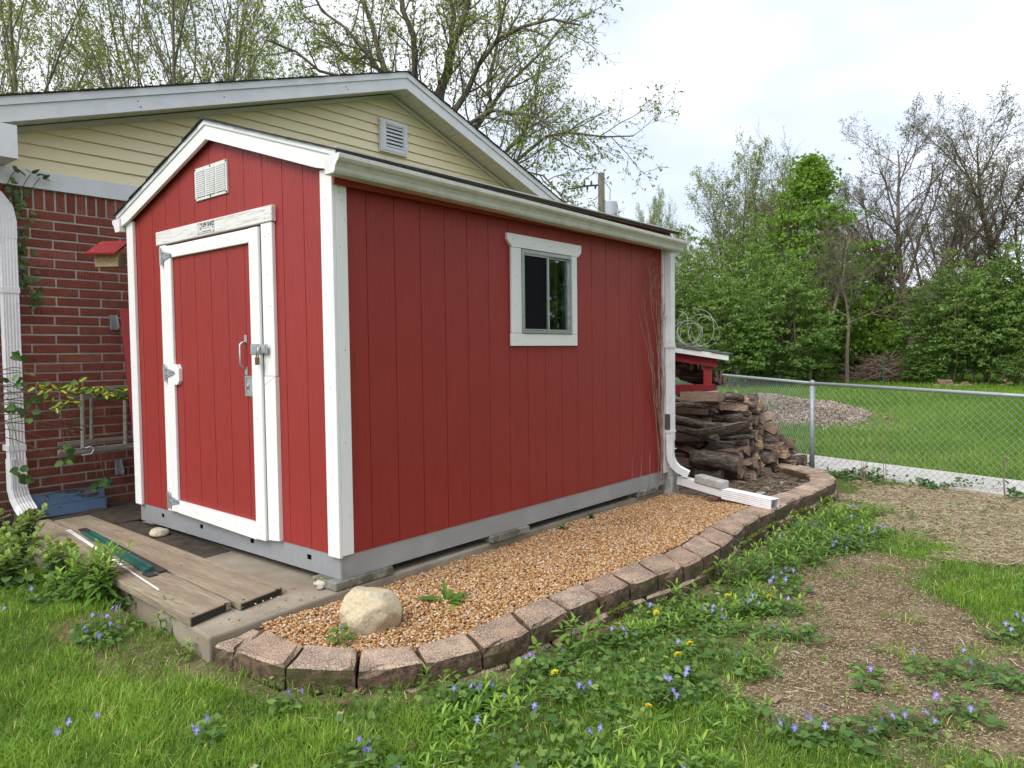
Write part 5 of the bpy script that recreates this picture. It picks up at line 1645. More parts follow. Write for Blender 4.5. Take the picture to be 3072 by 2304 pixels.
# two low stacks of reclaimed bricks far across the lawn
bme = MB().cbox(-.12, .12, -.055, .055, -.045, .045, .008).mesh('brick', 'far_brick')
for (u0, u1, v, d_, lab, rows) in ((2810, 2925, 1160, 27.5, 'low scattered stack of bricks at the edge of the trees', 3), (3005, 3072, 1160, 27.5, 'second low brick stack at the right edge of the picture', 3)):
    c0, c1 = DP(u0, v, d_), DP(u1, v, d_)
    st = thing('brick_stack', (c0.x, c0.y, -.22), lab, 'bricks', 'brick stacks by the trees')
    n = int((c1 - c0).length / .25)
    for r_ in range(rows):
        for k in range(n - r_):
            if rg.random() < .15 * r_:
                continue
            p = c0.lerp(c1, (k + .5 * (r_ % 2) + .5) / n)
            b = link('brick', bme, st, (p.x + rg.uniform(-.1, .1), p.y + rg.uniform(-.1, .1), -.17 + r_ * .09), (rg.uniform(-.15, .15), 0, -.85 + rg.uniform(-.4, .4)))
# back wire fence posts
for (u, v0, v1, d_, lab) in ((2476, 1070, 1142, 31, 'green steel fence post at the tree line left of the slender trunk'), (2650, 1075, 1160, 30, 'green steel fence post standing in front of the brush pile'), (2775, 1080, 1150, 31, 'green steel fence post right of the brush pile'), (3000, 1085, 1160, 29, 'green steel fence post near the right edge of the picture')):
    a, b = DP(u, v0, d_), DP(u, v1, d_)
    o = MB().tube([(b.x, b.y, -.4), (b.x, b.y, a.z)], .035, 6).build('fence_post', 'green_stake'); tag(o, lab, 'post', 'back fence posts')
# brush pile
bp = thing('brush_pile', tuple(DP(2650, 1150, 32)), 'grey tangle of cut branches heaped in front of the trees', 'brush pile')
c = DP(2655, 1150, 32); ax = Vector((_r.x, _r.y, 0)).normalized(); ay = Vector((_f.x, _f.y, 0)).normalized()
mb = MB()
for i in range(420):
    s_ = rg.gauss(0, .5); top = max(.1, 1.25 * (1 - abs(s_) / 1.8))
    p = c + ax * s_ * 1.3 + ay * rg.gauss(0, .5); p.z = -.2 + rg.uniform(0, top)
    a = rg.uniform(-1.2, 1.2); L = rg.uniform(.4, 1.3) * rg.choice((-1, 1)); rz = rg.uniform(-1.0, 1.1)
    d_ = (ax * math.cos(a) + ay * math.sin(a)) * L + Vector((0, 0, rz * L * .5))
    mb.tube([p, p + d_ * .5 + Vector((rg.uniform(-.1, .1), rg.uniform(-.1, .1), rg.uniform(-.08, .12))), p + d_], [.018, .013, .006], 3, False)
mb.build('branches', 'vine', bp, fix=False)['kind'] = 'stuff'
# ------------------------------------------------------------------ trees
NP_ = [12, 8, 6, 4, 3]
SIDES = [9, 6, 4, 3, 3]
class Tree:
    def __init__(s, seed):
        s.r = random.Random(seed)
        s.rn = np.random.default_rng(seed)
        s.paths = {}
        s.lp, s.ld = [], []
    def store(s, pts, rad, lvl):
        s.paths.setdefault(lvl, []).append((pts, rad))
    def walk(s, p, d, L, r0, r1, lvl, wig, up):
        n = NP_[lvl]
        R = s.r
        st = L / (n - 1)
        pts = [p]
        for i in range(n - 1):
            d = (d[0] + R.gauss(0, wig), d[1] + R.gauss(0, wig), d[2] + R.gauss(0, wig) + up)
            k = 1 / math.sqrt(d[0] ** 2 + d[1] ** 2 + d[2] ** 2)
            d = (d[0] * k, d[1] * k, d[2] * k)
            p = (p[0] + d[0] * st, p[1] + d[1] * st, p[2] + d[2] * st)
            pts.append(p)
        rad = [r0 + (r1 - r0) * (i / (n - 1)) for i in range(n)]
        s.store(pts, rad, lvl)
        return pts, rad
    def kids(s, pts, rad, L, lvl, P):
        """children of a finished branch"""
        R = s.r
        if lvl >= P['max']:
            for _ in range(P['leaves']):
                i = R.randrange(0, len(pts) - 1); t = R.random()
                a, b = pts[i], pts[i + 1]
                j = P.get('jit', .05)
                s.lp.append((a[0] + (b[0] - a[0]) * t + R.gauss(0, j), a[1] + (b[1] - a[1]) * t + R.gauss(0, j), a[2] + (b[2] - a[2]) * t + R.gauss(0, j)))
                s.ld.append((b[0] - a[0], b[1] - a[1], b[2] - a[2]))
            return
        n = P['n'][lvl]
        t0 = P['t0'][lvl]
        az = R.uniform(0, 6.28)
        for k in range(n):
            t = t0 + (1 - t0) * (k + R.random()) / n
            f = t * (len(pts) - 1); i = min(int(f), len(pts) - 2); u = f - i
            a, b = Vector(pts[i]), Vector(pts[i + 1])
            p = a.lerp(b, u); d = (b - a).normalized()
            az += 2.4 + R.uniform(-.5, .5)
            o = d.orthogonal().normalized(); o2 = d.cross(o)
            side = o * math.cos(az) + o2 * math.sin(az)
            ang = P['ang'][lvl] * R.uniform(.7, 1.25)
            nd = d * math.cos(ang) + side * math.sin(ang)
            nl = L * P['ratio'][lvl] * (1 - P['shrink'][lvl] * t) * R.uniform(.7, 1.2)
            rr = (rad[i] + (rad[i + 1] - rad[i]) * u)
            r0 = max(min(rr * .62, P['rmax'][lvl + 1]), P['rmin'])
            q, qr = s.walk(tuple(p), tuple(nd), nl, r0, max(r0 * .35, P['rmin'] * .7), lvl + 1, P['wig'][lvl + 1], P['up'][lvl + 1])
            s.kids(q, qr, nl, lvl + 1, P)
    def wood(s):
        Vs, Fs, o = [], [], 0
        for lvl, ps in s.paths.items():
            groups = {}
            for pts, rad in ps:
                groups.setdefault(len(pts), []).append((pts, rad))
            for n, g in groups.items():
                P = np.array([a for a, _ in g], float); Rd = np.array([b for _, b in g], float)
                T = np.gradient(P, axis=1)
                T /= np.linalg.norm(T, axis=2, keepdims=True) + 1e-9
                ref = np.where(np.abs(T[..., 2:3]) < .9, np.array([0, 0, 1.0]), np.array([1.0, 0, 0]))
                A = np.cross(T, ref); A /= np.linalg.norm(A, axis=2, keepdims=True) + 1e-9
                B = np.cross(A, T)
                m = SIDES[lvl]
                an = 2 * np.pi * np.arange(m) / m
                V = P[:, :, None] + Rd[:, :, None, None] * (A[:, :, None] * np.cos(an)[:, None] + B[:, :, None] * np.sin(an)[:, None])
                k = len(g)
                idx = o + np.arange(k * n * m).reshape(k, n, m)
                F = np.stack([idx[:, :-1], np.roll(idx, -1, 2)[:, :-1], np.roll(idx, -1, 2)[:, 1:], idx[:, 1:]], -1)
                Vs.append(V.reshape(-1, 3)); Fs.append(F.reshape(-1, 4)); o += k * n * m
        return np.concatenate(Vs), np.concatenate(Fs)

def leaf_cards(P, D, size, rn, droop=.3, wide=.5, outward=None, updn=.6):
    """folded rhombic leaves: P centres, D growth direction"""
    n = len(P)
    D = D / (np.linalg.norm(D, axis=1, keepdims=True) + 1e-9) * .5 + rn.normal(0, .6, (n, 3))
    D[:, 2] -= droop
    D /= np.linalg.norm(D, axis=1, keepdims=True) + 1e-9
    N = rn.normal(0, .5, (n, 3)); N[:, 2] += updn
    if outward is not None:
        N += outward
    S = np.cross(D, N); S /= np.linalg.norm(S, axis=1, keepdims=True) + 1e-9
    N = np.cross(S, D)
    sz = size * rn.uniform(.6, 1.25, n)[:, None]
    w = wide * sz * .5
    fold = .18 * sz
    tip = P + D * sz * .5; base = P - D * sz * .5
    mid = P + D * sz * rn.uniform(-.1, .1, n)[:, None]
    V = np.stack([base, mid + S * w + N * fold, tip, mid - S * w + N * fold], 1)
    F = np.arange(4 * n).reshape(n, 4)
    F = np.concatenate([F[:, [0, 1, 2]], F[:, [0, 2, 3]]])
    return V.reshape(-1, 3), F, np.repeat(np.clip(rn.beta(2.2, 2.2, n), 0, 1), 4)

def leaf_crown(tree, size, m, **kw):
    P = np.array(tree.lp); D = np.array(tree.ld)
    V, F, R = leaf_cards(P, D, size, tree.rn, **kw)
    # lighter and yellower towards young tips: random clump tint
    cl = vnoise(P[:, 0] * .9 + P[:, 2] * .7, P[:, 1] * .9 + P[:, 2] * .5, 77)
    R = np.clip(R * .6 + np.repeat(cl, 4) * .45, 0, 1)
    return np_mesh('crown', V, F, m, R)

AIRY = dict(max=4, n=[12, 7, 5, 4], t0=[.22, .18, .2, .2], ang=[.55, .55, .6, .6], ratio=[.55, .48, .5, .55], shrink=[.55, .45, .4, .3],
            rmax=[.3, .06, .024, .011, .006], rmin=.0045, wig=[.05, .09, .12, .16, .2], up=[.03, .10, .06, .02, .0], leaves=2, jit=.07)
def standard_tree(seed, Ht, r, P, lean=(0, 0), stems=1, spread=.25):
    t = Tree(seed)
    for k in range(stems):
        a = 6.28 * k / max(stems, 1) + t.r.uniform(-.4, .4)
        sp = spread if stems > 1 else 0
        d = Vector((lean[0] + sp * math.cos(a), lean[1] + sp * math.sin(a), 1)).normalized()
        L = Ht * (.95 if stems == 1 else t.r.uniform(.75, .98))
        q, qr = t.walk((.2 * sp * math.cos(a), .2 * sp * math.sin(a), 0), tuple(d), L, r, r * .12, 0, P['wig'][0], P['up'][0])
        t.kids(q, qr, L, 0, P)
    return t
class TreeKind:
    def __init__(s, t, leafsize, leafmat, barkmat, **kw):
        V, F = t.wood()
        s.trunk = np_mesh('trunk', V, F, barkmat, smooth=True)
        s.crown = leaf_crown(t, leafsize, leafmat, **kw) if t.lp else None
    def place(s, name, loc, rz, sc, label, cat='tree', group=None):
        o = thing(name, loc, label, cat, group)
        o.rotation_euler = (0, 0, rz); o.scale = (sc[0], sc[0], sc[1])
        for nm, me in (('trunk', s.trunk), ('crown', s.crown)):
            if me:
                c = bpy.data.objects.new(nm, me); COL.objects.link(c); c.parent = o
        return o
def base(u, d, z=-.3):
    p = DP(u, 1100, d)
    return (p.x, p.y, z)

# airy young-leaved trees behind the house
K1 = TreeKind(standard_tree(101, 15, .13, AIRY), .125, 'bud_leaf', 'bark_mid')
K2 = TreeKind(standard_tree(102, 15, .09, AIRY, stems=3, spread=.16), .125, 'bud_leaf', 'bark_mid')
thin = dict(AIRY); thin.update(leaves=2, n=[9, 6, 5, 4], up=[.02, .06, .04, .0, -.02])
K3 = TreeKind(standard_tree(103, 15, .11, thin, stems=2, spread=.2), .12, 'bud_leaf', 'bark_mid')
G_ = 'spring trees behind the house'
for kd, u, d, rz, sc, lab in ((K2, 40, 26, .3, (1.0, 1.12), 'leafy budding tree at the far left edge above the roof'),
                              (K1, 175, 23, 1.9, (1.0, 1.08), 'dense yellow-green budding tree second from the left above the roof'),
                              (K3, 345, 29, 4.0, (.9, .95), 'thin budding tree in the gap above the long roof edge'),
                              (K1, 480, 25, 5.0, (.95, 1.05), 'budding tree with a straight trunk left of the shed peak'),
                              (K2, 590, 23, 2.4, (1.0, 1.1), 'many-stemmed budding tree right above the shed peak'),
                              (K3, 730, 25, .8, (1.0, 1.1), 'sparse dark-limbed tree between the shed peak and the big tree'),
                              (K3, 860, 31, 2.9, (.8, 1.0), 'faint thin tree behind the left limbs of the big tree')):
    kd.place('spring_tree', base(u, d), rz, sc, lab, group=G_)

# the big tree right of the house
t = Tree(7)
LIMBS = [([(1330, 1160), (1335, 900), (1334, 700), (1330, 500), (1330, 420)], .34, .24, 0, 0),
         ([(1330, 430), (1250, 330), (1160, 230), (1110, 90), (1060, -60)], .15, .07, 0, 1.0),
         ([(1180, 250), (1135, 200), (1080, 167), (1024, 160), (950, 120)], .08, .03, .7, 1.6),
         ([(1330, 420), (1275, 300), (1246, 222), (1230, 100), (1205, -40)], .15, .08, 0, -.8),
         ([(1330, 420), (1311, 301), (1348, 139), (1400, 30), (1440, -60)], .20, .10, 0, .3),
         ([(1340, 170), (1365, 60), (1350, -20), (1345, -80)], .11, .07, .2, .6),
         ([(1335, 430), (1350, 320), (1420, 230), (1473, 153), (1540, 85), (1640, 62), (1740, 75)], .13, .03, 0, -1.5),
         ([(1338, 480), (1400, 380), (1440, 340), (1500, 335), (1560, 330), (1630, 350), (1690, 420)], .09, .02, 0, -2.2),
         ([(1338, 600), (1420, 520), (1505, 450), (1585, 392), (1600, 300), (1620, 190)], .10, .03, 0, 1.2),
         ([(1338, 620), (1440, 560), (1540, 482), (1660, 395), (1760, 405), (1900, 408)], .095, .02, 0, -1.0),
         ([(1338, 640), (1440, 590), (1570, 500), (1650, 545), (1700, 610)], .06, .02, 0, -2.5),
         ([(1350, 420), (1430, 380), (1490, 310), (1560, 200), (1650, 120), (1720, 40)], .09, .03, 0, 1.8),
         ([(1325, 470), (1150, 330), (1020, 240), (900, 160), (800, 120)], .10, .03, 0, -1.0),
         ([(1328, 440), (1120, 200), (1010, 60), (930, -40)], .10, .04, 0, 1.5),
         ([(1350, 450), (1475, 330), (1470, 200), (1510, 90), (1520, -40)], .09, .04, 0, .8)]
BIG = dict(max=4, n=[0, 13, 7, 5], t0=[.2, .14, .15, .15], ang=[.6, .75, .7, .65], ratio=[.5, .40, .55, .55], shrink=[.4, .45, .3, .3],
           rmax=[.4, .2, .028, .011, .006], rmin=.0042, wig=[.03, .06, .13, .17, .2], up=[0, .0, .045, .02, .0], leaves=2, jit=.05)
DB = 19.0
b0 = DP(1330, 1160, DB)
for px, r0, r1, j0, j1 in LIMBS:
    P3 = [DP(u, v, DB + j0 + (j1 - j0) * i / (len(px) - 1)) for i, (u, v) in enumerate(px)]
    # resample to 8 points with a little wobble
    L = [0]
    for a, b in zip(P3[:-1], P3[1:]):
        L.append(L[-1] + (b - a).length)
    pts = []
    for i in range(8):
        s_ = L[-1] * i / 7
        k = max(j for j in range(len(L)) if L[j] <= s_ + 1e-6); k = min(k, len(P3) - 2)
        q = P3[k].lerp(P3[k + 1], (s_ - L[k]) / (L[k + 1] - L[k]))
        w = .06 if 0 < i < 7 else 0
        pts.append((q.x - b0.x + t.r.gauss(0, w), q.y - b0.y + t.r.gauss(0, w), q.z + .3 + t.r.gauss(0, w)))
    rad = [(r0 + (r1 - r0) * i / 7) * .72 for i in range(8)]
    t.store(pts, rad, 1)
    if r0 < .3:
        t.kids(pts, rad, L[-1], 1, BIG)
KB = TreeKind(t, .10, 'bud_leaf', 'bark_dark')
KB.place('large_tree', (b0.x, b0.y, -.3), 0, (1, 1), 'large spreading tree with mossy limbs and young leaves right of the house ridge')

# right-hand tree line
PALE = dict(AIRY); PALE.update(leaves=2, up=[.03, .12, .08, .04, .02], n=[12, 9, 6, 4], rmax=[.15, .05, .02, .010, .006])
KP_ = TreeKind(standard_tree(201, 11, .12, PALE, stems=4, spread=.18), .115, 'pale_leaf', 'bark_grey')
KP_.place('pale_tree', base(2215, 40), .5, (1.0, 1.0), 'pale feathery young-leaved tree left of the bright maple')
KP_.place('pale_tree', base(2370, 44), 2.5, (.95, .98), 'second pale feathery tree behind the bright maple')
KP_.place('pale_tree', base(2085, 42), 3.9, (.8, .72), 'lower pale tree rising behind the shed gutter end')
KP_.place('pale_tree', base(1945, 46), 1.2, (.45, .93), 'slim pale treetop between the utility pole and the gutter end')

BARE = dict(AIRY); BARE.update(leaves=1, n=[12, 10, 7, 4], t0=[.28, .15, .15, .15], ang=[.7, .65, .7, .7], wig=[.05, .10, .15, .2, .25], up=[.02, .09, .07, .05, .03], rmax=[.2, .085, .03, .013, .007], rmin=.005)
KD = TreeKind(standard_tree(301, 11.8, .20, BARE, stems=2, spread=.16), .10, 'bare_bud', 'twig')
KD.place('bare_tree', base(2745, 33), 1.0, (1.0, 1.0), 'tall nearly bare tree rising behind the brush pile')
KD2 = TreeKind(standard_tree(302, 12, .22, BARE, stems=3, spread=.2), .10, 'bare_bud', 'twig')
KD2.place('bare_tree', base(3035, 32), 2.0, (1.05, 1.0), 'bare twiggy tree at the right edge of the picture')
KD2.place('bare_tree', base(2900, 41), 4.0, (.8, .85), 'faint bare tree between the two tall bare ones')
KD.place('bare_tree', base(2650, 37), 3.3, (.9, .78), 'lower bare tree between the maple and the tall bare tree')
KD2.place('bare_tree', base(2560, 38), 5.1, (.7, .66), 'low bare tree showing through right of the maple')
SMALL = dict(BARE); SMALL.update(leaves=0, n=[12, 9, 7, 5], t0=[.38, .1, .1, .1], ang=[.8, .8, .8, .8], up=[.02, .04, .03, .0, .0], rmax=[.1, .04, .016, .009, .006])
KS = TreeKind(standard_tree(303, 6.3, .085, SMALL), .08, 'bare_bud', 'bark_grey')
KS.place('slender_tree', base(2542, 30), 3.0, (1.15, 1.0), 'slender bare grey tree with a crooked trunk at the lawn edge')

def spray_bush(seed, rx, ry, rz, nspray, per, size, m, zc=None, hollow=.45, stems=9, stem_m='bark_grey', lump=.35, flat=.25):
    """foliage as many leafy sprays set through a lumpy ellipsoid shell; returns (foliage mesh, stems mesh)"""
    rn = np.random.default_rng(seed)
    d = rn.normal(0, 1, (nspray, 3)); d /= np.linalg.norm(d, axis=1, keepdims=True)
    d[:, 2] = np.abs(d[:, 2]) * np.where(rn.random(nspray) < .8, 1, -.7)
    lum = 1 + lump * (vnoise(d[:, 0] * 2.4 + seed, d[:, 1] * 2.4 + d[:, 2] * 2.9, seed) - .5) * 2
    rad = (hollow + (1 - hollow) * rn.random(nspray) ** .5) * lum
    zc = rz * .55 if zc is None else zc
    C = np.stack([d[:, 0] * rx * rad, d[:, 1] * ry * rad, zc + d[:, 2] * (np.where(d[:, 2] > 0, rz, zc * .95)) * rad], -1)
    ax = d * .8 + rn.normal(0, .5, (nspray, 3)); ax[:, 2] = ax[:, 2] * .4 - .05
    ax /= np.linalg.norm(ax, axis=1, keepdims=True)
    t_ = rn.uniform(-.5, .5, (nspray, per))
    Ls = rn.uniform(.35, .8, nspray)[:, None] * (size / .1) ** .5
    side = np.cross(ax, np.array([0, 0, 1.0])); side /= np.linalg.norm(side, axis=1, keepdims=True) + 1e-9
    P = C[:, None] + ax[:, None] * (t_ * Ls)[..., None] + side[:, None] * (rn.normal(0, .07, (nspray, per)) * (size / .1) ** .5)[..., None] + rn.normal(0, .03, (nspray, per, 3))
    P[..., 2] -= (t_ ** 2) * .12
    D = (ax[:, None] * .7 + side[:, None] * np.where(rn.random((nspray, per)) < .5, -1, 1)[..., None]).reshape(-1, 3)
    out = np.repeat(d * .35, per, 0)
    V, F, R = leaf_cards(P.reshape(-1, 3), D, size, rn, droop=.25, wide=.55, outward=out, updn=.9)
    tint = np.repeat(np.repeat(np.clip(rn.normal(.5, .22, nspray), 0, 1), per), 4)
    R = np.clip(.5 * R + .5 * tint, 0, 1)
    keep = V[F].min(1)[:, 2] > 0.0
    F = F[keep]
    fol = np_mesh('foliage', V, F, m, R)
    tr = Tree(seed + 1)
    for k in range(stems):
        a = rn.uniform(0, 6.28); sp = rn.uniform(.1, .7)
        tr.walk((rn.normal(0, rx * .15), rn.normal(0, ry * .15), -.1), (sp * math.cos(a), sp * math.sin(a), 1), (zc + rz) * .85, .035, .008, 1, .10, .02)
    for k in range(stems * 6):
        a = rn.uniform(0, 6.28); q = tr.paths[1][k % stems][0]; b = q[rn.integers(2, 7)]
        tr.walk(b, (math.cos(a), math.sin(a), .4), rx * .5, .012, .004, 2, .15, .03)
    Vw, Fw = tr.wood()
    return fol, np_mesh('stems', Vw, Fw, stem_m, smooth=True)
class BushKind:
    def __init__(s, *a, **k):
        s.fol, s.st = spray_bush(*a, **k)
    def place(s, name, loc, rz, sc, label, cat='shrub', group=None):
        o = thing(name, loc, label, cat, group); o.rotation_euler = (0, 0, rz); o.scale = sc
        for nm, me in (('foliage', s.fol), ('stems', s.st)):
            c = bpy.data.objects.new(nm, me); COL.objects.link(c); c.parent = o
        return o
# maple: bright green dense crown on a trunk
mt = standard_tree(401, 10.6, .16, dict(AIRY, leaves=0, n=[12, 6, 4, 3], max=3))
Vw, Fw = mt.wood()
mtrunk = np_mesh('trunk', Vw, Fw, 'bark_dark', smooth=True)
mo = thing('maple_tree', base(2430, 35), 'bright green leafy maple with a pointed top in the tree line', 'tree')
c = bpy.data.objects.new('trunk', mtrunk); COL.objects.link(c); c.parent = mo
rn = np.random.default_rng(55)
Ps, Ds, tints = [], [], []
for k in range(420):
    z = 1.4 + 9.0 * rn.random() ** 1.15
    rmax = 4.0 * min(1, (10.9 - z) / 7.0) * (1 if z > 3.2 else .9) * (.8 + .4 * float(vnoise(z * 1.3, 3.3, 12)))
    a = rn.uniform(0, 6.28); r_ = rmax * rn.uniform(.25, 1.0) ** .7
    cc = np.array([r_ * math.cos(a), r_ * math.sin(a), z])
    n = int(rn.integers(26, 60)); sp = rn.uniform(.18, .42)
    q = rn.normal(0, 1, (n, 3)) * np.array([sp, sp, sp * .4])
    Ps.append(cc + q); Ds.append(np.stack([np.full(n, math.cos(a)), np.full(n, math.sin(a)), np.full(n, -.2)], -1) + rn.normal(0, .4, (n, 3)))
    tints.append(np.full(n, np.clip(rn.normal(.5, .2), 0, 1)))
Ps, Ds, tints = np.concatenate(Ps), np.concatenate(Ds), np.concatenate(tints)
V, F, R = leaf_cards(Ps, Ds, .17, rn, droop=.35, wide=.9, updn=.8)
R = np.clip(.5 * R + .5 * np.repeat(tints, 4), 0, 1)
c = bpy.data.objects.new('crown', np_mesh('crown', V, F, 'maple_leaf', R)); COL.objects.link(c); c.parent = mo

B1 = BushKind(501, 2.1, 1.9, 3.6, 520, 24, .15, 'bush_leaf', zc=1.7)
B2 = BushKind(502, 2.0, 1.7, 3.1, 520, 24, .15, 'bush_leaf', zc=1.4)
B3 = BushKind(503, 1.6, 1.4, 2.1, 420, 22, .13, 'bush_leaf', zc=.9)
G_ = 'honeysuckle shrubs along the tree line'
for kd, u, d, rz, sc, lab in ((B1, 2060, 31, .0, (1, 1, 1.05), 'tall dense shrub just right of the shed downspout'),
                              (B2, 2170, 29, 1.0, (.9, .9, .95), 'dark green shrub above the woodshed roof'),
                              (B1, 2260, 33, 2.1, (1.1, 1.1, 1.2), 'tall dense shrub under the pale feathery trees'),
                              (B2, 2350, 30, 3.0, (1, 1, 1.1), 'layered green shrub left of the bent trunk'),
                              (B1, 2440, 34, 4.0, (1, 1, 1.15), 'shrub under the bright green maple'),
                              (B2, 2600, 37, 5.0, (1.3, 1.3, 1.05), 'shaded shrub behind the slender grey tree'),
                              (B2, 2720, 38, 1.6, (1.2, 1.2, .9), 'shaded shrub behind the brush pile'),
                              (B1, 2850, 30, .9, (.95, .95, .86), 'rounded green shrub right of the brush pile'),
                              (B2, 2965, 29, 2.2, (1, 1, 1.04), 'rounded green shrub second from the right edge'),
                              (B1, 3080, 29, 3.3, (1, 1, .95), 'rounded green shrub cut by the right edge'),
                              (B3, 2420, 31, .3, (.7, .7, .55), 'low shrub between the bent trunk and the slender tree'),
                              (B3, 2330, 30, 1.3, (.6, .6, .5), 'low leafy bush at the lawn edge left of the bent trunk'),
                              (B3, 3060, 27.5, 2.3, (.55, .55, .5), 'low leafy bush in front of the right-hand brick stack'),
                              (B3, 2780, 30, 4.3, (.6, .6, .5), 'low leafy bush between brush pile and brick stack')):
    kd.place('honeysuckle_shrub', base(u, d, -.25), rz, sc, lab, group=G_)
# woodland mass far behind, one dark body of leaves
rn = np.random.default_rng(66)
n = 52000
u = rn.uniform(1560, 3500, n); dd = rn.uniform(41, 50, n)
zt = 3.0 + 2.4 * vnoise(u / 90., np.zeros(n), 8)
z = -.3 + zt * rn.random(n) ** .8
o3 = np.array([DP(a, 1100, b)[:] for a, b in zip(u, dd)])
P = np.stack([o3[:, 0], o3[:, 1], z], -1)
V, F, R = leaf_cards(P, rn.normal(0, 1, (n, 3)), .34, rn, wide=.75)
tag(link('woodland', np_mesh('woodland', V, F, 'bush_leaf', R)), 'dense dark woodland far behind the tree line', 'woodland', kind='stuff')
# bent trunk with light bark, cut stubs
bt = thing('bent_tree', base(2430, 30), 'leaning tree with a pale bent trunk at the lawn edge', 'tree')
tt_ = Tree(9)
P3 = [DP(*q) for q in ((2427, 1140, 30), (2432, 1090, 30), (2455, 1030, 30), (2492, 965, 30.2), (2510, 900, 30.5), (2530, 830, 31), (2540, 760, 31.3), (2550, 700, 31.5))]
tt_.store([tuple(p) for p in P3], [.10, .095, .085, .075, .06, .05, .04, .03], 1)
tt_.kids([tuple(p) for p in P3], [.10, .095, .085, .075, .06, .05, .04, .03], 4.5, 1, dict(SMALL, leaves=0, n=[0, 9, 5, 4], t0=[0, .35, .1, .1]))
V, F = tt_.wood(); link('trunk', np_mesh('trunk', V, F, 'tan_twig', smooth=True), bt)
for (u0, v0, u1, v1, r_, lab) in ((2300, 1135, 2318, 1052, .07, 'cut upright stub, tallest of the pale stubs by the lawn edge'), (2292, 1130, 2300, 1060, .05, 'thin cut stub left of the tallest stub'), (2330, 1130, 2322, 1060, .05, 'short cut stub right of the tallest stub')):
    a, b = DP(u0, v0, 30), DP(u1, v1, 30)
    o = MB().tube([(a.x, a.y, -.3), a.lerp(b, .5) + Vector((.03, 0, 0)), b], [r_, r_ * .9, r_ * .7], 7).build('tree_stub', 'tan_twig'); tag(o, lab, 'stub', 'cut tree stubs')
for (q, lab) in (([(2195, 1050), (2225, 1085), (2260, 1110), (2290, 1135)], 'long fallen pale branch leaning down to the lawn edge'), ([(2255, 1050), (2285, 1085), (2300, 1115)], 'shorter pale branch leaning beside the long fallen one')):
    o = MB().tube([DP(u_, v_, 30 + .1 * i) for i, (u_, v_) in enumerate(q)], .045, 6).build('fallen_branch', 'tan_twig'); tag(o, lab, 'branch', 'fallen branches')

# trees on the near side of the yard, to the right of the photographer (the shed window mirrors them), out of view; scaled up to darken the side wall
for kd, x, y, rz, lab in ((B1, 1.0, -17, .4, 'first'), (B2, 6.0, -16.5, 1.4, 'second'), (B1, 11, -17, 2.4, 'third'), (B2, 16, -17, 3.4, 'fourth'), (B1, 21, -16, 5.4, 'fifth'), (B2, 27, -15, .4, 'sixth')):
    kd.place('honeysuckle_shrub', (x, y, -.25), rz, (1.75, 1.75, 2.0), 'tall shrub mirrored in the shed window, %s of the row' % lab, group='shrubs mirrored in the window')
# ------------------------------------------------------------------ plants near the camera
def leaf_tpl(L=1.0, W=.4, kind='lance', fold=.12, curl=.15):
    """leaf lying along +x from the origin; returns verts, tris, rim (0 on the midrib, 1 on the edge)"""
    if kind == 'lance':
        xs, ws = [.22, .5, .78], [.6, 1.0, .62]
    elif kind == 'round':
        xs, ws = [.12, .45, .82], [.85, 1.0, .62]
    elif kind == 'heart':
        xs, ws = [.0, .35, .72], [.78, 1.0, .62]
    v = [(0.0 if kind != 'heart' else .12, 0, 0)]; rim = [0.25]
    for x, w in zip(xs, ws):
        z = -curl * x * x
        v += [(x * L - (0.1 * L if kind == 'heart' and x == 0 else 0), w * W / 2, z + fold * w * W), (max(x, .14 if kind == 'heart' else 0) * L, 0, z), (x * L - (0.1 * L if kind == 'heart' and x == 0 else 0), -w * W / 2, z + fold * w * W)]
        rim += [1, 0, 1]
    v.append((L, 0, -curl)); rim.append(.6)
    f = [(0, 2, 1), (0, 3, 2)]
    for k in range(2):
        a = 1 + 3 * k
        f += [(a, a + 1, a + 4), (a, a + 4, a + 3), (a + 1, a + 2, a + 5), (a + 1, a + 5, a + 4)]
    f += [(7, 8, 10), (8, 9, 10)]
    return np.array(v, float), np.array(f), np.array(rim, float)

def inst_leaves(tpl, P, A, N, S, rnd):
    """instances of a leaf template: base points P, axis A, normal N, size S"""
    v, f, rim = tpl
    A = A / (np.linalg.norm(A, axis=1, keepdims=True) + 1e-9)
    Y = np.cross(N, A); Y /= np.linalg.norm(Y, axis=1, keepdims=True) + 1e-9
    N = np.cross(A, Y)
    V = P[:, None] + S[:, None, None] * (v[None, :, 0:1] * A[:, None] + v[None, :, 1:2] * Y[:, None] + v[None, :, 2:3] * N[:, None])
    F = (f[None] + len(v) * np.arange(len(P))[:, None, None]).reshape(-1, 3)
    return V.reshape(-1, 3), F, np.repeat(rnd, len(v)), np.tile(rim, len(P))

def join(parts):
    Vs, Fs, Rs, o = [], [], [], 0
    for V, F, R in parts:
        Vs.append(V); Fs.append(F + o); Rs.append(R); o += len(V)
    return np.concatenate(Vs), np.concatenate(Fs), np.concatenate(Rs)

def in_view(x, y, m=.25):
    d0, d1 = x + 2.4543, y + 3.2862
    dep = d0 * _f.x + d1 * _f.y
    lat = d0 * _r.x + d1 * _r.y
    return (dep > .6) & (np.abs(lat) < dep * (.689 + m)) 

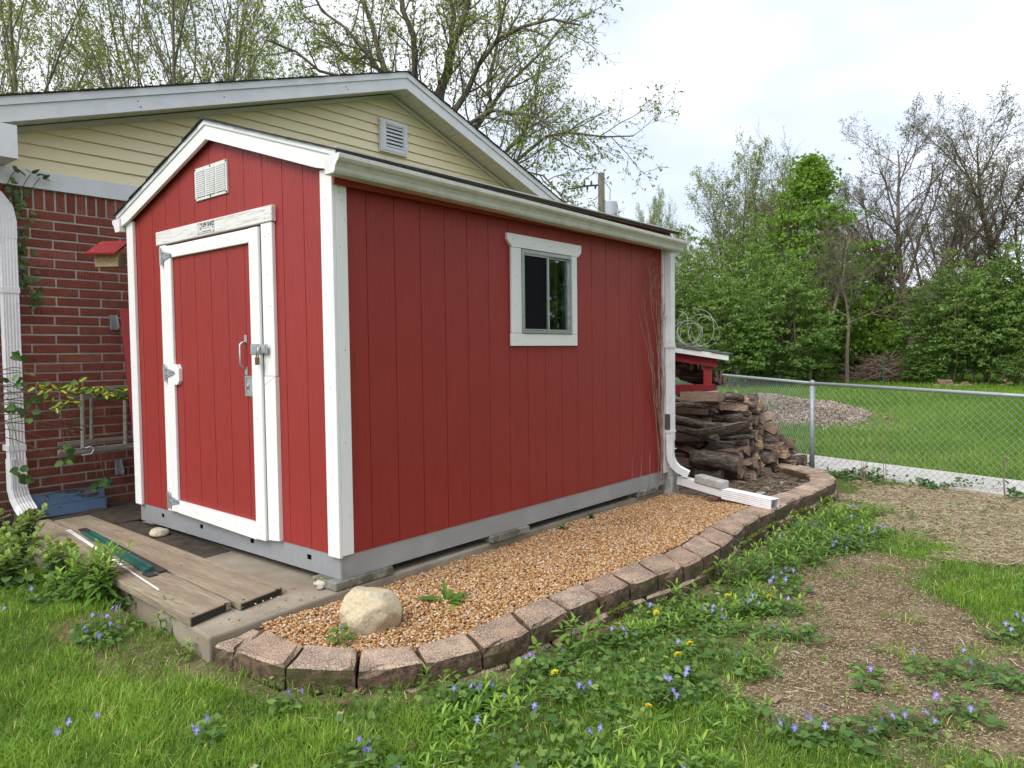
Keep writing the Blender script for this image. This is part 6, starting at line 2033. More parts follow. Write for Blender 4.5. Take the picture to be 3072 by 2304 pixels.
def grass(n, box, wfun, h0, h1, w0, seed, m='grass', lean=.5, tint=0.0, dpow=1.0, dry=.05):
    rn = np.random.default_rng(seed)
    x = rn.uniform(box[0], box[1], n); y = rn.uniform(box[2], box[3], n)
    w = wfun(x, y) * in_view(x, y)
    k = rn.random(n) < w
    x, y = x[k], y[k]; n = len(x)
    z = gz(x, y) - .004
    big = vnoise(x * 3.1, y * 3.1, seed + 50); med = vnoise(x * 11, y * 11, seed + 51)
    h = rn.uniform(h0, h1, n) * (.55 + .6 * big + .35 * med)
    az = rn.uniform(0, 6.28, n) + 2.0 * (big - .5)
    ln = np.abs(rn.normal(0, lean, n)) + .1
    wd = w0 * rn.uniform(.7, 1.3, n)
    dx, dy = np.cos(az), np.sin(az)
    sx, sy = -dy, dx
    def ring(t, hw):
        off = ln * t * t * h
        zz = z + h * t * (1 - .25 * np.minimum(ln, 1.2) * t)
        cx, cy = x + dx * off, y + dy * off
        return np.stack([cx + sx * hw, cy + sy * hw, zz], -1), np.stack([cx - sx * hw, cy - sy * hw, zz], -1)
    a0, a1 = ring(0, wd * .5); b0_, b1 = ring(.5, wd * .48); tp, _ = ring(1.0, wd * 0)
    V = np.stack([a0, a1, b0_, b1, tp], 1).reshape(-1, 3)
    i = 5 * np.arange(n)[:, None]
    F = np.concatenate([i + np.array([[0, 1, 3]]), i + np.array([[0, 3, 2]]), i + np.array([[2, 3, 4]])])
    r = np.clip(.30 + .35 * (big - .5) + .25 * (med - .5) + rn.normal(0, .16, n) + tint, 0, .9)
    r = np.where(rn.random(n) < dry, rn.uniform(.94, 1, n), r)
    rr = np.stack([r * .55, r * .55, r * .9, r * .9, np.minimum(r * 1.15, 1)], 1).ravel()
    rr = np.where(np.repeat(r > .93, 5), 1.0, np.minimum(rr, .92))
    return V, F, rr

BED = bed_poly()
def outside(x, y, gap=.0):
    return ~(in_poly(x, y, BED)) & (dist_poly(x, y, EDGE_OUT, False) > gap)

def off_walk(x, y):
    ax, ay = .2873, .9578          # walk direction
    s = (x - 6.62) * ay - (y + 1.0) * ax
    return (s < -.02) | (s > 1.0)
def near_lawn(x, y):
    c = cover_fn(x, y)
    dist = np.hypot(x + 2.45, y + 3.29)
    left = sstep((-.25 - x) / .7)                          # lush lawn to the left of the bed
    low = sstep((-1.35 - y) / .4) * sstep((.9 - x) / .9)   # and along the bottom
    band = soft(x, y, [(2.2, -2.35), (3.0, -2.15), (4.0, -1.7), (4.6, -1.9), (4.0, -2.7), (2.4, -3.4), (1.9, -3.0)], .4)
    w = c ** 1.3 * np.clip(.16 + .85 * left + .5 * low + .75 * band, 0, 1)
    w = np.where(soft(x, y, STRAW, .5) > .5, w * .5, w)
    weedy = (dist_poly(x, y, EDGE_OUT, False) < .45) & (x > -.45)
    w = np.where(weedy, w * .5, w)
    tuft = (vnoise(x * 5.5, y * 5.5, 61) > .74) & (vnoise(x * 1.7, y * 1.7, 62) > .4)
    w = np.maximum(w, .30 * tuft * soft(x, y, DIRT, .1))
    return w * outside(x, y) * (x < 6.4) * np.clip(3.4 / dist, .25, 1.15) ** 1.2
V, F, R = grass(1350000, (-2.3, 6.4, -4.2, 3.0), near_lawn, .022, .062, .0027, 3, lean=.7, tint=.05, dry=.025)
tag(link('lawn_grass', np_mesh('lawn_grass', V, F, 'grass', R)), 'green lawn grass in front of the slab and edging', 'grass', kind='stuff')
# far lawn beyond the walk: polar sampling so that it thins with distance
rn = np.random.default_rng(21)
n = 120000
dd = 7.5 * (34 / 7.5) ** rn.random(n); lat = rn.uniform(.0, .95, n) * dd
x = -2.4543 + _f.x * dd + _r.x * lat; y = -3.2862 + _f.y * dd + _r.y * lat
k = off_walk(x, y) & (((x - 6.62) * .9578 - (y + 1) * .2873) > 1.0) & (x > 6.4)
uu = ((x - 15.6) * .87 + (y - 3.35) * .5) / 4.3; ww = (-(x - 15.6) * .5 + (y - 3.35) * .87) / 1.9
k &= np.hypot(uu, ww) > .93
x, y, dd = x[k], y[k], dd[k]; n = len(x)
sc_ = (dd / 8) ** .55
h = rn.uniform(.045, .10, n) * sc_ * (.7 + .6 * vnoise(x * 1.2, y * 1.2, 5)); wd = .006 * sc_ * rn.uniform(.7, 1.4, n)
az = rn.uniform(0, 6.28, n); ln = np.abs(rn.normal(0, .45, n)); z = gz(x, y) - .004
dx, dy = np.cos(az), np.sin(az)
A = np.stack([x - dy * wd, y + dx * wd, z], -1); B = np.stack([x + dy * wd, y - dx * wd, z], -1); T = np.stack([x + dx * ln * h, y + dy * ln * h, z + h], -1)
big = vnoise(x * .5, y * .5, 15) * .6 + vnoise(x * 2.5, y * 2.5, 16) * .4
r = np.clip(.42 + 1.3 * (big - .5) + rn.normal(0, .17, n) + .55 * (vnoise(x * .9 + y * .5, y * .35 - x * .2, 23) > .78) * (rn.random(n) < .6), 0, 1)
tag(link('far_lawn_grass', np_mesh('far_lawn_grass', np.stack([A, B, T], 1).reshape(-1, 3), np.arange(3 * n).reshape(-1, 3), 'lawn_far', np.stack([r * .7, r * .7, r], 1).ravel())), 'bright mown lawn beyond the chain-link fence', 'grass', kind='stuff')

# weeds: narrow-leaved seedlings in whorls
LANCE = leaf_tpl(1, .26, 'lance', .15, .22)
HEART = leaf_tpl(1, .95, 'heart', .10, .12)
ROUND = leaf_tpl(1, .62, 'round', .12, .15)
def weed_zone(x, y):
    de = dist_poly(x, y, EDGE_OUT, False)
    c = cover_fn(x, y)
    a = sstep((.95 - de) / .5) * sstep((x + .55) / .4) * (x < 4.7)
    b = sstep((1.2 - np.hypot((x - .0) / 1.0, (y + 1.75) / .55)) / .4)
    return np.clip(a * .75 + b, 0, 1) * c * outside(x, y, .03)
def lance_weeds(n, wfun, seed, hs=(.03, .10), leaf=(.03, .065)):
    rn = np.random.default_rng(seed)
    x = rn.uniform(-.8, 5.5, n * 6); y = rn.uniform(-3.6, -.3, n * 6)
    clump = vnoise(x * 2.3, y * 2.3, seed)
    k = rn.random(n * 6) < wfun(x, y) * np.clip((clump - .30) * 3, 0, 1) * in_view(x, y, .15)
    x, y = x[k][:n], y[k][:n]; n = len(x)
    P, A, N, S, C = [], [], [], [], []
    for i in range(n):
        h = rn.uniform(*hs); m_ = int(rn.integers(9, 16)); zg = float(gz(x[i], y[i]))
        tint = np.clip(rn.normal(.45, .2), 0, 1)
        lx, ly = rn.normal(0, .25, 2)
        for j in range(m_):
            t = (j + 1) / m_
            a = j * 2.4 + i
            el = -.1 + 1.25 * t ** 2
            P.append((x[i] + lx * h * t, y[i] + ly * h * t, zg + h * t)); A.append((math.cos(a) * math.cos(el), math.sin(a) * math.cos(el), math.sin(el)))
            N.append((-math.cos(a) * math.sin(el), -math.sin(a) * math.sin(el), math.cos(el))); S.append(rn.uniform(*leaf) * (1.15 - .45 * t)); C.append(np.clip(tint * .7 + .5 * t ** 2, 0, 1))
    V, F, R, _ = inst_leaves(LANCE, np.array(P), np.array(A), np.array(N), np.array(S), np.array(C))
    return V, F, R
V, F, R = lance_weeds(1150, weed_zone, 31)
tag(link('leafy_weeds', np_mesh('leafy_weeds', V, F, 'weed', R)), 'mass of narrow-leaved green weeds along the edging blocks', 'weeds', kind='stuff')
# violet leaves as ground cover between the clumps
def heart_cover(n, wfun, seed, size=(.014, .036)):
    rn = np.random.default_rng(seed)
    x = rn.uniform(-1.2, 5.5, n * 6); y = rn.uniform(-3.6, 1.4, n * 6)
    clump = vnoise(x * 2.9 + 7, y * 2.9, seed)
    k = rn.random(n * 6) < wfun(x, y) * np.clip((clump - .38) * 3.2, 0, 1) * in_view(x, y, .15)
    x, y = x[k][:n], y[k][:n]; n = len(x)
    a = rn.uniform(0, 6.28, n); el = rn.normal(.05, .35, n)
    P = np.stack([x, y, gz(x, y) + rn.uniform(.012, .06, n)], -1)
    A = np.stack([np.cos(a) * np.cos(el), np.sin(a) * np.cos(el), np.sin(el)], -1)
    N = np.stack([rn.normal(0, .35, n), rn.normal(0, .35, n), np.ones(n)], -1)
    return inst_leaves(HEART, P, A, N, rn.uniform(*size, n), np.clip(rn.normal(.5, .27, n), 0, 1))[:3]
V, F, R = heart_cover(8500, lambda x, y: np.clip(weed_zone(x, y) + .35 * cover_fn(x, y) * outside(x, y) * (x > -.9) * (y < .3), 0, 1), 41)
tag(link('violet_ground_cover', np_mesh('violet_ground_cover', V, F, 'violet_leaf', R)), 'heart-shaped violet leaves spread among the lawn weeds', 'weeds', kind='stuff')

# violet clumps with flowers
def violet_foliage(seed, n, rad):
    rn = np.random.default_rng(seed)
    a = rn.uniform(0, 6.28, n); r_ = rad * np.sqrt(rn.random(n))
    h = rn.uniform(.02, .075, n) * (1 - .4 * r_ / rad)
    P = np.stack([r_ * np.cos(a), r_ * np.sin(a), h], -1)
    el = rn.normal(.1, .3, n); a2 = a + rn.normal(0, .8, n)
    A = np.stack([np.cos(a2) * np.cos(el), np.sin(a2) * np.cos(el), np.sin(el)], -1)
    N = np.stack([.3 * np.cos(a) + rn.normal(0, .3, n), .3 * np.sin(a) + rn.normal(0, .3, n), np.ones(n)], -1)
    V, F, R, _ = inst_leaves(HEART, P, A, N, rn.uniform(.020, .040, n), np.clip(rn.normal(.5, .25, n), 0, 1))
    # petioles
    st = []
    for p in P[: n]:
        w = .0011; b = np.array([p[0] * .3, p[1] * .3, -.01])
        st.append(np.array([b + [w, 0, 0], b - [w, 0, 0], p - [w, 0, 0], p + [w, 0, 0]]))
    Vs = np.concatenate(st); q = np.arange(len(Vs)).reshape(-1, 4)
    Fs = np.concatenate([q[:, [0, 1, 2]], q[:, [0, 2, 3]]])
    V, F, R = join([(V, F, R), (Vs, Fs, np.full(len(Vs), .3))])
    return np_mesh('foliage', V, F, 'violet_leaf', R)
VF = [violet_foliage(70 + i, n, r_) for i, (n, r_) in enumerate(((38, .085), (60, .12), (24, .06), (85, .15)))]
def violet_flower(seed):
    rn = np.random.default_rng(seed)
    parts = []
    for k, (ang, ln, wd) in enumerate(((1.1, 1, .8), (2.04, 1, .8), (.05, .95, .75), (3.09, .95, .75), (4.71, 1.15, 1.0))):
        ang += rn.normal(0, .12); L = .0125 * ln; W = .0095 * wd
        dx, dz = math.cos(ang), math.sin(ang)
        v = np.array([(0, 0, 0), (dx * L * .55 - dz * W / 2, -.003, dz * L * .55 + dx * W / 2), (dx * L, -.001 + rn.normal(0, .001), dz * L), (dx * L * .55 + dz * W / 2, -.003, dz * L * .55 - dx * W / 2)])
        parts.append((v, np.array([(0, 1, 2), (0, 2, 3)]), np.array([1.0, .35, .1, .35]) * .9 + rn.uniform(0, .1)))
    V, F, R = join(parts)
    return np_mesh('flower', V, F, 'violet', R)
FL = [violet_flower(s) for s in range(4)]
FSTEM = MB().tube([(0, .004, 0), (0, .006, -.02), (0, .0, -.07)], .0009, 3, False).mesh('flower_stem', 'stem', fix=False)
rg = random.Random(19)
def violet_clump(x, y, fi, nf, label, group='violet clumps', rad=None, zoff=0.0):
    z = float(gz(x, y)) + zoff
    o = thing('violet_clump', (x, y, z), label, 'violets', group)
    o.rotation_euler = (0, 0, rg.uniform(0, 6.28))
    if fi is not None:
        c = bpy.data.objects.new('foliage', VF[fi]); COL.objects.link(c); c.parent = o
    rad = rad or (.085, .12, .06, .15)[fi or 0]
    for k in range(nf):
        f = bpy.data.objects.new('flower', rg.choice(FL)); COL.objects.link(f); f.parent = o
        a, r_ = rg.uniform(0, 6.28), rad * math.sqrt(rg.random())
        f.location = (r_ * math.cos(a), r_ * math.sin(a), rg.uniform(.065, .095))
        f.rotation_euler = (rg.uniform(-.9, .2), 0, rg.uniform(-1.2, 1.2) - o.rotation_euler[2] - .87)
        s_ = rg.uniform(.9, 1.25); f.scale = (s_, s_, s_)
        st = bpy.data.objects.new('flower_stem', FSTEM); COL.objects.link(st); st.parent = f
for (x, y, fi, nf, lab) in ((1.39, -2.80, 3, 3, 'large violet clump on the bare soil near the right edge'), (1.22, -2.66, 3, 2, 'left half of the large violet patch on the bare soil'), (1.30, -2.95, 1, 3, 'violet clump at the very right of the bare soil'),
                            (.85, -2.80, 1, 3, 'violet clump on bare soil below the large patch'), (.60, -2.66, 1, 3, 'violet clump with flowers on one side, bottom right of the bare soil'), (.50, -2.60, 0, 2, 'small violet clump joined to the bottom right clump'),
                            (.34, -2.50, 1, 4, 'violet clump mixed with grass at the bottom edge of the bare soil'), (.22, -2.36, 0, 5, 'violet tuft with five flowers at the bottom of the picture'),
                            (1.97, -2.83, 1, 2, 'violet clump at the right edge below the grass band'), (1.32, -2.03, 1, 0, 'broad-leaved violet without flowers in the middle of the bare soil'), (1.03, -2.40, 2, 0, 'tiny violet sprout in the middle of the bare soil'), (.87, -2.44, 2, 1, 'tiny violet with one flower in the middle of the bare soil'),
                            (1.62, -1.76, 1, 2, 'violet clump where the bare soil meets the weeds'), (2.05, -1.70, 1, 5, 'violet clump with pale flowers at the left tip of the bare soil'), (2.25, -1.55, 3, 5, 'dense violet patch beside the edging blocks'), (1.15, -1.72, 2, 2, 'small violet clump below a yellow dandelion'),
                            (.70, -2.0, 1, 2, 'violet clump on the left border of the bare soil'), (-.975, .60, 3, 9, 'violet patch full of pale blue flowers in the left lawn'), (-1.06, .47, 1, 6, 'lower half of the blue-flowered violet patch in the left lawn'),
                            (-.70, .95, 0, 1, 'violet rosette on the soil beside the slab'), (-1.0, 1.30, 1, 2, 'violet plant with two flowers left of the narrow-leaved clump')):
    violet_clump(x, y, fi, nf, lab)
k = 0
rn = np.random.default_rng(5)
while k < 50:
    x, y = rn.uniform(-1.5, 4.6), rn.uniform(-2.9, 1.2)
    xa, ya = np.array([x]), np.array([y])
    wv = float(np.clip(weed_zone(xa, ya)[0] + .22 * near_lawn(xa, ya)[0], 0, 1))
    if rn.random() > wv or not in_view(xa, ya, .02)[0]:
        continue
    fi, nf = (int(rn.integers(0, 3)) if rn.random() < .8 else None), int(rn.integers(1, 5))
    zone = 'in the lawn left of the slab' if x < -.75 else 'in the grass at the bottom of the picture' if y < -1.75 and x < .6 else 'in front of the curved edging corner' if x < -.1 else \
        'below the front edging blocks' if x < .7 else 'beside the middle edging blocks' if x < 1.9 else 'below the far edging blocks' if y > -1.7 else 'in the grass right of the bare soil'
    violet_clump(x, y, fi, nf, '%s violet%s with %s %s' % (('small', 'broad', 'tiny')[fi] + ' leafy' if fi is not None else 'grass-hidden', '' if nf == 1 else 's', ('one flower', 'two flowers', 'three flowers', 'four flowers')[nf - 1], zone), 'violets scattered in the lawn', rad=.07 if rn.random() < .5 else None)
    k += 1
violet_clump(-.42, -.55, 2, 1, 'single violet growing in the gravel beside the boulder', zoff=.085)

# dandelions
def dandelion_head():
    rn = np.random.default_rng(3); n = 60
    a = rn.uniform(0, 6.28, n); el = rn.uniform(.05, 1.4, n); L = .014 * rn.uniform(.7, 1.1, n)
    D = np.stack([np.cos(a) * np.cos(el), np.sin(a) * np.cos(el), np.sin(el) * .6], -1)
    S = np.stack([-np.sin(a), np.cos(a), np.zeros(n)], -1) * .0017
    b = D * .002; t_ = D * L[:, None]
    V = np.stack([b - S, b + S, t_ + S, t_ - S], 1).reshape(-1, 3)
    q = np.arange(4 * n).reshape(-1, 4)
    return np_mesh('flower_head', V, q, 'dandelion', np.repeat(rn.random(n), 4))
DH = dandelion_head()
def rosette(seed, n, L, m, tpl=LANCE, up=(.15, .7), name='leaves', W=1.3):
    rn = np.random.default_rng(seed); a = np.arange(n) * 2.4 + rn.uniform(0, 1, n); el = rn.uniform(*up, n)
    A = np.stack([np.cos(a) * np.cos(el), np.sin(a) * np.cos(el), np.sin(el)], -1); N = np.stack([-np.cos(a) * np.sin(el), -np.sin(a) * np.sin(el), np.cos(el)], -1)
    tp = (tpl[0] * np.array([1, W, 1]), tpl[1], tpl[2])
    V, F, R, _ = inst_leaves(tp, np.zeros((n, 3)), A, N, L * rn.uniform(.6, 1.1, n), np.clip(rn.normal(.5, .2, n), 0, 1))
    return np_mesh(name, V, F, m, R)
DL = rosette(4, 11, .10, 'weed', up=(.05, .6))
for (x, y, lab) in ((-.026, -1.457, 'dandelion flower below the curve of the edging blocks'), (-.03, -1.90, 'dandelion flower nearest the bottom edge of the picture'), (.51, -1.743, 'largest dandelion flower left of the bare soil'), (.675, -1.719, 'dandelion flower just behind the largest one'),
                    (.977, -1.377, 'dandelion flower close to the edging blocks'), (1.567, -1.511, 'dandelion flower among violets beside the edging'), (1.696, -1.704, 'dandelion flower at the left tip of the bare soil'), (4.4, -1.45, 'far dandelion flower beyond the end of the edging')):
    z = float(gz(x, y)); h = .05
    o = thing('dandelion', (x, y, z), lab, 'dandelion', 'dandelions in the lawn')
    c = bpy.data.objects.new('leaves', DL); COL.objects.link(c); c.parent = o; c.rotation_euler = (0, 0, rg.uniform(0, 6))
    c = bpy.data.objects.new('flower_head', DH); COL.objects.link(c); c.parent = o; c.location = (.012, 0, h + .02); c.rotation_euler = (rg.uniform(-.4, .4), rg.uniform(-.5, .1), 0); s_ = rg.uniform(1.1, 1.45); c.scale = (s_, s_, s_)
    MB().tube([(x, y, z), (x + .006, y, z + h * .6), (x + .012, y, z + h + .02)], .0022, 5).build('stem', 'stem', o)
# dandelion-like weed in the gravel
gw = thing('gravel_weed', (.275, -.52, -.04), 'broad-leaved green weed growing in the gravel bed', 'weed')
c = bpy.data.objects.new('leaves', rosette(8, 12, .19, 'weed', up=(.08, .55))); COL.objects.link(c); c.parent = gw
c = bpy.data.objects.new('upright_leaf', rosette(9, 3, .13, 'weed', up=(1.2, 1.45), W=.7)); COL.objects.link(c); c.parent = gw
# small weeds against the shed base and gravel
for (x, y, z, s_, lab) in ((1.95, -.06, -.03, .05, 'tiny dark weed at the foot of the long shed wall'), (2.35, -.05, -.03, .06, 'second small dark weed along the foot of the shed wall'), (4.55, -.62, -.09, .08, 'dry grass tuft on the brick patio')):
    o = thing('small_weed', (x, y, z), lab, 'weed', 'small weeds by the shed')
    c = bpy.data.objects.new('leaves', rosette(int(x * 10), 14, s_, 'ivy' if x < 4 else 'straw', up=(.2, 1.2), W=1.6 if x < 4 else .3)); COL.objects.link(c); c.parent = o

# taller plants on the left ------------------------------------------------
def stem_plant(name, loc, seed, nst, h, leafL, tpl, m, label, W=1.0, spread=.5, per=16, tipm=None, group=None, base_r=.05, whorl=True):
    rn = np.random.default_rng(seed)
    o = thing(name, loc, label, 'plant', group)
    st = MB(); P, A, N, S, C = [], [], [], [], []
    tipP = []
    for k in range(nst):
        a = rn.uniform(0, 6.28); sp = rn.uniform(.05, spread); hh = h * rn.uniform(.6, 1.0)
        b = Vector((base_r * rn.normal(), base_r * rn.normal(), 0)); tp = b + Vector((math.cos(a) * sp * hh, math.sin(a) * sp * hh, hh))
        mid = b.lerp(tp, .5) + Vector((0, 0, .03)) - Vector((math.cos(a), math.sin(a), 0)) * sp * hh * .15
        st.tube([b, mid, tp], [.0032, .0026, .0015], 5)
        tipP.append(tp)
        for j in range(per):
            t = (j + 1) / per if whorl else .35 + .65 * (j + 1) / per
            p = (b.lerp(mid, 2 * t) if t < .5 else mid.lerp(tp, 2 * t - 1))
            az = j * 2.4 + k; el = -.25 + 1.35 * t ** 2.2 + rn.normal(0, .12)
            P.append(p[:]); A.append((math.cos(az) * math.cos(el), math.sin(az) * math.cos(el), math.sin(el)))
            N.append((-math.cos(az) * math.sin(el), -math.sin(az) * math.sin(el), math.cos(el))); S.append(leafL * rn.uniform(.75, 1.1) * (1.1 - .5 * t)); C.append(np.clip(.25 + .6 * t ** 2 + rn.normal(0, .1), 0, 1))
    me = st.mesh('stems', 'stem', fix=False)
    c = bpy.data.objects.new('stems', me); COL.objects.link(c); c.parent = o; c['kind'] = 'stuff'
    tp = (tpl[0] * np.array([1, W, 1]), tpl[1], tpl[2])
    V, F, R, _ = inst_leaves(tp, np.array(P), np.array(A), np.array(N), np.array(S), np.array(C))
    c = bpy.data.objects.new('leaves', np_mesh('leaves', V, F, m, R)); COL.objects.link(c); c.parent = o
    if tipm:
        q = np.concatenate([np.array(t_)[None] + rn.normal(0, .007, (14, 3)) for t_ in tipP])
        V, F, R, _ = inst_leaves(ROUND, q, rn.normal(0, 1, q.shape) + [0, 0, 1], rn.normal(0, 1, q.shape) + [0, 0, .5], np.full(len(q), .014), np.clip(rn.normal(.9, .1, len(q)), 0, 1))
        c = bpy.data.objects.new('buds', np_mesh('buds', V, F, tipm, R)); COL.objects.link(c); c.parent = o; c['kind'] = 'stuff'
    return o
stem_plant('leafy_plant', (-.80, 1.12, -.09), 1, 18, .30, .125, LANCE, 'weed', 'bushy narrow-leaved plant growing beside the planks', spread=.6, per=22, base_r=.06)
stem_plant('leafy_plant', (-.90, 1.46, -.09), 2, 5, .14, .08, LANCE, 'weed', 'small narrow-leaved seedling left of the bushy plant', per=12)
for i, (x, y, h, lab) in enumerate(((-.80, 2.45, .36, 'tall pale rounded-leaved plant below the house downspout'), (-1.08, 1.80, .26, 'pale rounded-leaved plant at the left edge by the planks'), (-.81, 1.70, .27, 'lower pale rounded-leaved plant beside the plank middle'), (-1.0, 2.75, .34, 'pale rounded-leaved plant cut by the left picture edge'), (-.92, 2.10, .30, 'short pale rounded-leaved plant in the left lawn border'))):
    stem_plant('pale_plant', (x, y, -.09), 30 + i, 16, h, .075, ROUND, 'pale_weed', lab, W=1.3, spread=.55, per=12, tipm='pale_weed', group='pale plants along the planks', base_r=.05)
stem_plant('leafy_plant', (-.755, .40, -.13), 5, 5, .17, .085, LANCE, 'weed', 'narrow-leaved weed growing against the slab corner', per=11)
stem_plant('leafy_plant', (-.80, .03, -.13), 6, 3, .09, .06, LANCE, 'weed', 'small weed between slab corner and first edging block', per=9)
stem_plant('leafy_plant', (.02, -1.30, -.14), 7, 3, .13, .06, ROUND, 'weed', 'lobed-leaved seedling against the front edging blocks', W=1.2, per=6)
stem_plant('leafy_plant', (.42, -1.28, -.15), 8, 6, .16, .09, LANCE, 'weed', 'tall narrow-leaved weed right of the front edging curve', W=1.3, per=9)
stem_plant('leafy_plant', (1.35, -1.32, -.2), 9, 5, .15, .085, LANCE, 'weed', 'narrow-leaved weed at the foot of the middle edging blocks', per=9)
for i, (x, y, h) in enumerate(((2.3, -1.38, .20), (2.6, -1.42, .22), (2.9, -1.35, .22), (3.2, -1.4, .22), (2.45, -1.6, .17), (3.5, -1.35, .22), (2.8, -1.6, .18), (3.8, -1.45, .2), (3.3, -1.6, .18), (3.05, -1.52, .2), (2.15, -1.45, .18), (4.1, -1.35, .2), (2.0, -1.36, .18)), 1):
    ordn = ['', 'third', 'fifth', 'seventh', 'ninth', 'fourth', 'eleventh', 'sixth', 'twelfth', 'tenth', 'eighth', 'second', 'farthest', 'nearest'][i]
    stem_plant('leafy_plant', (x, y, float(gz(x, y))), 60 + i, 9, h, .085, LANCE, 'weed', 'narrow-leaved weed below the far edging blocks, %s in its row' % ordn, W=.9, per=10, group='weeds below the far edging')

# ivy and euonymus on the house wall ---------------------------------------
def leaf_mesh(tpl, m, W=1.0):
    v, f, rim = tpl
    return np_mesh('leaf', v * np.array([1, W, 1]), f, m, np.full(len(v), .5), extra={'rim': rim})
IV = []
for r_ in (.2, .5, .8):
    v, f, rim = ROUND
    IV.append(np_mesh('leaf', v * np.array([1, 1.1, 1]), f, 'ivy', np.full(len(v), r_)))
ivy = thing('ivy', (-.42, 3.46, 1.7), 'green ivy climbing the brick wall beside the house downspout', 'ivy')
rg = random.Random(61)
inv = Matrix.Translation((.42, -3.46, -1.7))
def put_leaf(root_inv, parent, me, p, axis, nrm, s_):
    x_ = Vector(axis).normalized(); n_ = Vector(nrm); y_ = n_.cross(x_).normalized(); z_ = x_.cross(y_)
    o = bpy.data.objects.new('leaf', me); COL.objects.link(o); o.parent = parent; o.matrix_parent_inverse = root_inv
    o.matrix_basis = Matrix(((x_.x * s_, y_.x * s_, z_.x * s_, p[0]), (x_.y * s_, y_.y * s_, z_.y * s_, p[1]), (x_.z * s_, y_.z * s_, z_.z * s_, p[2]), (0, 0, 0, 1)))
    return o
path = [(-.42, 2.62), (-.45, 2.5), (-.44, 2.35), (-.42, 2.2), (-.41, 2.05), (-.41, 1.9), (-.40, 1.8), (-.36, 1.72)]
MB().tube([(x, 3.475, z) for x, z in path] , .006, 5).build('stem', 'twig', ivy)
for i in range(120):
    t = rg.random() * (len(path) - 1); k = min(int(t), len(path) - 2); f = t - k
    x = path[k][0] + (path[k + 1][0] - path[k][0]) * f; z = path[k][1] + (path[k + 1][1] - path[k][1]) * f
    sp = .055 if z > 2.2 else .03 if z > 1.85 else .055
    p = (x + rg.gauss(0, sp), 3.45 - .05 * rg.random(), z + rg.gauss(0, .03))
    put_leaf(inv, ivy, rg.choice(IV), p, (rg.gauss(0, 1), -.3, rg.gauss(-.3, .6)), (rg.gauss(0, .35), -1, rg.uniform(.1, .8)), rg.uniform(.035, .06))
for (x, z) in ((-.30, 2.66), (-.36, 2.68), (-.46, 2.70)):
    MB().tube([(x - .03, 3.46, z - .08), (x, 3.44, z), (x + .03, 3.42, z + .05)], .003, 4).build('stem', 'twig', ivy)
    for j in range(4):
        put_leaf(inv, ivy, IV[1], (x + .03 + rg.gauss(0, .02), 3.42, z + .05 + rg.gauss(0, .012)), (rg.gauss(.4, .6), -.2, rg.gauss(0, .4)), (0, -.6, 1), .055)
# variegated branch crossing the wall
VG = [leaf_mesh(ROUND, 'variegated', w) for w in (.85, 1.0)]
eu = thing('euonymus', (-.62, 3.1, .4), 'variegated yellow and green shrub branch reaching across the brick wall', 'shrub')
inv2 = Matrix.Translation((.62, -3.1, -.4))
main = [(-.95, 3.15, .95), (-.75, 3.08, 1.02), (-.55, 3.02, 1.03), (-.36, 3.0, .98), (-.2, 2.98, 1.0), (-.02, 2.95, 1.0), (.1, 2.92, .965), (.24, 2.9, .96)]
MB().tube(main, [.008, .007, .006, .005, .004, .003, .003, .002], 6).build('branch', 'twig', eu)
rg = random.Random(71)
for i in range(26):
    a = Vector((-.95 + rg.uniform(0, .1), 3.12 + rg.uniform(-.1, .08), rg.uniform(.75, 1.15))); b = a + Vector((rg.uniform(.25, .75), rg.uniform(-.12, .05), rg.uniform(-.28, .15)))
    m_ = a.lerp(b, .5) + Vector((0, rg.uniform(-.05, .05), rg.uniform(0, .08)))
    MB().tube([a, m_, b], [.004, .003, .0012], 4).build('branch', 'twig', eu)
    if i < 12:
        for j in range(2):
            put_leaf(inv2, eu, rg.choice(IV + VG), b + Vector((rg.gauss(0, .02), rg.gauss(0, .02), rg.gauss(0, .02))), (rg.gauss(0, 1), -.4, rg.gauss(.2, .5)), (rg.gauss(0, .4), -.5, .8), rg.uniform(.035, .05))
for (x, z, nl, vg) in ((-.47, 1.06, 7, 1), (-.44, 1.02, 4, 1), (-.30, 1.04, 6, 1), (-.24, 1.08, 6, 1), (-.20, 1.03, 6, 1), (-.27, .93, 6, 1), (-.36, .90, 7, 1), (-.12, 1.01, 7, 1), (-.06, .99, 8, 1), (.02, .985, 6, 1), (.08, .96, 7, 1), (.12, .99, 5, 1), (.17, .955, 9, 1), (.22, .98, 8, 1), (.26, .95, 6, 1), (-.50, .98, 5, 0), (-.58, 1.28, 5, 0), (-.62, 1.10, 6, 0), (-.66, .92, 6, 0), (-.55, .86, 5, 0), (-.30, .50, 6, 0), (-.28, .56, 4, 0), (-.62, .40, 6, 0), (-.60, .46, 4, 0), (-.08, .10 + .16, 7, 0), (-.04, .30, 5, 0)):
    c = Vector((x, 2.97 + rg.uniform(-.03, .03), z))
    if z < .6:
        MB().tube([(x - .06, 3.02, z + .42), (x - .02, 3.0, z + .2), c], [.002, .002, .0012], 4).build('branch', 'twig', eu)
    for j in range(nl):
        a = j * 2.4 + rg.uniform(-.4, .4)
        put_leaf(inv2, eu, rg.choice(VG) if vg and rg.random() < .85 else rg.choice(IV), c + Vector((rg.gauss(0, .022), rg.gauss(0, .022), rg.gauss(0, .014))), (math.cos(a), math.sin(a) * .5 - .2, rg.uniform(-.7, .9)), (rg.gauss(-.35, .3), -.95, rg.uniform(.1, .6)), rg.uniform(.05, .072))

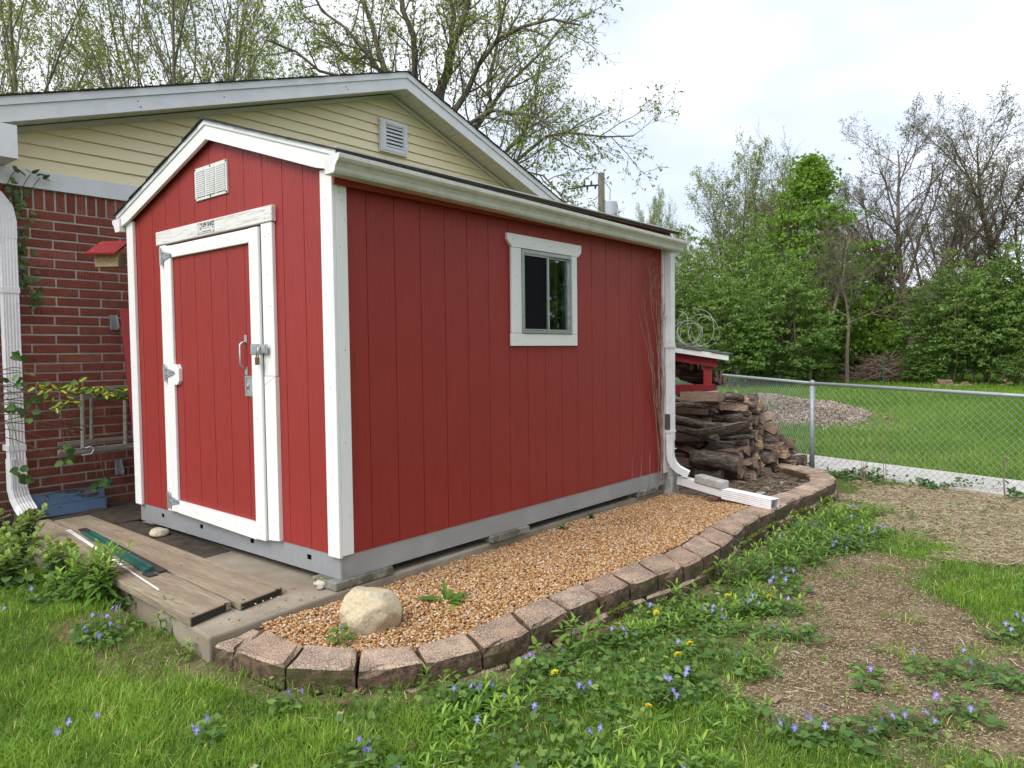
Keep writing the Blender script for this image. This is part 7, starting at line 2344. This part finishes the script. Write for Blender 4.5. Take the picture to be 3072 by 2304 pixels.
# litter: straw, dead leaves -------------------------------------------------
def flakes(n, wfun, L, W, seed, m, box, zo=.004, curl=.004):
    rn = np.random.default_rng(seed)
    x = rn.uniform(box[0], box[1], n); y = rn.uniform(box[2], box[3], n)
    k = rn.random(n) < wfun(x, y) * in_view(x, y, .15); x, y = x[k], y[k]; n = len(x)
    a = rn.uniform(0, 6.28, n); l = rn.uniform(*L, n); w = rn.uniform(*W, n); z = gz(x, y) + rn.uniform(0, zo * 3, n) + zo * .3
    ca, sa = np.cos(a), np.sin(a)
    e = [rn.normal(0, curl, n) for _ in range(4)]
    V = np.stack([np.stack([x + s1 * l * ca - s2 * w * sa, y + s1 * l * sa + s2 * w * ca, z + np.abs(e[0 if s1 < 0 else 1]) + .0006 * s2], -1) for i, (s1, s2) in enumerate(((-1, -1), (1, -1), (1, 1), (-1, 1)))], 1).reshape(-1, 3)
    return np_mesh('litter', V, np.arange(4 * n).reshape(-1, 4), m, np.repeat(rn.random(n), 4))
wS = lambda x, y: np.clip(soft(x, y, STRAW, .5) + .005 * outside(x, y) * (x > -.9), 0, 1) * outside(x, y, .02) * off_walk(x, y) * (x < 6.6)
tag(link('straw', flakes(300000, wS, (.010, .045), (.0009, .0019), 5, 'straw', (-1.2, 6.5, -3.6, .6), .006, .012)), 'dry straw and cut stalks lying towards the fence', 'straw', kind='stuff')
wD = lambda x, y: np.clip(soft(x, y, DIRT, .3) * .9 + .12, 0, 1) * outside(x, y, .02) * (x < 6.0)
tag(link('soil_litter', flakes(190000, wD, (.002, .009), (.0005, .0014), 6, 'straw', (-1.2, 5.0, -3.6, .6), .003, .003)), 'fine chips and dry bits scattered on the bare soil', 'litter', kind='stuff')
wL = lambda x, y: (np.clip(soft(x, y, STRAW, .5) * .8 + .16, 0, 1) + .5 * (dist_poly(x, y, EDGE_OUT, False) < .25)) * outside(x, y, .02) * (x < 6.5)
tag(link('dead_leaves', flakes(700, wL, (.008, .022), (.006, .014), 7, 'dead_leaf', (-1.2, 6.5, -3.6, .8), .006, .014)), 'curled dead leaves scattered around the edging and fence', 'leaves', kind='stuff')
# dark ivy and weeds at the fence foot
rn = np.random.default_rng(12)
n = 2600; t_ = rn.random(n) ** .8
fx = np.where(rn.random(n) < .75, 6.65 - .62 * t_ * 3.2 / 3.6, 6.65 + 7.1 * t_ * .2); 
fy = np.where(fx < 6.65, -.34 - 3.4 * t_, -.34 + 6.5 * (fx - 6.65) / 7.1)
x = fx + rn.normal(-.10, .12, n); y = fy + rn.normal(0, .1, n)
cl = vnoise(x * 3, y * 3, 88); k = cl > .42; x, y = x[k], y[k]; n = len(x)
P = np.stack([x, y, gz(x, y) + rn.uniform(.01, .16, n) * (vnoise(x * 4, y * 4, 89))], -1); a = rn.uniform(0, 6.28, n); el = rn.normal(.2, .5, n)
V, F, R, _ = inst_leaves(ROUND, P, np.stack([np.cos(a) * np.cos(el), np.sin(a) * np.cos(el), np.sin(el)], -1), np.stack([rn.normal(0, .5, n), rn.normal(0, .5, n), np.ones(n)], -1), rn.uniform(.03, .06, n), rn.random(n))
tag(link('fence_ivy', np_mesh('fence_ivy', V, F, 'ivy', R)), 'dark ivy and creepers along the foot of the chain-link fence', 'ivy', kind='stuff')
for i, (x, y, h, lab) in enumerate(((6.25, -1.25, .80, 'tall dry brown stalk standing at the chain-link fence'), (6.2, -1.05, .30, 'short reddish weed stalk at the fence foot'), (6.1, -2.35, .45, 'dry stalks at the fence near the right edge'))):
    o = thing('dry_stalk', (x, y, -.22), lab, 'stalk', 'dry stalks at the fence')
    for k in range(2 if i == 0 else 4):
        dx = rg.gauss(0, .03)
        MB().tube([(x + dx, y, -.25), (x + dx * 1.5, y + .02, -.2 + h * .5), (x + dx * 3 + .02, y - .01, -.2 + h * rg.uniform(.8, 1))], [.004, .003, .0015], 4).build('stalk', 'vine', o)
    c = bpy.data.objects.new('leaves', rosette(90 + i, 9, .06, 'dead_leaf' if i != 1 else 'ivy', up=(-.3, .9), W=2)); COL.objects.link(c); c.parent = o; c.location = (.02, -.01, h * .93)
# yellow-green sapling by the woodshed
sap = DP(2190, 1190, 10.5)
stem_plant('sapling', (sap.x, sap.y, -.2), 44, 5, .95, .14, ROUND, 'pale_weed', 'yellow-green sapling behind the fence beside the woodshed', spread=.35, per=12, W=1.0)
# iris-like tuft row near the woodshed on the far lawn
tuf = thing('leaf_tuft', tuple(DP(2200, 1165, 16)), 'blue-green tufts of strap leaves beyond the fence beside the woodshed', 'plant')
rn = np.random.default_rng(31); n = 700
c0, c1 = DP(2120, 1170, 16), DP(2300, 1170, 16.5)
t_ = rn.random(n); x = c0.x + (c1.x - c0.x) * t_ + rn.normal(0, .15, n); y = c0.y + (c1.y - c0.y) * t_ + rn.normal(0, .15, n)
h = rn.uniform(.2, .42, n); a = rn.uniform(0, 6.28, n); l_ = rn.uniform(.1, .6, n); w = .012
dx, dy = np.cos(a), np.sin(a); z = np.full(n, -.23)
V = np.stack([np.stack([x - dy * w, y + dx * w, z], -1), np.stack([x + dy * w, y - dx * w, z], -1), np.stack([x + dx * l_ * h, y + dy * l_ * h, z + h], -1)], 1).reshape(-1, 3)
link('leaves', np_mesh('leaves', V, np.arange(3 * n).reshape(-1, 3), 'pale_weed', np.repeat(rn.random(n) * .4, 3)), tuf)['kind'] = 'stuff'
# moss on the lower edging
rn = np.random.default_rng(17); n = 2600
i = rn.integers(8, 23, n); f = rn.random(n)
E0 = np.array(EDGE_OUT)
x = E0[i, 0] + (E0[i + 1, 0] - E0[i, 0]) * f; y = E0[i, 1] + (E0[i + 1, 1] - E0[i, 1]) * f - rn.uniform(.012, .07, n)
zz = np.where(rn.random(n) < .5, gz(x, y) + .003, -.124 + rn.normal(0, .006, n))
y = np.where(zz > -.16, y * 0 + (E0[i, 1] + (E0[i + 1, 1] - E0[i, 1]) * f) - rn.uniform(.008, .03, n), y)
k = vnoise(x * 3, y * 3, 66) > .5; x, y, zz = x[k], y[k], zz[k]; n = len(x)
V, F, R = pebbles(4, [(0, 0), (1, 0), (1, 1)], 0, .01, .01, 1)
P = np.stack([x, y, zz], -1)
T = np.array([(1, 0, 0), (0, 1, 0), (-1, 0, 0), (0, -1, 0), (0, 0, 1)], float)
s_ = rn.uniform(.006, .016, n)
V = (P[:, None] + T[None] * (s_[:, None, None] * np.array([1, 1, .7]))).reshape(-1, 3)
Ft = np.array([(0, 1, 4), (1, 2, 4), (2, 3, 4), (3, 0, 4)]); F = (Ft[None] + 5 * np.arange(n)[:, None, None]).reshape(-1, 3)
tag(link('moss', np_mesh('moss', V, F, 'moss', np.repeat(rn.random(n), 5), smooth=True)), 'yellow-green moss cushions along the lower edging blocks', 'moss', kind='stuff')
